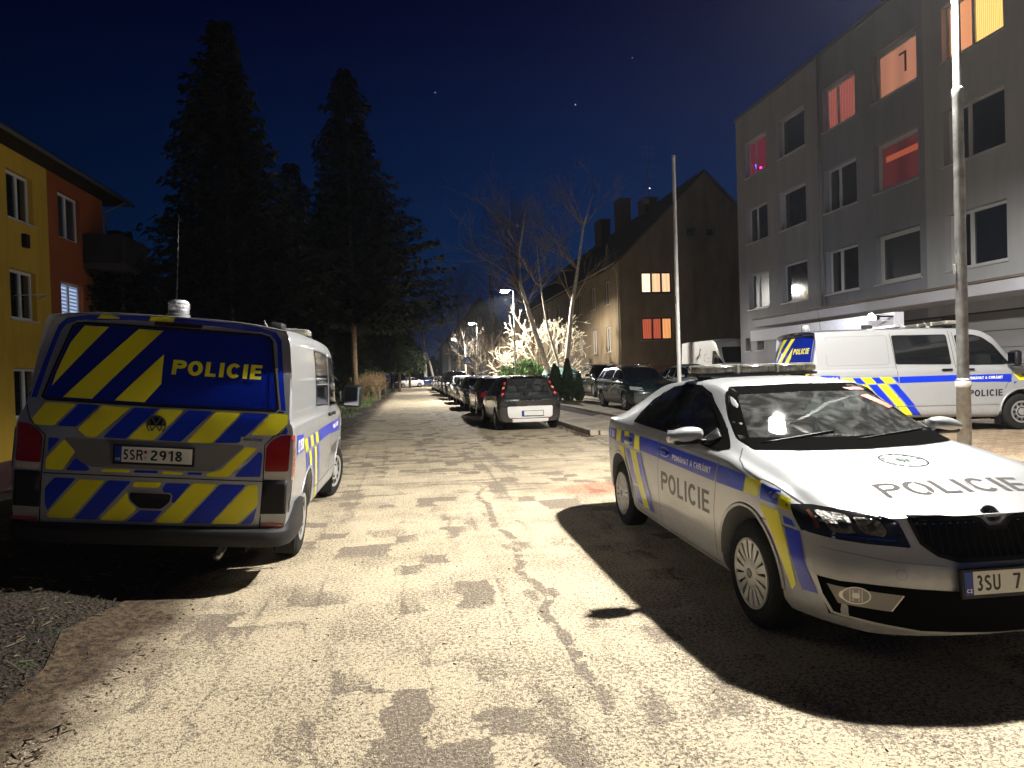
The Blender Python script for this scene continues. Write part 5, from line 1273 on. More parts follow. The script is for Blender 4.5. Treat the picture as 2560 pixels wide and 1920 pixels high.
# --- yellow house on the left
def yellow_house():
    root = empty('yellow_house', (-11, 20, 0), 0, 'yellow and orange rendered house with a dark balcony at the left edge', 'building')
    X0 = -11.0; Y0 = 8.0; O = Vector((X0, Y0, 0)); U = Vector((0, 1, 0))   # normal +X
    rows = [(.67, 2.10), (3.50, 4.92), (6.35, 7.72)]
    opsY = [(y-Y0, y-Y0+1.35, a, b) for y in (13.2, 17.2, 21.15) for a, b in rows]
    opsO = [(y-Y0, y-Y0+1.5, a, b) for y in (24.0,) for a, b in ((.67, 2.1), (3.50, 4.95), (6.35, 7.85))]
    m = [mat('yellow_render', (.66, .42, .04), .9, var=.12, vscale=1.5, streak=.25, bump=.2, bscale=100), mat('orange_render', (.36, .09, .022), .9, var=.08, vscale=1, bump=.2, bscale=100), mat('plinth_purple', (.10, .05, .045), .9, var=.15)]
    bm = bmesh.new(); facade(bm, O, U, 19.3, 8.35, opsY+opsO, .20, -1.6, lambda a, b: 2 if b < -.42 else (1 if a > 15.35 else 0), cuts=(15.35,))
    # plinth cut needs a row boundary
    for f in [f for f in bm.faces if abs(f.calc_center_median().x-X0) < 1e-4 and min(v.co.z for v in f.verts) < -1.5]: bmesh.ops.delete(bm, geom=[f], context='FACES')
    link('wall', bm, m, root)
    bm = bmesh.new(); facade(bm, O, U, 19.3, .67, [], 0, -.45, lambda a, b: 1 if a > 15.35 else 0, cuts=(15.35,)); facade(bm, O+Vector((.04, 0, 0)), U, 19.3, -.45, [], 0, -1.7, lambda a, b: 2)
    for q in (((X0, 27.3), (X0-9, 27.3)), ((X0-9, 27.3), (X0-9, Y0)), ((X0-9, Y0), (X0, Y0))):
        f = bm.faces.new([bm.verts.new((q[0][0], q[0][1], -1.7)), bm.verts.new((q[1][0], q[1][1], -1.7)), bm.verts.new((q[1][0], q[1][1], 8.4)), bm.verts.new((q[0][0], q[0][1], 8.4))]); f.material_index = 1
    link('side_wall', bm, m, root)
    wf = mat('white_frame_bright', (.75, .75, .75), .5)
    for o in opsY: window_part(root, O, U, o, .20, wf, PANE, (.55,), .08, mat('sill_white', (.6, .6, .6), .5))
    blind = None
    mb, nt, b = shader('blind_glow'); q = NT(nt); w = q.n('ShaderNodeTexWave', wave_type='BANDS', bands_direction='Z'); w.inputs['Scale'].default_value = 2.6; nt.links.new(q.v, w.inputs['Vector'])
    nt.links.new(q.mix(q.ramp(w.outputs['Fac'], .3, .6), (.12, .17, .32), (.55, .70, 1.0)), b.inputs['Emission Color']); b.inputs['Emission Strength'].default_value = .75; b.inputs['Base Color'].default_value = (.1, .1, .1, 1)
    for i, o in enumerate(opsO): window_part(root, O, U, o, .20, wf, mb if i == 1 else PANE2, (.5,), .08, None, label='window with a lit pale blue blind' if i == 1 else None)
    # clothes line brackets, vent
    bm = bmesh.new(); tube(bm, [(X0+.02, 21.3, 4.15), (X0+.55, 22.0, 4.25), (X0+.02, 22.6, 4.2)], .012, 5); link('drying_rack', bm, WF, root)
    bm = bmesh.new(); bbox(bm, X0, X0+.12, 21.8, 22.05, 5.6, 6.0, .02); link('wall_box', bm, DARKPL(), root)
    # balcony
    bm = bmesh.new(); bbox(bm, X0, X0+1.3, 25.6, 27.9, 5.55, 5.75, .02); b_ = link('balcony', bm, mat('balcony_concrete', (.07, .05, .045), .9), root)
    bm = bmesh.new(); bbox(bm, X0+1.22, X0+1.28, 25.6, 27.9, 5.75, 6.75, .01); bbox(bm, X0, X0+1.2, 25.6, 25.66, 5.75, 6.75, .01); bbox(bm, X0, X0+1.2, 27.84, 27.9, 5.75, 6.75, .01); link('balcony_parapet', bm, mat('balcony_dark', (.02, .018, .018), .8), b_)
    # eaves and roof
    bm = bmesh.new(); prism(bm, [(X0+.75, 8.30), (X0+.75, 8.42), (X0-4.5, 11.4), (X0-9.7, 8.42), (X0-9.7, 8.30)], Y0-.5, 28.1, 'y'); link('roof', bm, mat('roof_tile_dark', (.018, .014, .014), .9), root)
    bm = bmesh.new(); tube(bm, [(X0+.78, Y0-.5, 8.30), (X0+.78, 28.1, 8.30)], .06, 8); tube(bm, [(X0+.78, 27.4, 8.28), (X0+.08, 27.35, 7.9), (X0+.08, 27.35, -1.4)], .045, 8); link('gutter', bm, mat('gutter_grey', (.10, .10, .10), .6), root)
    return root
rebase(yellow_house())
# --- gabled house with two lit windows
def gable_house():
    X0, X1, XR, Y0, Y1 = 12.5, 23.4, 17.93, 40.0, 78.0; ze, zr = 8.15, 13.45
    root = empty('gabled_house', (X0, Y0, 0), 0, 'dark brown gabled house with two lit three-pane windows in its end wall', 'building')
    pl = [mat('dark_render', (.18, .13, .072), .9, var=.3, vscale=1.2, streak=.3, bump=.2, bscale=60), mat('plinth_red', (.17, .070, .050), .9, var=.2)]
    # end wall facing the camera, normal -Y: U = +X
    O = Vector((X0, Y0, 0)); U = Vector((1, 0, 0))
    lit = [(13.87-X0, 15.81-X0, 6.12, 7.40), (13.85-X0, 15.79-X0, 3.30, 4.66)]; sq = [(16.75-X0, 17.40-X0, 9.50, 10.12), (17.98-X0, 18.62-X0, 9.50, 10.12)]
    bm = bmesh.new(); facade(bm, O, U, X1-X0, ze, lit, .18, -.1, lambda a, b: 1 if b < 1 else 0, cuts=())
    # gable triangle with the attic openings
    rows = sorted({ze, 9.50, 10.12, 11.2, 12.3, zr}); 
    for i in range(len(rows)-1):
        a, b = rows[i], rows[i+1]; xl = lambda z: lerp(X0-.0, XR, (z-ze)/(zr-ze)); xr = lambda z: lerp(X1, XR, (z-ze)/(zr-ze))
        segs = [(xl, xr)]
        if a == 9.50:
            pts = [xl]+[(lambda z, v=v: v) for o in sq for v in (o[0]+X0, o[1]+X0)]+[xr]; segs = [(pts[0], pts[1]), (pts[2], pts[3]), (pts[4], pts[5])]
        for p, q in segs:
            c = [(p(a), a), (q(a), a), (q(b), b), (p(b), b)]
            if abs(q(b)-p(b)) < 1e-3: c = c[:3]
            bm.faces.new([bm.verts.new((x, Y0, z)) for x, z in c])
    # long wall facing the street, normal -X: U = -Y, origin at far end
    O2 = Vector((X0, Y1, 0)); U2 = Vector((0, -1, 0)); side = []
    for yy in (42.0, 45.4, 49.2, 53.0, 56.8, 61, 65, 69, 73): side += [(Y1-yy-1.1, Y1-yy, 2.7, 4.3), (Y1-yy-1.1, Y1-yy, 5.7, 7.2)]
    doors = [(Y1-47.6, Y1-46.6, .3, 2.4), (Y1-60.1, Y1-59.1, .3, 2.4)]
    side = [s for s in side]
    facade(bm, O2, U2, Y1-Y0, ze, side+doors, .16, -.1, lambda a, b: 0)
    bm.faces.new([bm.verts.new(v) for v in ((X1, Y0, -.1), (X1, Y1, -.1), (X1, Y1, ze), (X1, Y0, ze))])
    link('wall', bm, pl, root)
    bm = bmesh.new(); box(bm, X0-.05, X1, Y0-.05, Y0, -.1, 1.75); box(bm, X0-.05, X0, Y0, Y1-32.0, -.1, .3); box(bm, X0-.045, X0, Y0, 46.5, .3, 1.6); box(bm, X0-.045, X0, 47.7, Y1, .3, 1.6); link('plinth', bm, mat('plinth_red', (.17, .070, .050), .9), root)
    warm = curtain('warm_lit_curtain', (1.0, .62, .34), 1.25, 14, .8); cream = curtain('cream_lit_pane', (1.0, .86, .56), 1.5, 5, .9); redc = curtain('red_lit_curtain_low', (.80, .15, .07), .75, 30, .5); org = curtain('orange_lit_curtain_low', (1.0, .42, .14), 1.1, 18, .65)
    window_part(root, O, U, lit[0], .18, DF, [cream, warm, warm], (.345, .665), .09, DF, label='upper lit window with cream blind'); window_part(root, O, U, lit[1], .18, DF, [redc, redc, org], (.36, .66), .09, mat('sill_light', (.3, .25, .2), .6), label='lower window with red curtains')
    for o in sq: window_part(root, O, U, o, .16, mat('attic_frame', (.16, .15, .15), .7), PANE, (), .09, None)
    for o in side: window_part(root, O2, U2, o, .16, mat('old_frame', (.42, .38, .32), .7), PANE2 if int(o[0]*3) % 2 else PANE, (.5,), .07, mat('sill_light', (.3, .25, .2), .6))
    for o in doors: window_part(root, O2, U2, o, .14, DF, mat('door_red', (.08, .025, .02), .6), (), .08, None, name='door')
    # roof with overhang
    bm = bmesh.new(); dz = .10; k = (zr-ze)/(XR-X0)
    for sx, xe in ((-1, X0-.45), (1, X1+.45)):
        z_e = ze-k*.45+dz if sx < 0 else ze-(zr-ze)/(X1-XR)*.45+dz
        v = [bm.verts.new(p) for p in ((xe, Y0-.25, z_e), (XR, Y0-.25, zr+dz), (XR, Y1+.25, zr+dz), (xe, Y1+.25, z_e), (xe, Y0-.25, z_e-.16), (XR, Y0-.25, zr+dz-.16), (XR, Y1+.25, zr+dz-.16), (xe, Y1+.25, z_e-.16))]
        for a in ((0, 1, 2, 3), (4, 7, 6, 5), (0, 4, 5, 1), (3, 2, 6, 7), (0, 3, 7, 4)): bm.faces.new([v[i] for i in a])
    bmesh.ops.recalc_face_normals(bm, faces=bm.faces[:]); rf = link('roof', bm, mat('roof_tile_brown', (.030, .022, .020), .85, var=.3, vscale=6, bump=.5, bscale=12), root)
    for y, w, h, x in ((55, 1.7, 1.9, XR-.3), (60.0, 2.0, 1.3, XR-.6), (49.0, 1.6, .45, XR-.3)):
        bm = bmesh.new(); bbox(bm, x-.45, x+.45, y-w/2, y+w/2, zr-1.6, zr+h, .03); bbox(bm, x-.52, x+.52, y-w/2-.07, y+w/2+.07, zr+h, zr+h+.12, .02); link('chimney', bm, mat('chimney_brick', (.07, .04, .035), .9, var=.3, vscale=9), rf)
    bm = bmesh.new(); tube(bm, [(X0-.40, Y0-.2, 7.86), (X0-.40, Y1, 7.86)], .07, 8); tube(bm, [(X0-.40, Y0+.1, 7.84), (X0-.07, Y0+.12, 7.3), (X0-.07, Y0+.12, .2)], .05, 8); link('drainpipe', bm, mat('drain_pale', (.30, .26, .20), .6), root)
    # rooftop aerial
    r2 = empty('roof_aerial', (15.9, 44, 11.6), 0, 'tall thin television aerial standing on the dark gabled roof', 'aerial')
    bm = bmesh.new(); tube(bm, [(0, 0, -.2), (0, 0, 4.9)], [.03, .02], 6)
    for z, w in ((4.6, .5), (4.2, .45), (3.4, .75), (2.7, .5), (1.9, .35), (1.4, .6)):
        tube(bm, [(-w, 0, z), (w, 0, z)], .012, 4)
        for k in range(-3, 4): tube(bm, [(k*w/3.2, -.2, z), (k*w/3.2, .2, z)], .007, 4)
    link('mast', bm, mat('aerial_metal', (.08, .08, .085), .5, .6), r2)
    bm = bmesh.new(); lathe(bm, [(0, .001), (.02, .12), (.06, .22), (.07, .23)], 20, Matrix.Translation((-.2, -.1, 1.0)) @ Matrix.Rotation(R(80), 4, 'X'), axis='z'); link('dish', bm, mat('dish_grey', (.2, .2, .2), .5), r2, True)
    bm = bmesh.new(); bmesh.ops.create_icosphere(bm, subdivisions=1, radius=.045, matrix=Matrix.Translation((.1, -.05, 1.9))); link('marker_light', bm, emis('marker_glow', (1, .8, .6), 5), r2)
    return root
rebase(gable_house())
def far_house():
    root = empty('far_house', (5, 110, 0), 0, 'distant pale gabled house at the bend behind the street lamps', 'building')
    m = mat('far_plaster', (.12, .13, .14), .9, var=.15); X0, X1, Y0, Y1, ze, zr, XR = 5.0, 17.5, 110, 124, 6.1, 13.6, 11.2
    bm = bmesh.new(); v = [bm.verts.new(p) for p in ((X0, Y0, 0), (X1, Y0, 0), (X1, Y0, ze), (XR, Y0, zr), (X0, Y0, ze))]; bm.faces.new(v)
    w = [bm.verts.new(p) for p in ((X0, Y1, 0), (X1, Y1, 0), (X1, Y1, ze), (XR, Y1, zr), (X0, Y1, ze))]; bm.faces.new(w[::-1])
    bm.faces.new((v[0], v[4], w[4], w[0])); bm.faces.new((v[1], w[1], w[2], v[2])); link('wall', bm, m, root)
    bm = bmesh.new(); prism(bm, [(X0-.6, ze-.7), (XR, zr+.05), (X1+.6, ze-.7), (X1+.6, ze-.5), (XR, zr+.3), (X0-.6, ze-.5)], Y0-.5, Y1+.5, 'y'); link('roof', bm, mat('roof_tile_brown', (.030, .022, .020), .85), root)
    for x in (6.5, 9.5, 12.5):
        for z in (1.2, 3.8):
            bm = bmesh.new(); bbox(bm, x, x+1.2, Y0-.04, Y0-.01, z, z+1.3, .004); link('window', bm, PANE, root)
    rebase(root)
    r = empty('far_flat_building', (2, 122, 0), 0, 'low dark flat-roofed building closing the end of the street', 'building')
    bm = bmesh.new(); bbox(bm, -3.5, 8, 122, 132, 0, 4.4, .05); link('wall', bm, mat('far_dark_plaster', (.035, .045, .07), .9), r); bm = bmesh.new(); bbox(bm, 3.6, 4.4, 123, 124, 4.4, 5.1, .03); link('chimney', bm, mat('far_dark_plaster', (.035, .045, .07), .9), r)
    for x in (-2, 1.2, 4.4):
        bm = bmesh.new(); bbox(bm, x, x+1.4, 121.94, 121.99, 1.3, 2.8, .004); link('window', bm, PANE, r)
    rebase(r)
far_house()
# ------------------------------------------------------------------ street lamps and poles
def street_lamp(name, x, y, label, group, power=LAMP_W, hz=6.35, z0=0, soft=.12, r0=.067):
    root = empty(name, (x, y, z0), 0, label, 'street lamp', group)
    galv = mat('galvanised_steel', (.34, .345, .34), .42, .55, var=.35, vscale=9, bump=.12, bscale=30)
    bm = bmesh.new(); k = r0/.067
    lathe(bm, [(-.2, .068*k), (1.22, .066*k), (1.235, .072*k), (1.30, .070*k), (1.32, .056*k), (4.22, .050*k), (4.24, .056*k), (4.30, .054*k), (4.32, .040*k), (hz, .036*k)], 20, axis='z')
    link('pole', bm, galv, root, True, 30)
    bm = bmesh.new(); lathe(bm, [(1.225, .068*k), (1.235, .074*k), (1.285, .073*k), (1.318, .058*k)], 20, axis='z'); link('collar', bm, mat('collar_white', (.60, .60, .60), .5), root, True, 30)
    bm = bmesh.new(); bbox(bm, -.012, .012, -.071*k, -.060*k, .50, .90, .004); bbox(bm, -.075*k, -.062*k, -.02, .02, 2.4, 2.5, .004); link('service_hatch', bm, galv, root)
    bm = bmesh.new(); tube(bm, [(0, 0, hz-.12), (0, 0, hz), (-.06, 0, hz+.05), (-.22, 0, hz+.06)], [.036, .036, .032, .030], 10); link('arm', bm, galv, root, True)
    bm = bmesh.new(); bbox(bm, -.80, -.20, -.13, .13, hz+.035, hz+.10, .025, None, 3); h = link('lamp_head', bm, mat('lamp_housing', (.25, .25, .26), .4, .5), root, True, 50)
    bm = bmesh.new(); lathe(bm, [(hz-.12, .001), (hz-.11, .09), (hz-.05, .15), (hz+.034, .16)], 20, Matrix.Translation((-.51, 0, 0)) @ Matrix.Diagonal((1.5, 1, 1, 1)), axis='z'); link('lamp_lens', bm, emis('street_lamp_glow', (1.0, .95, .86), 260), h)  # bowl enlarged so its glowing shape stands in for lamp glare
    l = bpy.data.lights.new('lamp_light', 'SPOT'); l.energy = power; l.color = LAMP_COL; l.shadow_soft_size = soft; l.spot_size = R(172); l.spot_blend = .3
    lo = bpy.data.objects.new('lamp_light', l); C.objects.link(lo); lo.parent = root; lo.location = (-.52, 0, hz-.20); lo.rotation_euler = (0, R(-6), 0)
    return root
G = 'street lamps along the right side of the road'
street_lamp('street_lamp', 5.66, 6.4, 'tall galvanised lamp post beside the bonnet of the police saloon', G, z0=.02)
street_lamp('street_lamp', 6.08, 40.0, 'brightly glowing street lamp in front of the pale bare tree', G, power=9000)
street_lamp('street_lamp', 6.30, 65.0, 'second glowing street lamp, beside the blue pedestrian crossing sign', G, power=7000)
street_lamp('street_lamp', 6.30, 93.0, 'farthest and smallest glowing street lamp at the end of the road', G, power=7000)
street_lamp('street_lamp', 5.9, -51.0, 'added fill lamp standing behind the viewer, out of the picture', G, power=2300)  # unseen lamp added as fill for the surfaces facing the viewer
def bare_pole():
    root = empty('bare_pole', (7.25, 18.0, .1), 0, 'tall thin pale pole without a lamp, rising behind the police saloon', 'pole')
    bm = bmesh.new(); lathe(bm, [(-.2, .06), (7.15, .045), (7.16, .001)], 16, axis='z'); link('shaft', bm, mat('pale_pole', (.58, .56, .52), .45, .2, var=.1, vscale=5), root, True, 40)
    bm = bmesh.new(); lathe(bm, [(7.15, .055), (7.22, .05), (7.24, .001)], 16, axis='z'); link('cap', bm, mat('pale_pole_cap', (.35, .33, .30), .6), root, True)
    bm = bmesh.new(); bbox(bm, -.075, -.05, -.04, .04, 3.2, 3.4, .005); link('bracket', bm, DARKPL(), root)
bare_pole()
def crossing_sign():
    root = empty('crossing_sign', (5.05, 61.6, .1), 0, 'small square blue pedestrian crossing sign on a post', 'sign')
    bm = bmesh.new(); tube(bm, [(0, 0, 0), (0, 0, 3.1)], .03, 8); link('post', bm, mat('sign_post', (.35, .35, .35), .4, .6), root, True)
    bm = bmesh.new(); bbox(bm, -.33, .33, -.05, -.035, 2.35, 3.05, .004); p = link('sign_plate', bm, mat('sign_blue', (.012, .09, .42), .4), root)
    M = Matrix.Translation((0, -.052, 2.35)) @ Matrix.Rotation(PI/2, 4, 'X')
    bm = bmesh.new(); t = bmesh.new(); poly2d(t, [(-.24, .12), (.24, .12), (0, .60)]); merge(bm, t, M); link('sign_triangle', bm, WHT(), p)
    M = Matrix.Translation((0, -.056, 2.35)) @ Matrix.Rotation(PI/2, 4, 'X')
    bm = bmesh.new(); t = bmesh.new(); poly2d(t, [(.022*math.cos(2*PI*k/10), .425+.022*math.sin(2*PI*k/10)) for k in range(10)]); strip2d(t, [(0, .40), (.0, .28)], .035); strip2d(t, [(0, .29), (-.06, .15)], .022); strip2d(t, [(0, .29), (.06, .15)], .022); strip2d(t, [(0, .38), (-.05, .31)], .015); strip2d(t, [(0, .38), (.05, .32)], .015)
    strip2d(t, [(-.16, .135), (-.08, .135)], .018); strip2d(t, [(.08, .135), (.16, .135)], .018)
    merge(bm, t, M); link('sign_figure', bm, BLK(), p)
crossing_sign()
# ------------------------------------------------------------------ vegetation
def d_lim(x, a, L, z):
    """low boughs are cut back from the carriageway"""
    return z < 6.5 and x < -5 and x+math.cos(a)*L > -4.7 or z < 3.4 and x < -3 and x+math.cos(a)*L > -2.6
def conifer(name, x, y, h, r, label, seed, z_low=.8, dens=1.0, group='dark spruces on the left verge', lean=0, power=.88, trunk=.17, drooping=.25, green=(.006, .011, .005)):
    rnd = random.Random(seed); root = empty(name, (x, y, H(x, y)), 0, label, 'conifer', group)
    bm = bmesh.new(); tube(bm, [(0, 0, -.3), (.03, 0, h*.3), (lean*.5, 0, h*.65), (lean, 0, h*.985)], [trunk, trunk*.8, trunk*.4, .02], 9)
    link('trunk', bm, mat('spruce_bark', (.17, .115, .075), .95, var=.5, vscale=7, bump=.9, bscale=14), root, True)
    bm = bmesh.new(); z = z_low
    lump = [rnd.uniform(.62, 1.25) for _ in range(40)]
    while z < h-.15:
        t = (z-z_low)/(h-z_low); n = max(5, int(11*(1-t*.45)*dens)); a0 = rnd.uniform(0, 6.28)
        for k in range(n):
            a = a0+2*PI*k/n+rnd.uniform(-.3, .3); sector = lump[int((a % 6.283)/6.283*8)+8*min(4, int(t*5))]
            L = r*((1-t)**power)*sector*rnd.uniform(.75, 1.12)*(.72+.28*min(1, (z-z_low)/1.5+.3))+.12
            if d_lim(x, a, L, z): L = max(.4, ((-4.7 if x < -5 else -2.6)-x)/max(.05, math.cos(a)))
            d = Vector((math.cos(a), math.sin(a), 0)); side = Vector((-d.y, d.x, 0)); up = .12 if t > .6 else -drooping
            m = max(3, int(L/.30)); cx = lean*t
            for j in range(m):
                s = (j+.6)/m; p = d*(L*s)+Vector((cx, 0, z+up*L*s+ (.25*L*s*s if t < .6 else 0)))
                for q in range(4 if s > .25 else 2):
                    w = rnd.uniform(.28, .62)*(1-.45*s)*(.7+.5*L/r); sg = rnd.choice((-1, 1)); dr = rnd.uniform(-.42, .02)
                    p0 = p+Vector((rnd.uniform(-.12, .12), rnd.uniform(-.12, .12), rnd.uniform(-.14, .14)))
                    tip = p0+d*rnd.uniform(.02, .30)+side*sg*w+Vector((0, 0, dr*w-rnd.uniform(.0, .22)))
                    wd = rnd.uniform(.07, .17)
                    v = [bm.verts.new(u) for u in (p0+d*wd, p0-d*wd, tip-Vector((0, 0, wd*.3)))]; bm.faces.new(v)
            tip = d*(L+.15)+Vector((cx, 0, z+up*L+(.25*L if t < .6 else 0)))
            p0 = d*L*.7+Vector((cx, 0, z+up*L*.7+(.12*L if t < .6 else 0))); v = [bm.verts.new(u) for u in (p0+side*.1, p0-side*.1, tip)]; bm.faces.new(v)
        z += rnd.uniform(.18, .30)*(1.2 if h > 12 else .8)
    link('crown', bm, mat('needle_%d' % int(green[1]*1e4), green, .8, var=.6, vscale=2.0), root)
    return root
def conifer_tree(*a, **k): return conifer('conifer', *a, **k)
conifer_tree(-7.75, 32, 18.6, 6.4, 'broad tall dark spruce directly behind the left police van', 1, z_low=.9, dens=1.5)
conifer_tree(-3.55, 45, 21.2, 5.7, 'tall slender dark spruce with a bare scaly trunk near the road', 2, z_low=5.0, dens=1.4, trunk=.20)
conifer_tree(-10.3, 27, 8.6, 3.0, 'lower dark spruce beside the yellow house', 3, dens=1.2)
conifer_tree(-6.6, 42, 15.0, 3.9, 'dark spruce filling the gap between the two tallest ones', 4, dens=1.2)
conifer_tree(-2.4, 60, 10.6, 2.7, 'shaggy green conifer overhanging the road beyond the bare trunk', 5, z_low=2.4, dens=1.3, green=(.045, .072, .022), drooping=.4)
conifer_tree(-1.2, 72, 9.6, 2.9, 'farther shaggy conifer leaning over the left road edge', 6, z_low=2.4, dens=1.2, green=(.030, .048, .018), drooping=.35)
conifer_tree(-5.0, 66, 14.0, 3.5, 'distant dark conifer behind the verge', 7, dens=1.0)
conifer_tree(-.2, 92, 8.0, 2.6, 'farthest small conifer above the parked cars at the end', 8, z_low=2.5, green=(.025, .04, .018))
conifer_tree(-5.0, 54, 9.5, 2.8, 'bushy conifer with light green needles behind the hedge', 9, z_low=.8, dens=1.3, green=(.045, .07, .02), drooping=.45)
def branchy(bm, p, d, L, r, depth, rnd, spread, curl, out, mi=0, sides=5, nseg=5, minr=.008, bias=Vector((0, 0, 0)), kids=(2, 4)):
    pts = [p.copy()]; rads = [r]; q = p.copy(); dd = d.copy()
    for i in range(nseg):
        dd = (dd+Vector((rnd.uniform(-1, 1), rnd.uniform(-1, 1), rnd.uniform(-1, 1)))*curl+bias*.12).normalized(); q = q+dd*L/nseg; pts.append(q.copy()); rads.append(max(minr, r*(1-.55*(i+1)/nseg)))
    tube(bm, pts, rads, sides if r > .03 else 4 if r > .014 else 3, False, mi); out.append(q.copy())
    if depth <= 0: return
    for k in range(rnd.randint(*kids)):
        t = rnd.uniform(.35, 1.0); i = min(nseg-1, int(t*nseg)); b = pts[i].lerp(pts[i+1], t*nseg-i); base = (pts[i+1]-pts[i]).normalized()
        ax = base.cross(Vector((rnd.uniform(-1, 1), rnd.uniform(-1, 1), rnd.uniform(-1, 1)))).normalized()
        nd = (Matrix.Rotation(rnd.uniform(*spread), 3, ax) @ base)
        branchy(bm, b, nd, L*rnd.uniform(.55, .82), max(minr, rads[i]*rnd.uniform(.5, .7)), depth-1, rnd, spread, curl, out, mi, sides, nseg, minr, bias, kids)
BARK_W = mat('birch_bark', (.60, .54, .43), .8, var=.30, vscale=6, bump=.5, bscale=20)
BARK_P = mat('pale_twig', (.50, .43, .30), .8, var=.2, vscale=4)
BARK_D = mat('dark_twig', (.085, .065, .05), .9)
BARK_B = mat('brown_twig', (.26, .19, .12), .9, var=.3)
def birch_group():
    # three pale trunks of one multi-stemmed tree plus the curly magnolia-like crown beside them
    rnd = random.Random(7)
    root = empty('birch_tree', (8.05, 37.4, 0), 0, 'tall bare tree with three pale leaning stems beside the first glowing lamp', 'tree')
    for k, pts in enumerate(([(.15, 0, -.1), (-.6, 0, 1.8), (-1.35, 0, 4.2), (-1.95, .1, 6.4), (-1.9, .2, 8.4), (-1.5, .2, 10.6)], [(.35, .2, -.1), (.15, .3, 1.8), (-.45, .3, 4.0), (-.75, .4, 6.2), (-.9, .5, 8.6)], [(.45, .1, -.1), (.6, .1, 2.6), (.9, .1, 5.0), (1.3, .1, 7.2), (1.7, .1, 9.6), (2.3, .1, 11.4)])):
        bm = bmesh.new(); n = len(pts); tube(bm, pts, [(.19, .10, .17)[k]*(1-.8*i/(n-1)) for i in range(n)], 9); link('trunk', bm, BARK_W, root, True)
    bm = bmesh.new(); out = []
    for base, hz in (((-1.95, .1, 6.4), 4.2), ((-1.9, .2, 8.4), 3.0), ((-.75, .4, 6.2), 3.4), ((1.3, .1, 7.2), 4.0), ((1.7, .1, 9.6), 2.6), ((-1.6, 0, 5.2), 2.6), ((1.0, .1, 5.4), 3.0)):
        for k in range(4):
            a = rnd.uniform(0, 6.28); d = Vector((math.cos(a)*.9, math.sin(a)*.7, rnd.uniform(.6, 1.3))).normalized(); branchy(bm, Vector(base), d, hz*rnd.uniform(.6, .9), .045, 3, rnd, (.3, .8), .13, out, nseg=5, minr=.007, bias=Vector((0, 0, .4)))
    link('crown', bm, BARK_B, root)
    root = empty('magnolia_tree', (7.75, 41.3, 0), 0, 'wide bare curly-branched tree glowing white under the first street lamp', 'tree')
    bm = bmesh.new(); tube(bm, [(.3, 0, -.1), (.2, 0, .9), (.1, 0, 1.7)], [.15, .12, .10], 8); link('trunk', bm, BARK_P, root, True)
    bm = bmesh.new(); out = []
    for k in range(12):
        a = 2*PI*k/12+rnd.uniform(-.2, .2); el = rnd.uniform(.10, 1.15); d = Vector((math.cos(a)*math.cos(el), math.sin(a)*math.cos(el)*.8, math.sin(el)))
        branchy(bm, Vector((.12, 0, 1.2+rnd.uniform(0, .6))), d, rnd.uniform(1.5, 2.1), .05, 4, rnd, (.35, .95), .22, out, nseg=5, minr=.016, bias=Vector((0, 0, .35)), kids=(2, 3))
    link('crown', bm, BARK_P, root)
birch_group()
def big_bare(x, y, h, w, label, seed, m, name='bare_tree', stems=2, group=None, droop=False, depth=4):
    rnd = random.Random(seed); root = empty(name, (x, y, 0), 0, label, 'tree', group)
    bm = bmesh.new(); tube(bm, [(0, 0, -.2), (rnd.uniform(-.3, .3), 0, h*.3), (rnd.uniform(-.4, .4), 0, h*.62), (0, 0, h*.9)], [h*.014, h*.011, h*.006, .02], 8); link('trunk', bm, BARK_W if 'white' in label or 'birch' in name else BARK_D if m is BARK_D else m, root, True)
    bm = bmesh.new(); out = []
    n = int(10+h)
    for k in range(n):
        t = k/n; z = h*(.22+.66*t); a = k*2.4+rnd.uniform(-.4, .4); el = lerp(.25, 1.2, t); d = Vector((math.cos(a)*math.cos(el), math.sin(a)*math.cos(el), math.sin(el)))
        branchy(bm, Vector((0, 0, z)), d, w*(1-.62*t)*rnd.uniform(.7, 1.05), .055*(1-.5*t), depth-1, rnd, (.3, .75), .12, out, nseg=4, minr=.009 if not droop else .012, bias=Vector((0, 0, .5)), kids=(2, 4))
    if droop:
        for p in out:
            if rnd.random() < .75:
                L = rnd.uniform(.8, 2.6); L = min(L, max(.2, p.z-.6)); tube(bm, [p, p+Vector((rnd.uniform(-.1, .1), rnd.uniform(-.1, .1), -L*.5)), p+Vector((rnd.uniform(-.15, .15), rnd.uniform(-.15, .15), -L))], .009, 3, False)
    link('crown', bm, m, root)
GB = 'tall bare trees behind the street lamps'
big_bare(8.6, 70, 17.5, 5.5, 'tallest dark bare tree looming behind the first lamp', 31, BARK_D, group=GB)
big_bare(12.5, 78, 20, 6, 'tall dark bare tree rising behind the gabled house', 32, BARK_D, group=GB)
big_bare(5.6, 82, 14, 4.6, 'dark bare tree left of the tallest, above the second lamp', 33, BARK_D, group=GB)
big_bare(6.6, 58, 5.2, 2.4, 'brown weeping bush-like tree between lamps', 34, BARK_B, name='weeping_tree', droop=True, depth=3)
big_bare(8.3, 52, 5.6, 2.6, 'brown drooping bare tree left of the juniper', 35, BARK_B, name='weeping_tree', droop=True, depth=3)
big_bare(7.6, 47, 4.6, 2.2, 'low brown thicket of hanging twigs just left of the juniper bush', 37, BARK_B, name='weeping_tree', droop=True, depth=3)
big_bare(6.9, 72, 7.4, 2.2, 'weeping birch with pale trunk beside the crossing sign', 36, BARK_P, name='weeping_birch', droop=True, depth=3)
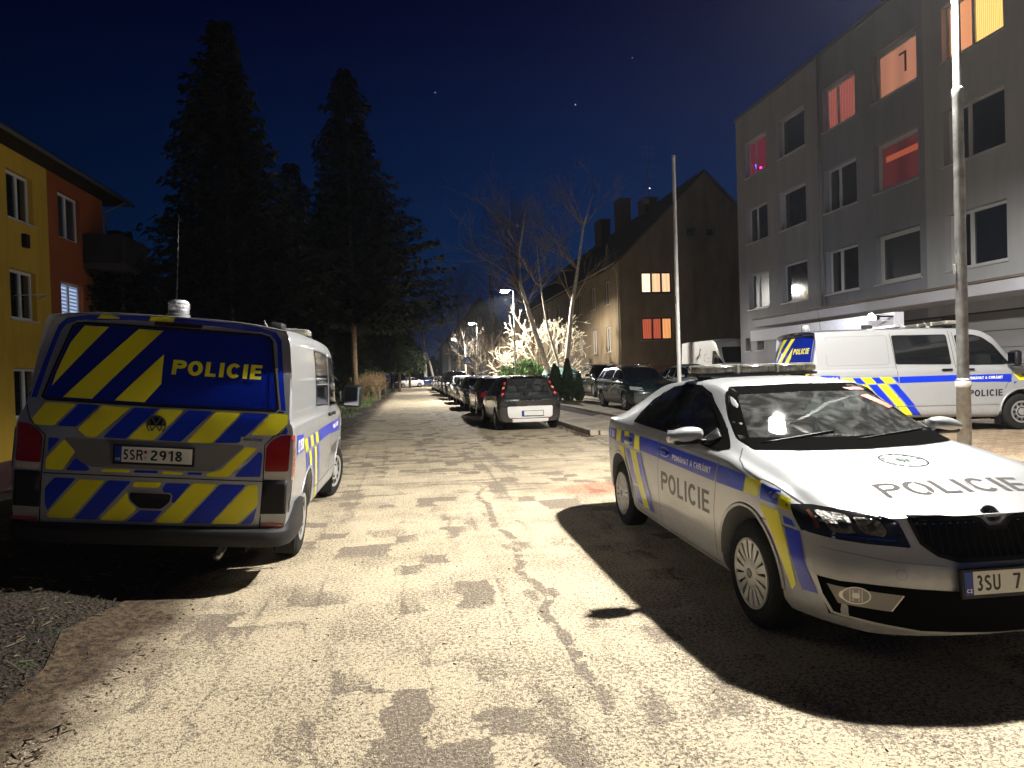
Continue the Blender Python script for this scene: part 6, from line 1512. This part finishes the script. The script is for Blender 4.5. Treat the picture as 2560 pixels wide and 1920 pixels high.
def birch_stem(x, y, h, label, seed, lean=0, r=.16):
    root = empty('birch_trunk_tree', (x, y, H(x, y)), 0, label, 'tree'); rnd = random.Random(seed)
    bm = bmesh.new(); tube(bm, [(0, 0, -.1), (lean*.3, 0, h*.4), (lean, 0, h)], [r, r*.8, r*.4], 8); link('trunk', bm, BARK_W, root, True)
    bm = bmesh.new(); out = []
    for k in range(9): branchy(bm, Vector((lean*.8, 0, h*rnd.uniform(.6, 1))), Vector((rnd.uniform(-1, 1), rnd.uniform(-1, 1), .8)).normalized(), 1.6, .03, 2, rnd, (.3, .8), .15, out, nseg=4)
    link('crown', bm, BARK_D, root)
birch_stem(-1.95, 75, 4.2, 'white birch trunk on the left verge near the end of the street', 41, lean=.25)
birch_stem(2.2, 104, 9, 'pale trunk behind the far parked cars', 42, lean=-.2, r=.28); birch_stem(3.6, 104, 8, 'leaning pale trunk behind the blue car at the end', 43, lean=-2.2, r=.20); birch_stem(4.7, 84, 5.5, 'pale birch trunk right behind the dark off-road car', 44, r=.2)
birch_stem(5.6, 60, 4.4, 'thin white birch trunk right of the crossing sign', 45, r=.10); birch_stem(5.2, 66, 4.4, 'thin white birch trunk behind the crossing sign', 46, r=.12)
def leafy_bush(name, x, y, rx, ry, h, n, m, label, cat, seed, group=None, upright=False, leaf=.07):
    rnd = random.Random(seed); root = empty(name, (x, y, H(x, y)), 0, label, cat, group)
    bm = bmesh.new()
    for k in range(7):
        a = k*.9; tube(bm, [(0, 0, -.05), (math.cos(a)*rx*.3, math.sin(a)*ry*.3, h*.4), (math.cos(a)*rx*.6, math.sin(a)*ry*.6, h*.7)], [.03, .02, .01], 5)
    link('stems', bm, BARK_D, root)
    bm = bmesh.new()
    cl = [(rnd.uniform(-1, 1), rnd.uniform(-1, 1), rnd.uniform(.15, 1)) for _ in range(40)]
    for _ in range(n):
        if upright:
            z = rnd.random()**.9; a = rnd.uniform(0, 6.28); q = min(1, .45+z*3)*((1-z)**.75+.04)*rnd.uniform(.75, 1.1)
            p = Vector((math.cos(a)*rx*q, math.sin(a)*ry*q, h*z)); d = Vector((math.cos(a)*.35, math.sin(a)*.35, 1)).normalized()
        else:
            c = rnd.choice(cl); cr = .42; v = Vector((rnd.gauss(0, 1), rnd.gauss(0, 1), rnd.gauss(0, 1))).normalized()*cr*rnd.uniform(.7, 1)
            p = Vector((c[0]*rx*.8+v.x*rx*.5, c[1]*ry*.8+v.y*ry*.5, max(.03, h*(c[2]*.72*(1-.45*(c[0]**2)))+v.z*h*.28))); d = (v+Vector((0, 0, .5))).normalized()
        s = d.cross(Vector((rnd.uniform(-1, 1), rnd.uniform(-1, 1), rnd.uniform(-1, 1)))).normalized(); L = leaf*rnd.uniform(.7, 1.6)
        bm.faces.new([bm.verts.new(u) for u in (p-s*L*.22, p+s*L*.22, p+d*L)])
    link('foliage', bm, m, root)
JUN = mat('juniper_green', (.085, .15, .045), .7, var=.5, vscale=3); THU = mat('thuja_green', (.030, .058, .022), .75, var=.4, vscale=4); HDG = mat('dry_leaf', (.20, .14, .06), .85, var=.4)
leafy_bush('juniper_bush', 6.6, 40.6, 1.7, 1.2, 2.3, 9000, JUN, 'wide green juniper bush at the foot of the lit bare tree', 'bush', 51, leaf=.16)
for i, (x, y, h, r, t) in enumerate(((6.15, 29.0, 1.55, .34, 'leftmost dark thuja shrub, partly behind the small hatchback'), (6.68, 28.8, 1.75, .36, 'tallest dark thuja shrub in the little clump behind the hatchback'), (6.45, 29.8, 1.40, .28, 'dark thuja at the back of the clump'), (7.12, 28.6, 1.15, .24, 'small separate thuja at the right end of the clump'))):
    leafy_bush('thuja_shrub', x-.0, y+.3, r, r, h, 3200, THU, t, 'shrub', 60+i, 'thuja shrubs beside the pavement', True, .09)
def hedge(x, y, w, d, h, label, seed):
    rnd = random.Random(seed); root = empty('bare_hedge', (x, y, H(x, y)), 0, label, 'hedge'); bm = bmesh.new(); out = []
    for k in range(26): branchy(bm, Vector((rnd.uniform(-w, w), rnd.uniform(-d, d), 0)), Vector((rnd.uniform(-.3, .3), rnd.uniform(-.3, .3), 1)).normalized(), h*.6, .018, 3, rnd, (.25, .6), .12, out, nseg=3, minr=.007)
    link('twigs', bm, mat('hedge_twig', (.30, .21, .12), .9, var=.3), root)
    bm = bmesh.new()
    for p in out:
        for _ in range(2):
            q = p+Vector((rnd.uniform(-.1, .1), rnd.uniform(-.1, .1), rnd.uniform(-.1, .1))); s = .05; bm.faces.new([bm.verts.new(q+Vector((rnd.uniform(-s, s), rnd.uniform(-s, s), rnd.uniform(-s, s)))) for _ in range(3)])
    link('dry_leaves', bm, HDG, root)
hedge(-2.75, 46.5, .75, 1.6, 1.45, 'dry brown leafless hedge on the verge near the bare trunk', 71); hedge(-3.1, 60, .6, 3, 1.3, 'dark brown hedge farther along the left verge', 72)
def verge_post(x, y, h, label):
    root = empty('verge_post', (x, y, H(x, y)), 0, label, 'post'); bm = bmesh.new(); tube(bm, [(0, 0, -.1), (0, 0, h)], .03, 7); link('shaft', bm, mat('post_pale', (.45, .42, .36), .7), root, True); bm = bmesh.new(); bbox(bm, -.035, .035, -.035, .035, h, h+.04, .008); link('cap', bm, DARKPL(), root)
verge_post(-3.05, 30.6, .95, 'short pale post in the grass beside the van mirror'); verge_post(-2.55, 70, 3.0, 'thin pale post on the far left verge')
# ------------------------------------------------------------------ other vehicles
def gen_spec(kind, W=1.74, H_=1.45, wb=2.6, fo=.85, ro=.85):
    xf, xr = wb/2+fo, -wb/2-ro; h = H_
    top = {'hatch': [(xf, .70), (xf-.18, .80), (xf-.7, .92), (xf-1.02, .99), (xf-1.12, 1.03), (xf-1.75, h-.09), (xf-2.0, h-.03), (-.2, h), (xr+.75, h-.03), (xr+.42, h-.09), (xr+.06, 1.02), (xr, .92)],
           'wagon': [(xf, .70), (xf-.2, .80), (xf-.8, .92), (xf-1.12, .99), (xf-1.22, 1.03), (xf-1.85, h-.09), (xf-2.1, h-.03), (-.2, h), (xr+.65, h-.03), (xr+.40, h-.08), (xr+.05, 1.02), (xr, .92)],
           'saloon': [(xf, .70), (xf-.2, .80), (xf-.8, .92), (xf-1.12, .99), (xf-1.22, 1.03), (xf-1.85, h-.09), (xf-2.1, h-.03), (-.2, h), (xr+1.6, h-.06), (xr+1.35, h-.11), (xr+.65, 1.07), (xr+.1, 1.02), (xr, .94)],
           'suv': [(xf, .85), (xf-.2, .98), (xf-.8, 1.10), (xf-1.05, 1.16), (xf-1.15, 1.20), (xf-1.6, h-.10), (xf-1.9, h-.03), (-.2, h), (xr+.5, h-.02), (xr+.25, h-.07), (xr+.03, 1.2), (xr, 1.05)]}[kind]
    k = 1.18 if kind == 'suv' else 1.0
    belt = [(xf, .64*k), (xf-.5, .80*k), (xf-1.1, .92*k), (0, .95*k), (xr+.4, .98*k), (xr, .90*k)]
    return dict(xf=xf, xr=xr, nf=.6, nr=.4, pf=.32, pr=.18, pe=2.5, roof=.70 if kind != 'saloon' else .66, hood=.82, Hc=.38, edge=.86, tum=.012, N=62, top=top, belt=belt,
        plan=[(xf, W/2-.13), (xf-.15, W/2-.06), (xf-.5, W/2-.01), (0, W/2), (xr+.5, W/2-.01), (xr+.1, W/2-.05), (xr, W/2-.10)], low=[(xf, .22), (0, .19), (xr, .26)],
        nose=[(0, .05), (.35, 0), (.55, .0), (.75, .07), (.95, .12)], tail=[(.2, .05), (.45, 0), (.7, .02), (1.0, .05), (h-.1, .12)]), top, belt
def gen_car(kind, name, pm, label, cat, x, y, heading, W=1.74, H_=1.45, wb=2.6, rails=False, group=None, z=0, gl=None, plate=True):
    sp, top, belt = gen_spec(kind, W, H_, wb, ro=.85 if kind != 'wagon' else 1.0)
    wx = wb/2; c = Car(name, sp, pm, (-wx, wx), (.35, .33), label, cat, group)
    xf, xr = sp['xf'], sp['xr']; bz = .97 if kind != 'suv' else 1.14; tz = H_-.10; gl = gl or BLACKGL()
    xc, xr2 = xf-1.2, {'saloon': xr+1.0, 'suv': xr+.25}.get(kind, xr+.35)
    dlo = round_poly([(xc-.02, bz+.015), (xc-.55, tz-.06), (xc-.85, tz), (xr2+.45, tz-.01), (xr2+.12, tz-.10), (xr2-.05, bz+.05), (0, bz)], .07)
    for f in 'RL':
        w = c.put('side_window', f, [dlo], gl, .003, .08); c.put('window_trim', f, [], DARKPL(), .005, .08, build=lambda bm: (ring2d(bm, dlo, .018), strip2d(bm, [(-.05, bz), (-.10, tz)], .06), strip2d(bm, [(xr2+.62, bz+.02), (xr2+.70, tz-.02)], .05)), parent=w)
        c.seams(f, [[(wx-.42, .90), (wx-.46, .30)], [(-.06, bz-.02), (-.05, .28)], [(-wx+.45, .28), (-wx+.20, .60), (-wx-.05, .72), (-wx-.1, bz-.03)]], .010); c.put('door_handle', f, [rrect(.02, .20, .80, .83, .01)], DARKPL(), .004, .1, thick=.02); c.put('door_handle', f, [rrect(-.95, -.77, .81, .84, .01)], DARKPL(), .004, .1, thick=.02)
        c.put('side_moulding', f, [rrect(-wx+.42, wx-.42, .47, .51, .01)], DARKPL(), .004, .1, clip_arch=True)
    hw = W/2
    c.put('windscreen', 'F', [round_poly([(-hw*.60, H_-.11), (hw*.60, H_-.11), (hw*.80, bz+.07), (-hw*.80, bz+.07)], .06)], gl, .003, .08)
    rw = round_poly([(-hw*.62, H_-.12), (hw*.62, H_-.12), (hw*.74, bz+.05), (-hw*.74, bz+.05)], .06); c.put('rear_window', 'B', [rw], gl, .003, .08)
    zl = .70 if kind != 'suv' else .84
    for sg in (-1, 1):
        c.put('headlight', 'F', [round_poly([(sg*hw*.50, zl-.07), (sg*hw*.52, zl+.05), (sg*hw*.90, zl+.09), (sg*hw*.91, zl-.02)], .03)], mat('headlight_glass', (.55, .55, .54), .08, .3, coat=1), .005, .06)
        c.put('taillight', 'B', [round_poly([(sg*hw*.62, zl+.02), (sg*hw*.64, zl+.22), (sg*hw*.90, zl+.24), (sg*hw*.92, zl+.02)], .03)], mat('rear_lamp_red', (.28, .006, .008), .08, coat=1), .005, .06)
        mirror_pod(c.root, xc-.28, hw+.10, bz+.06, sg, pm, .20, .13)
    c.put('grille', 'F', [rrect(-hw*.42, hw*.42, zl-.05, zl+.05, .02)], DARKPL(), .005, .08); c.put('lower_intake', 'F', [rrect(-hw*.6, hw*.6, .28, .40, .03)], DARKPL(), .005, .08); c.put('bumper_trim', 'B', [rrect(-hw*.75, hw*.75, .30, .44, .03)], DARKPL(), .004, .08)
    if plate:
        for s_, zz in ((1, .47), (-1, .58)):
            h = c.bvh.ray_cast(Vector((4*s_, 0, zz)), Vector((-s_, 0, 0)))[0]; number_plate(c.root, frame_M((h.x+s_*.025, 0, zz), (0, s_, 0), (0, 0, 1)), None)
    if rails:
        for sg in (-1, 1):
            bm = bmesh.new(); ry = hw*.60; p = [(xf-2.1, H_-.05), (xf-2.25, H_+.035), (0, H_+.055), (xr2+.45, H_+.035), (xr2+.3, H_-.05)]; tube(bm, [(a, sg*ry, b) for a, b in p], .024, 6); link('roof_rail', bm, rails, c.root, True)
    for x_ in (-wx, wx):
        for sg in (-1, 1): wheel(c.root, x_, sg*(hw-.02), .315, .20, 'spoke', mat('alloy', (.35, .35, .36), .35, .7), .20, sg)
    c.wells(); c.place(x, y, z, heading)
    return c
def cp(name, col, metal=.3): return paint(name, col, metal, .25, 1)
GP = 'cars parked nose to tail along the right kerb'
def small_hatch():
    sp, _, _ = gen_spec('hatch', 1.72, 1.47, 2.5, .62, .66)
    sp['plan'] = [(sp['xf'], .70), (sp['xf']-.3, .82), (0, .84), (-1.45, .86), (-1.8, .86), (-1.91, .80)]; sp['roof'] = .66; sp['pr'] = .10
    sp['top'] = [(1.87, .72), (1.6, .90), (1.25, 1.02), (.7, 1.35), (.4, 1.44), (-.3, 1.475), (-1.2, 1.46), (-1.50, 1.43), (-1.70, 1.20), (-1.85, .92), (-1.91, .80)]; sp['tail'] = [(.2, .03), (.5, 0), (.85, .0), (1.4, .0)]; sp['low'] = [(1.9, .22), (0, .2), (-1.91, .24)]
    RW = [(-.515, 1.375), (.515, 1.375), (.665, .875), (-.665, .875)]
    cab = hexa([(x, s*y, z) for s in (-1, 1) for x, y, z in ((-1.55, .66, .50), (1.0, .66, .50), (-1.52, .66, .88), (-1.33, .44, 1.34), (.35, .44, 1.34), (1.0, .66, .95))])
    SW = [(1.0, 1.0), (.55, 1.30), (.25, 1.375), (-1.05, 1.36), (-1.30, 1.0), (0, .97)]
    cuts = [cab, prism_cut([(-.48, 1.33), (.48, 1.33), (.62, .92), (-.62, .92)], -2.5, -1.0, 'x'), prism_cut([(-.48, 1.32), (.48, 1.32), (.58, 1.10), (-.58, 1.10)], .3, 2.2, 'x')]
    pm = cp('hatch_black', (.022, .023, .025), .4)
    c = Car('small_hatchback', sp, pm, (-1.25, 1.25), (.335, .30), 'small black hatchback with a white lower tailgate and round tail lamps, seen from behind', 'car', GP, cut=cuts)
    g = glass_mat('hatch_glass', (.88, .94, .90), .01, .06)
    w = c.put('rear_window', 'B', [round_poly(RW, .05)], g, .004, .06); c.put('window_frame', 'B', [], pm, .007, .06, build=lambda bm: ring2d(bm, inset(round_poly(RW, .05), -.012), .026), parent=w)
    c.put('windscreen', 'F', [round_poly([(-.52, 1.36), (.52, 1.36), (.66, 1.06), (-.66, 1.06)], .05)], g, .004, .06)
    for f in 'RL': c.put('side_window', f, [round_poly(SW, .08)], BLACKGL(), .004, .06); c.seams(f, [[(.85, .90), (.80, .30)], [(-.15, .95), (-.15, .28)]], .01); c.put('door_handle', f, [rrect(-.05, .12, .78, .81, .01)], DARKPL(), .004, .1, thick=.02)
    lens = mat('round_lamp_red', (.75, .03, .05), .15, coat=1); amb = mat('round_lamp_amber', (.80, .22, .08), .15, coat=1)
    for sg in (-1, 1):
        c.put('lamp_pillar', 'B', [round_poly([(sg*.555, 1.36), (sg*.62, 1.33), (sg*.80, .92), (sg*.70, .90)], .03)], mat('pillar_black', (.012, .012, .012), .35), .005, .05)
        for i, (yy, zz, rr) in enumerate(((.615, 1.262, .042), (.663, 1.130, .045), (.712, .975, .049))):
            x_ = c.bvh.ray_cast(Vector((-4, sg*yy, zz)), Vector((1, 0, 0)))[0]
            bm = bmesh.new(); lathe(bm, [(-.02, .001), (-.02, rr), (.008, rr), (.016, rr*.8), (.02, rr*.5), (.021, .001)], 20, frame_M((x_.x-.002, sg*yy, zz), (0, -1, 0), (.1, 0, 1)), axis='z'); link('taillight', bm, amb if i == 1 else lens, c.root, True)
    whp = mat('hatch_white', (.78, .77, .74), .35, coat=.6)
    tg = c.put('white_tailgate_panel', 'B', [round_poly([(-.615, .652), (.615, .652), (.600, .38), (.54, .345), (-.54, .345), (-.600, .38)], .05)], whp, .006, .05, thick=.02)
    c.put('white_bumper_panel', 'B', [round_poly([(-.49, .325), (.49, .325), (.48, .235), (-.48, .235)], .02)], whp, .006, .05, thick=.02)
    for sg in (-1, 1): c.put('bumper_reflector', 'B', [rrect(sg*.45-.06 if sg > 0 else -.51, .51 if sg > 0 else -.39, .335, .352, .005)], mat('reflector_red', (.5, .01, .015), .2, coat=1), .028, .05)
    c.put('bumper_side', 'B', [], pm, .004, .05, build=lambda bm: (poly2d(bm, [(.63, .66), (.80, .70), (.80, .35), (.63, .27), (.60, .36)]), poly2d(bm, [(-.63, .66), (-.80, .70), (-.80, .35), (-.63, .27), (-.60, .36)])))
    h = c.bvh.ray_cast(Vector((-4, 0, .46)), Vector((1, 0, 0)))[0]; number_plate(c.root, frame_M((h.x-.045, -.06, .465), (0, -1, 0), (0, 0, 1)), None, w=.56, h=.12)
    c.put('tailgate_handle', 'B', [rrect(-.10, .10, .80, .83, .01)], CHROME(), .006, .05, thick=.02); c.put('tailgate_seam', 'B', [], GAP(), .003, .05, build=lambda bm: strip2d(bm, [(-.72, .86), (.72, .86)], .012))
    hx = lambda y, z: c.bvh.ray_cast(Vector((-4, y, z)), Vector((1, 0, 0)))[0].x-.02
    bm = bmesh.new(); tube(bm, [(hx(0, .90), 0, .90), (hx(-.2, .96), -.20, .96), (hx(-.42, .99), -.42, .99)], .010, 6); link('rear_wiper', bm, DARKPL(), c.root, True)
    bm = bmesh.new(); bbox(bm, -1.62, -1.42, -.50, .50, 1.425, 1.46, .015); link('roof_spoiler', bm, pm, c.root, True, 50)
    bm = bmesh.new(); lathe(bm, [(-.0, .001), (0, .030), (.10, .034), (.105, .030), (.02, .026), (.02, .001)], 16, frame_M((-1.78, -.40, .20), (0, -1, 0), (0, 0, 1)), axis='z'); link('exhaust_pipe', bm, CHROME(), c.root, True)
    for y in (-.34, .34): seat(c.root, -.1, y, .45, .46, mat('seat_black', (.02, .02, .02), .9))
    for y in (-.36, .36): s_ = seat(c.root, -.95, y, .42, .50, mat('seat_black', (.02, .02, .02), .9)); s_.name = 'rear_seat'
    for x_ in (-1.25, 1.25):
        for sg in (-1, 1): wheel(c.root, x_, sg*.865, .29, .21, 'spoke', mat('alloy', (.35, .35, .36), .35, .7), .185, sg)
    for sg in (-1, 1): mirror_pod(c.root, .72, .93, 1.05, sg, pm, .2, .13); c.put('headlight', 'F', [round_poly([(sg*.45, .62), (sg*.45, .74), (sg*.70, .78), (sg*.70, .62)], .03)], mat('headlight_glass', (.55, .55, .54), .08, .3, coat=1), .005, .06)
    c.wells(); c.place(3.05, 19.95, 0, R(91.6)); return c
small_hatch()
blk = cp('car_black', (.012, .012, .013)); gry = cp('car_grey', (.16, .16, .165), .6); slv = cp('car_silver', (.45, .46, .47), .6); wht = cp('car_white', (.62, .62, .60), 0); drk = cp('car_dark_green', (.012, .028, .026), .4); nvy = cp('car_navy', (.01, .03, .11), .4); pal = cp('car_pale_green', (.42, .50, .46), .4)
gen_car('hatch', 'parked_car', blk, 'black hatchback parked directly in front of the small hatchback', 'car', 3.15, 26.2, R(90), H_=1.46, group=GP)
gen_car('hatch', 'parked_car', gry, 'grey hatchback third in the row along the kerb', 'car', 3.15, 32.0, R(-90), H_=1.48, group=GP)
gen_car('saloon', 'parked_car', slv, 'silver saloon fourth in the row along the kerb', 'car', 3.2, 37.8, R(-90), H_=1.44, group=GP)
gen_car('hatch', 'parked_car', wht, 'white-roofed hatchback fifth in the row, just before the off-road car', 'car', 3.2, 43.6, R(-90), H_=1.52, group=GP)
gen_car('suv', 'parked_car', blk, 'black off-road car with roof bars, tallest in the row', 'car', 3.25, 50.2, R(-90), W=1.85, H_=1.84, rails=CHROME(), group=GP)
gen_car('suv', 'parked_car', gry, 'dark tall car behind the black off-road one', 'car', 3.25, 57.4, R(90), W=1.8, H_=1.78, group=GP)
gen_car('wagon', 'parked_car', slv, 'light estate car far down the row with a bright windscreen', 'car', 3.2, 64.2, R(-90), H_=1.5, group=GP)
gen_car('hatch', 'parked_car', slv, 'small pale hatchback second from the far end of the row', 'car', 3.2, 70.5, R(-90), H_=1.5, group=GP)
gen_car('hatch', 'parked_car', wht, 'last white hatchback of the row', 'car', 3.1, 77, R(90), H_=1.5, group=GP)
gen_car('saloon', 'parked_car', wht, 'white saloon parked across the far left end of the street', 'car', -.4, 97, R(-150), group='cars at the far end')
gen_car('hatch', 'parked_car', nvy, 'blue hatchback parked at the far end beside the white saloon', 'car', 2.3, 99, R(-165), group='cars at the far end')
GL2 = 'cars on the parking lot by the gabled house'
gen_car('wagon', 'estate_car', drk, 'dark green estate car facing the viewer in front of the gabled house', 'car', 7.66, 22.95, R(-90), H_=1.46, wb=2.65, rails=CHROME(), group=GL2, z=.215)
gen_car('wagon', 'estate_car', blk, 'darker estate car parked behind the dark green one', 'car', 9.25, 32.6, R(-91), H_=1.56, wb=2.65, rails=CHROME(), group=GL2, z=.31)
gen_car('hatch', 'compact_car', cp('car_dark_blue', (.02, .04, .07), .4), 'small blue car with a frosty greenish windscreen behind the thuja shrubs', 'car', 8.35, 37.6, R(-88), H_=1.52, group=GL2, z=.36, gl=mat('frosted_glass', (.22, .36, .31), .3, coat=.6))
gen_car('saloon', 'saloon_car', pal, 'pale greenish saloon half hidden behind the tall pale pole', 'car', 10.35, 24.4, R(-76), H_=1.47, group=GL2, z=.22)
def cargo_van():
    sp = dict(xf=2.9, xr=-2.9, nf=.5, nr=.15, pf=.2, pr=.03, pe=2.5, roof=.90, hood=.80, Hc=.9, edge=.90, tum=.0, N=70,
        top=[(2.9, .95), (2.6, 1.18), (2.2, 1.35), (1.75, 1.85), (1.45, 2.30), (1.15, 2.60), (.9, 2.68), (-2.6, 2.70), (-2.9, 2.66)], belt=[(2.9, .9), (2.2, 1.2), (1.4, 1.35), (-2.9, 1.4)],
        plan=[(2.9, .85), (2.4, .98), (0, 1.0), (-2.7, 1.0), (-2.9, .97)], low=[(2.9, .28), (0, .3), (-2.9, .4)], nose=[(0, .05), (.5, 0), (1.0, .15)], tail=[(.3, 0), (1.5, .02), (2.7, .2)])
    c = Car('cargo_van', sp, mat('van_white', (.62, .62, .60), .4, coat=.5, var=.05), (-1.9, 1.95), (.42, .38), 'tall white panel van with a horse picture on its side, by the grey block', 'van')
    for f in 'RL':
        c.put('cab_window', f, [round_poly([(.95, 1.48), (1.0, 2.12), (1.35, 2.10), (1.95, 1.50)], .06)], BLACKGL(), .004); c.seams(f, [[(.85, 2.2), (.85, .45)], [(2.0, 1.35), (1.75, .6)]], .012); c.put('door_handle', f, [rrect(.95, 1.12, 1.25, 1.29, .01)], DARKPL(), .004, thick=.02); c.put('side_moulding', f, [rrect(-1.4, 1.4, .62, .72, .02)], DARKPL(), .004)
    sg = 1
    def horse(bm):
        o = (-.65, 1.62)
        S_ = lambda L: [(o[0]+a*.62, o[1]+b*.62) for a, b in L]
        poly2d(bm, S_([(-.35, .15), (-.30, .38), (-.05, .50), (.18, .62), (.24, .42), (.05, .25), (-.15, .15)])); strip2d(bm, S_([(.18, .55), (.34, .85), (.42, 1.02)]), .09); strip2d(bm, S_([(.40, 1.05), (.56, .92)]), .05)
        strip2d(bm, S_([(.2, .5), (.42, .45), (.38, .28)]), .035); strip2d(bm, S_([(.15, .45), (.38, .60), (.50, .50)]), .03); strip2d(bm, S_([(-.30, .22), (-.42, -.02), (-.62, -.15), (-.62, -.30)]), .045); strip2d(bm, S_([(-.2, .18), (-.18, -.05), (-.30, -.22), (-.22, -.36)]), .04); strip2d(bm, S_([(-.33, .33), (-.52, .28), (-.60, .10)]), .035)
    c.put('horse_picture', 'R', [], BLK(), .004, build=horse)
    c.put('horse_picture', 'L', [], BLK(), .004, build=horse)
    for f in 'RL': c.put('red_scroll', f, [], mat('red_ink', (.4, .02, .02), .5), .004, build=lambda bm: (strip2d(bm, _arc(.16, 1.80, .10, .16, 60, 300, 12), .03), strip2d(bm, [(.18, 1.96), (.30, 2.02)], .025))); c.put('grey_scroll', f, [], mat('grey_ink', (.2, .2, .2), .5), .004, build=lambda bm: (strip2d(bm, [(.27+.04*k, 1.76+(.05 if k % 2 else 0)) for k in range(14)], .018), strip2d(bm, [(.25, 1.60), (.75, 1.60)], .02)))
    c.put('windscreen', 'F', [round_poly([(-.78, 1.52), (-.70, 2.28), (.70, 2.28), (.78, 1.52)], .1)], BLACKGL(), .005); c.put('grille', 'F', [rrect(-.5, .5, .75, .95, .03)], DARKPL(), .005)
    for s_ in (-1, 1): c.put('headlight', 'F', [round_poly([(s_*.6, .85), (s_*.62, 1.1), (s_*.88, 1.15), (s_*.88, .85)], .04)], mat('headlight_glass', (.55, .55, .54), .08, .3, coat=1), .005); mirror_pod(c.root, 1.75, 1.13, 1.65, s_, DARKPL(), .2, .3)
    for x_ in (-1.9, 1.95):
        for s_ in (-1, 1): wheel(c.root, x_, s_*.98, .36, .22, 'steel', mat('steel_rim', (.50, .50, .50), .35, .6), .21, s_)
    c.wells(); c.place(15.1, 32.0, .2, R(-90)); return c
cargo_van()
GV = 'police vans with blue and yellow livery'
v = police_van('police_van', 'police van seen from behind at the left with chevron tailgate and plate 5SR 2918', [('5SR', .058, .130), ('2918', .238, .215)], GV); v.place(-1.96, 7.78, 0, R(90.65), .095)
for ch in v.root.children:
    if ch.name.startswith('wheel') and ch.type == 'EMPTY' and ch.location.x > 0: ch.rotation_euler.z += R(-14)
v = police_van('police_van', 'police van seen from its right side, parked under the canopy at the right', [], GV); v.place(9.85, 12.42, .20, R(-6.4))
s = police_saloon(); s.place(2.865, 5.16, 0, R(-91.2), pitch=R(.5))
# ------------------------------------------------------------------ stars
for i, (px, py, r) in enumerate(((575.4, 104.6, 1.5), (435.1, 92.5, 1.0), (632.3, 57.8, .8))):
    cam = S.camera.matrix_world; d = (cam.to_3x3() @ Vector(((px-512)/FPX, (384-py)/FPX, -1))).normalized()
    bm = bmesh.new(); bmesh.ops.create_icosphere(bm, subdivisions=1, radius=r); o = link('star', bm, emis('star_light', (.9, .95, 1), 1.6), None); o.location = cam.translation+d*1600
    tag(o, ('brightest star, high above the bare trees', 'faint star between the two tall spruces and the street', 'faintest star near the top of the picture')[i], 'star', 'stars')
flood_lamp(11.62, 15.95, 2.70)
# flood lamp hangs from the canopy end, tubes of light wash its underside
# ------------------------------------------------------------------ night haze
HAZE = True
if HAZE:
    m = bpy.data.materials.new('haze'); m.use_nodes = True; nt = m.node_tree; nt.nodes.clear(); o_ = nt.nodes.new('ShaderNodeOutputMaterial'); vp = nt.nodes.new('ShaderNodeVolumePrincipled')
    vp.inputs['Color'].default_value = (.80, .84, .92, 1); vp.inputs['Density'].default_value = .0003; vp.inputs['Anisotropy'].default_value = .25; nt.links.new(vp.outputs[0], o_.inputs['Volume'])
    bm = bmesh.new(); box(bm, -45, 60, -32, 140, -3, 27); o = link('haze', bm, m, None); tag(o, 'thin night haze hanging over the whole street', 'haze', kind='stuff')
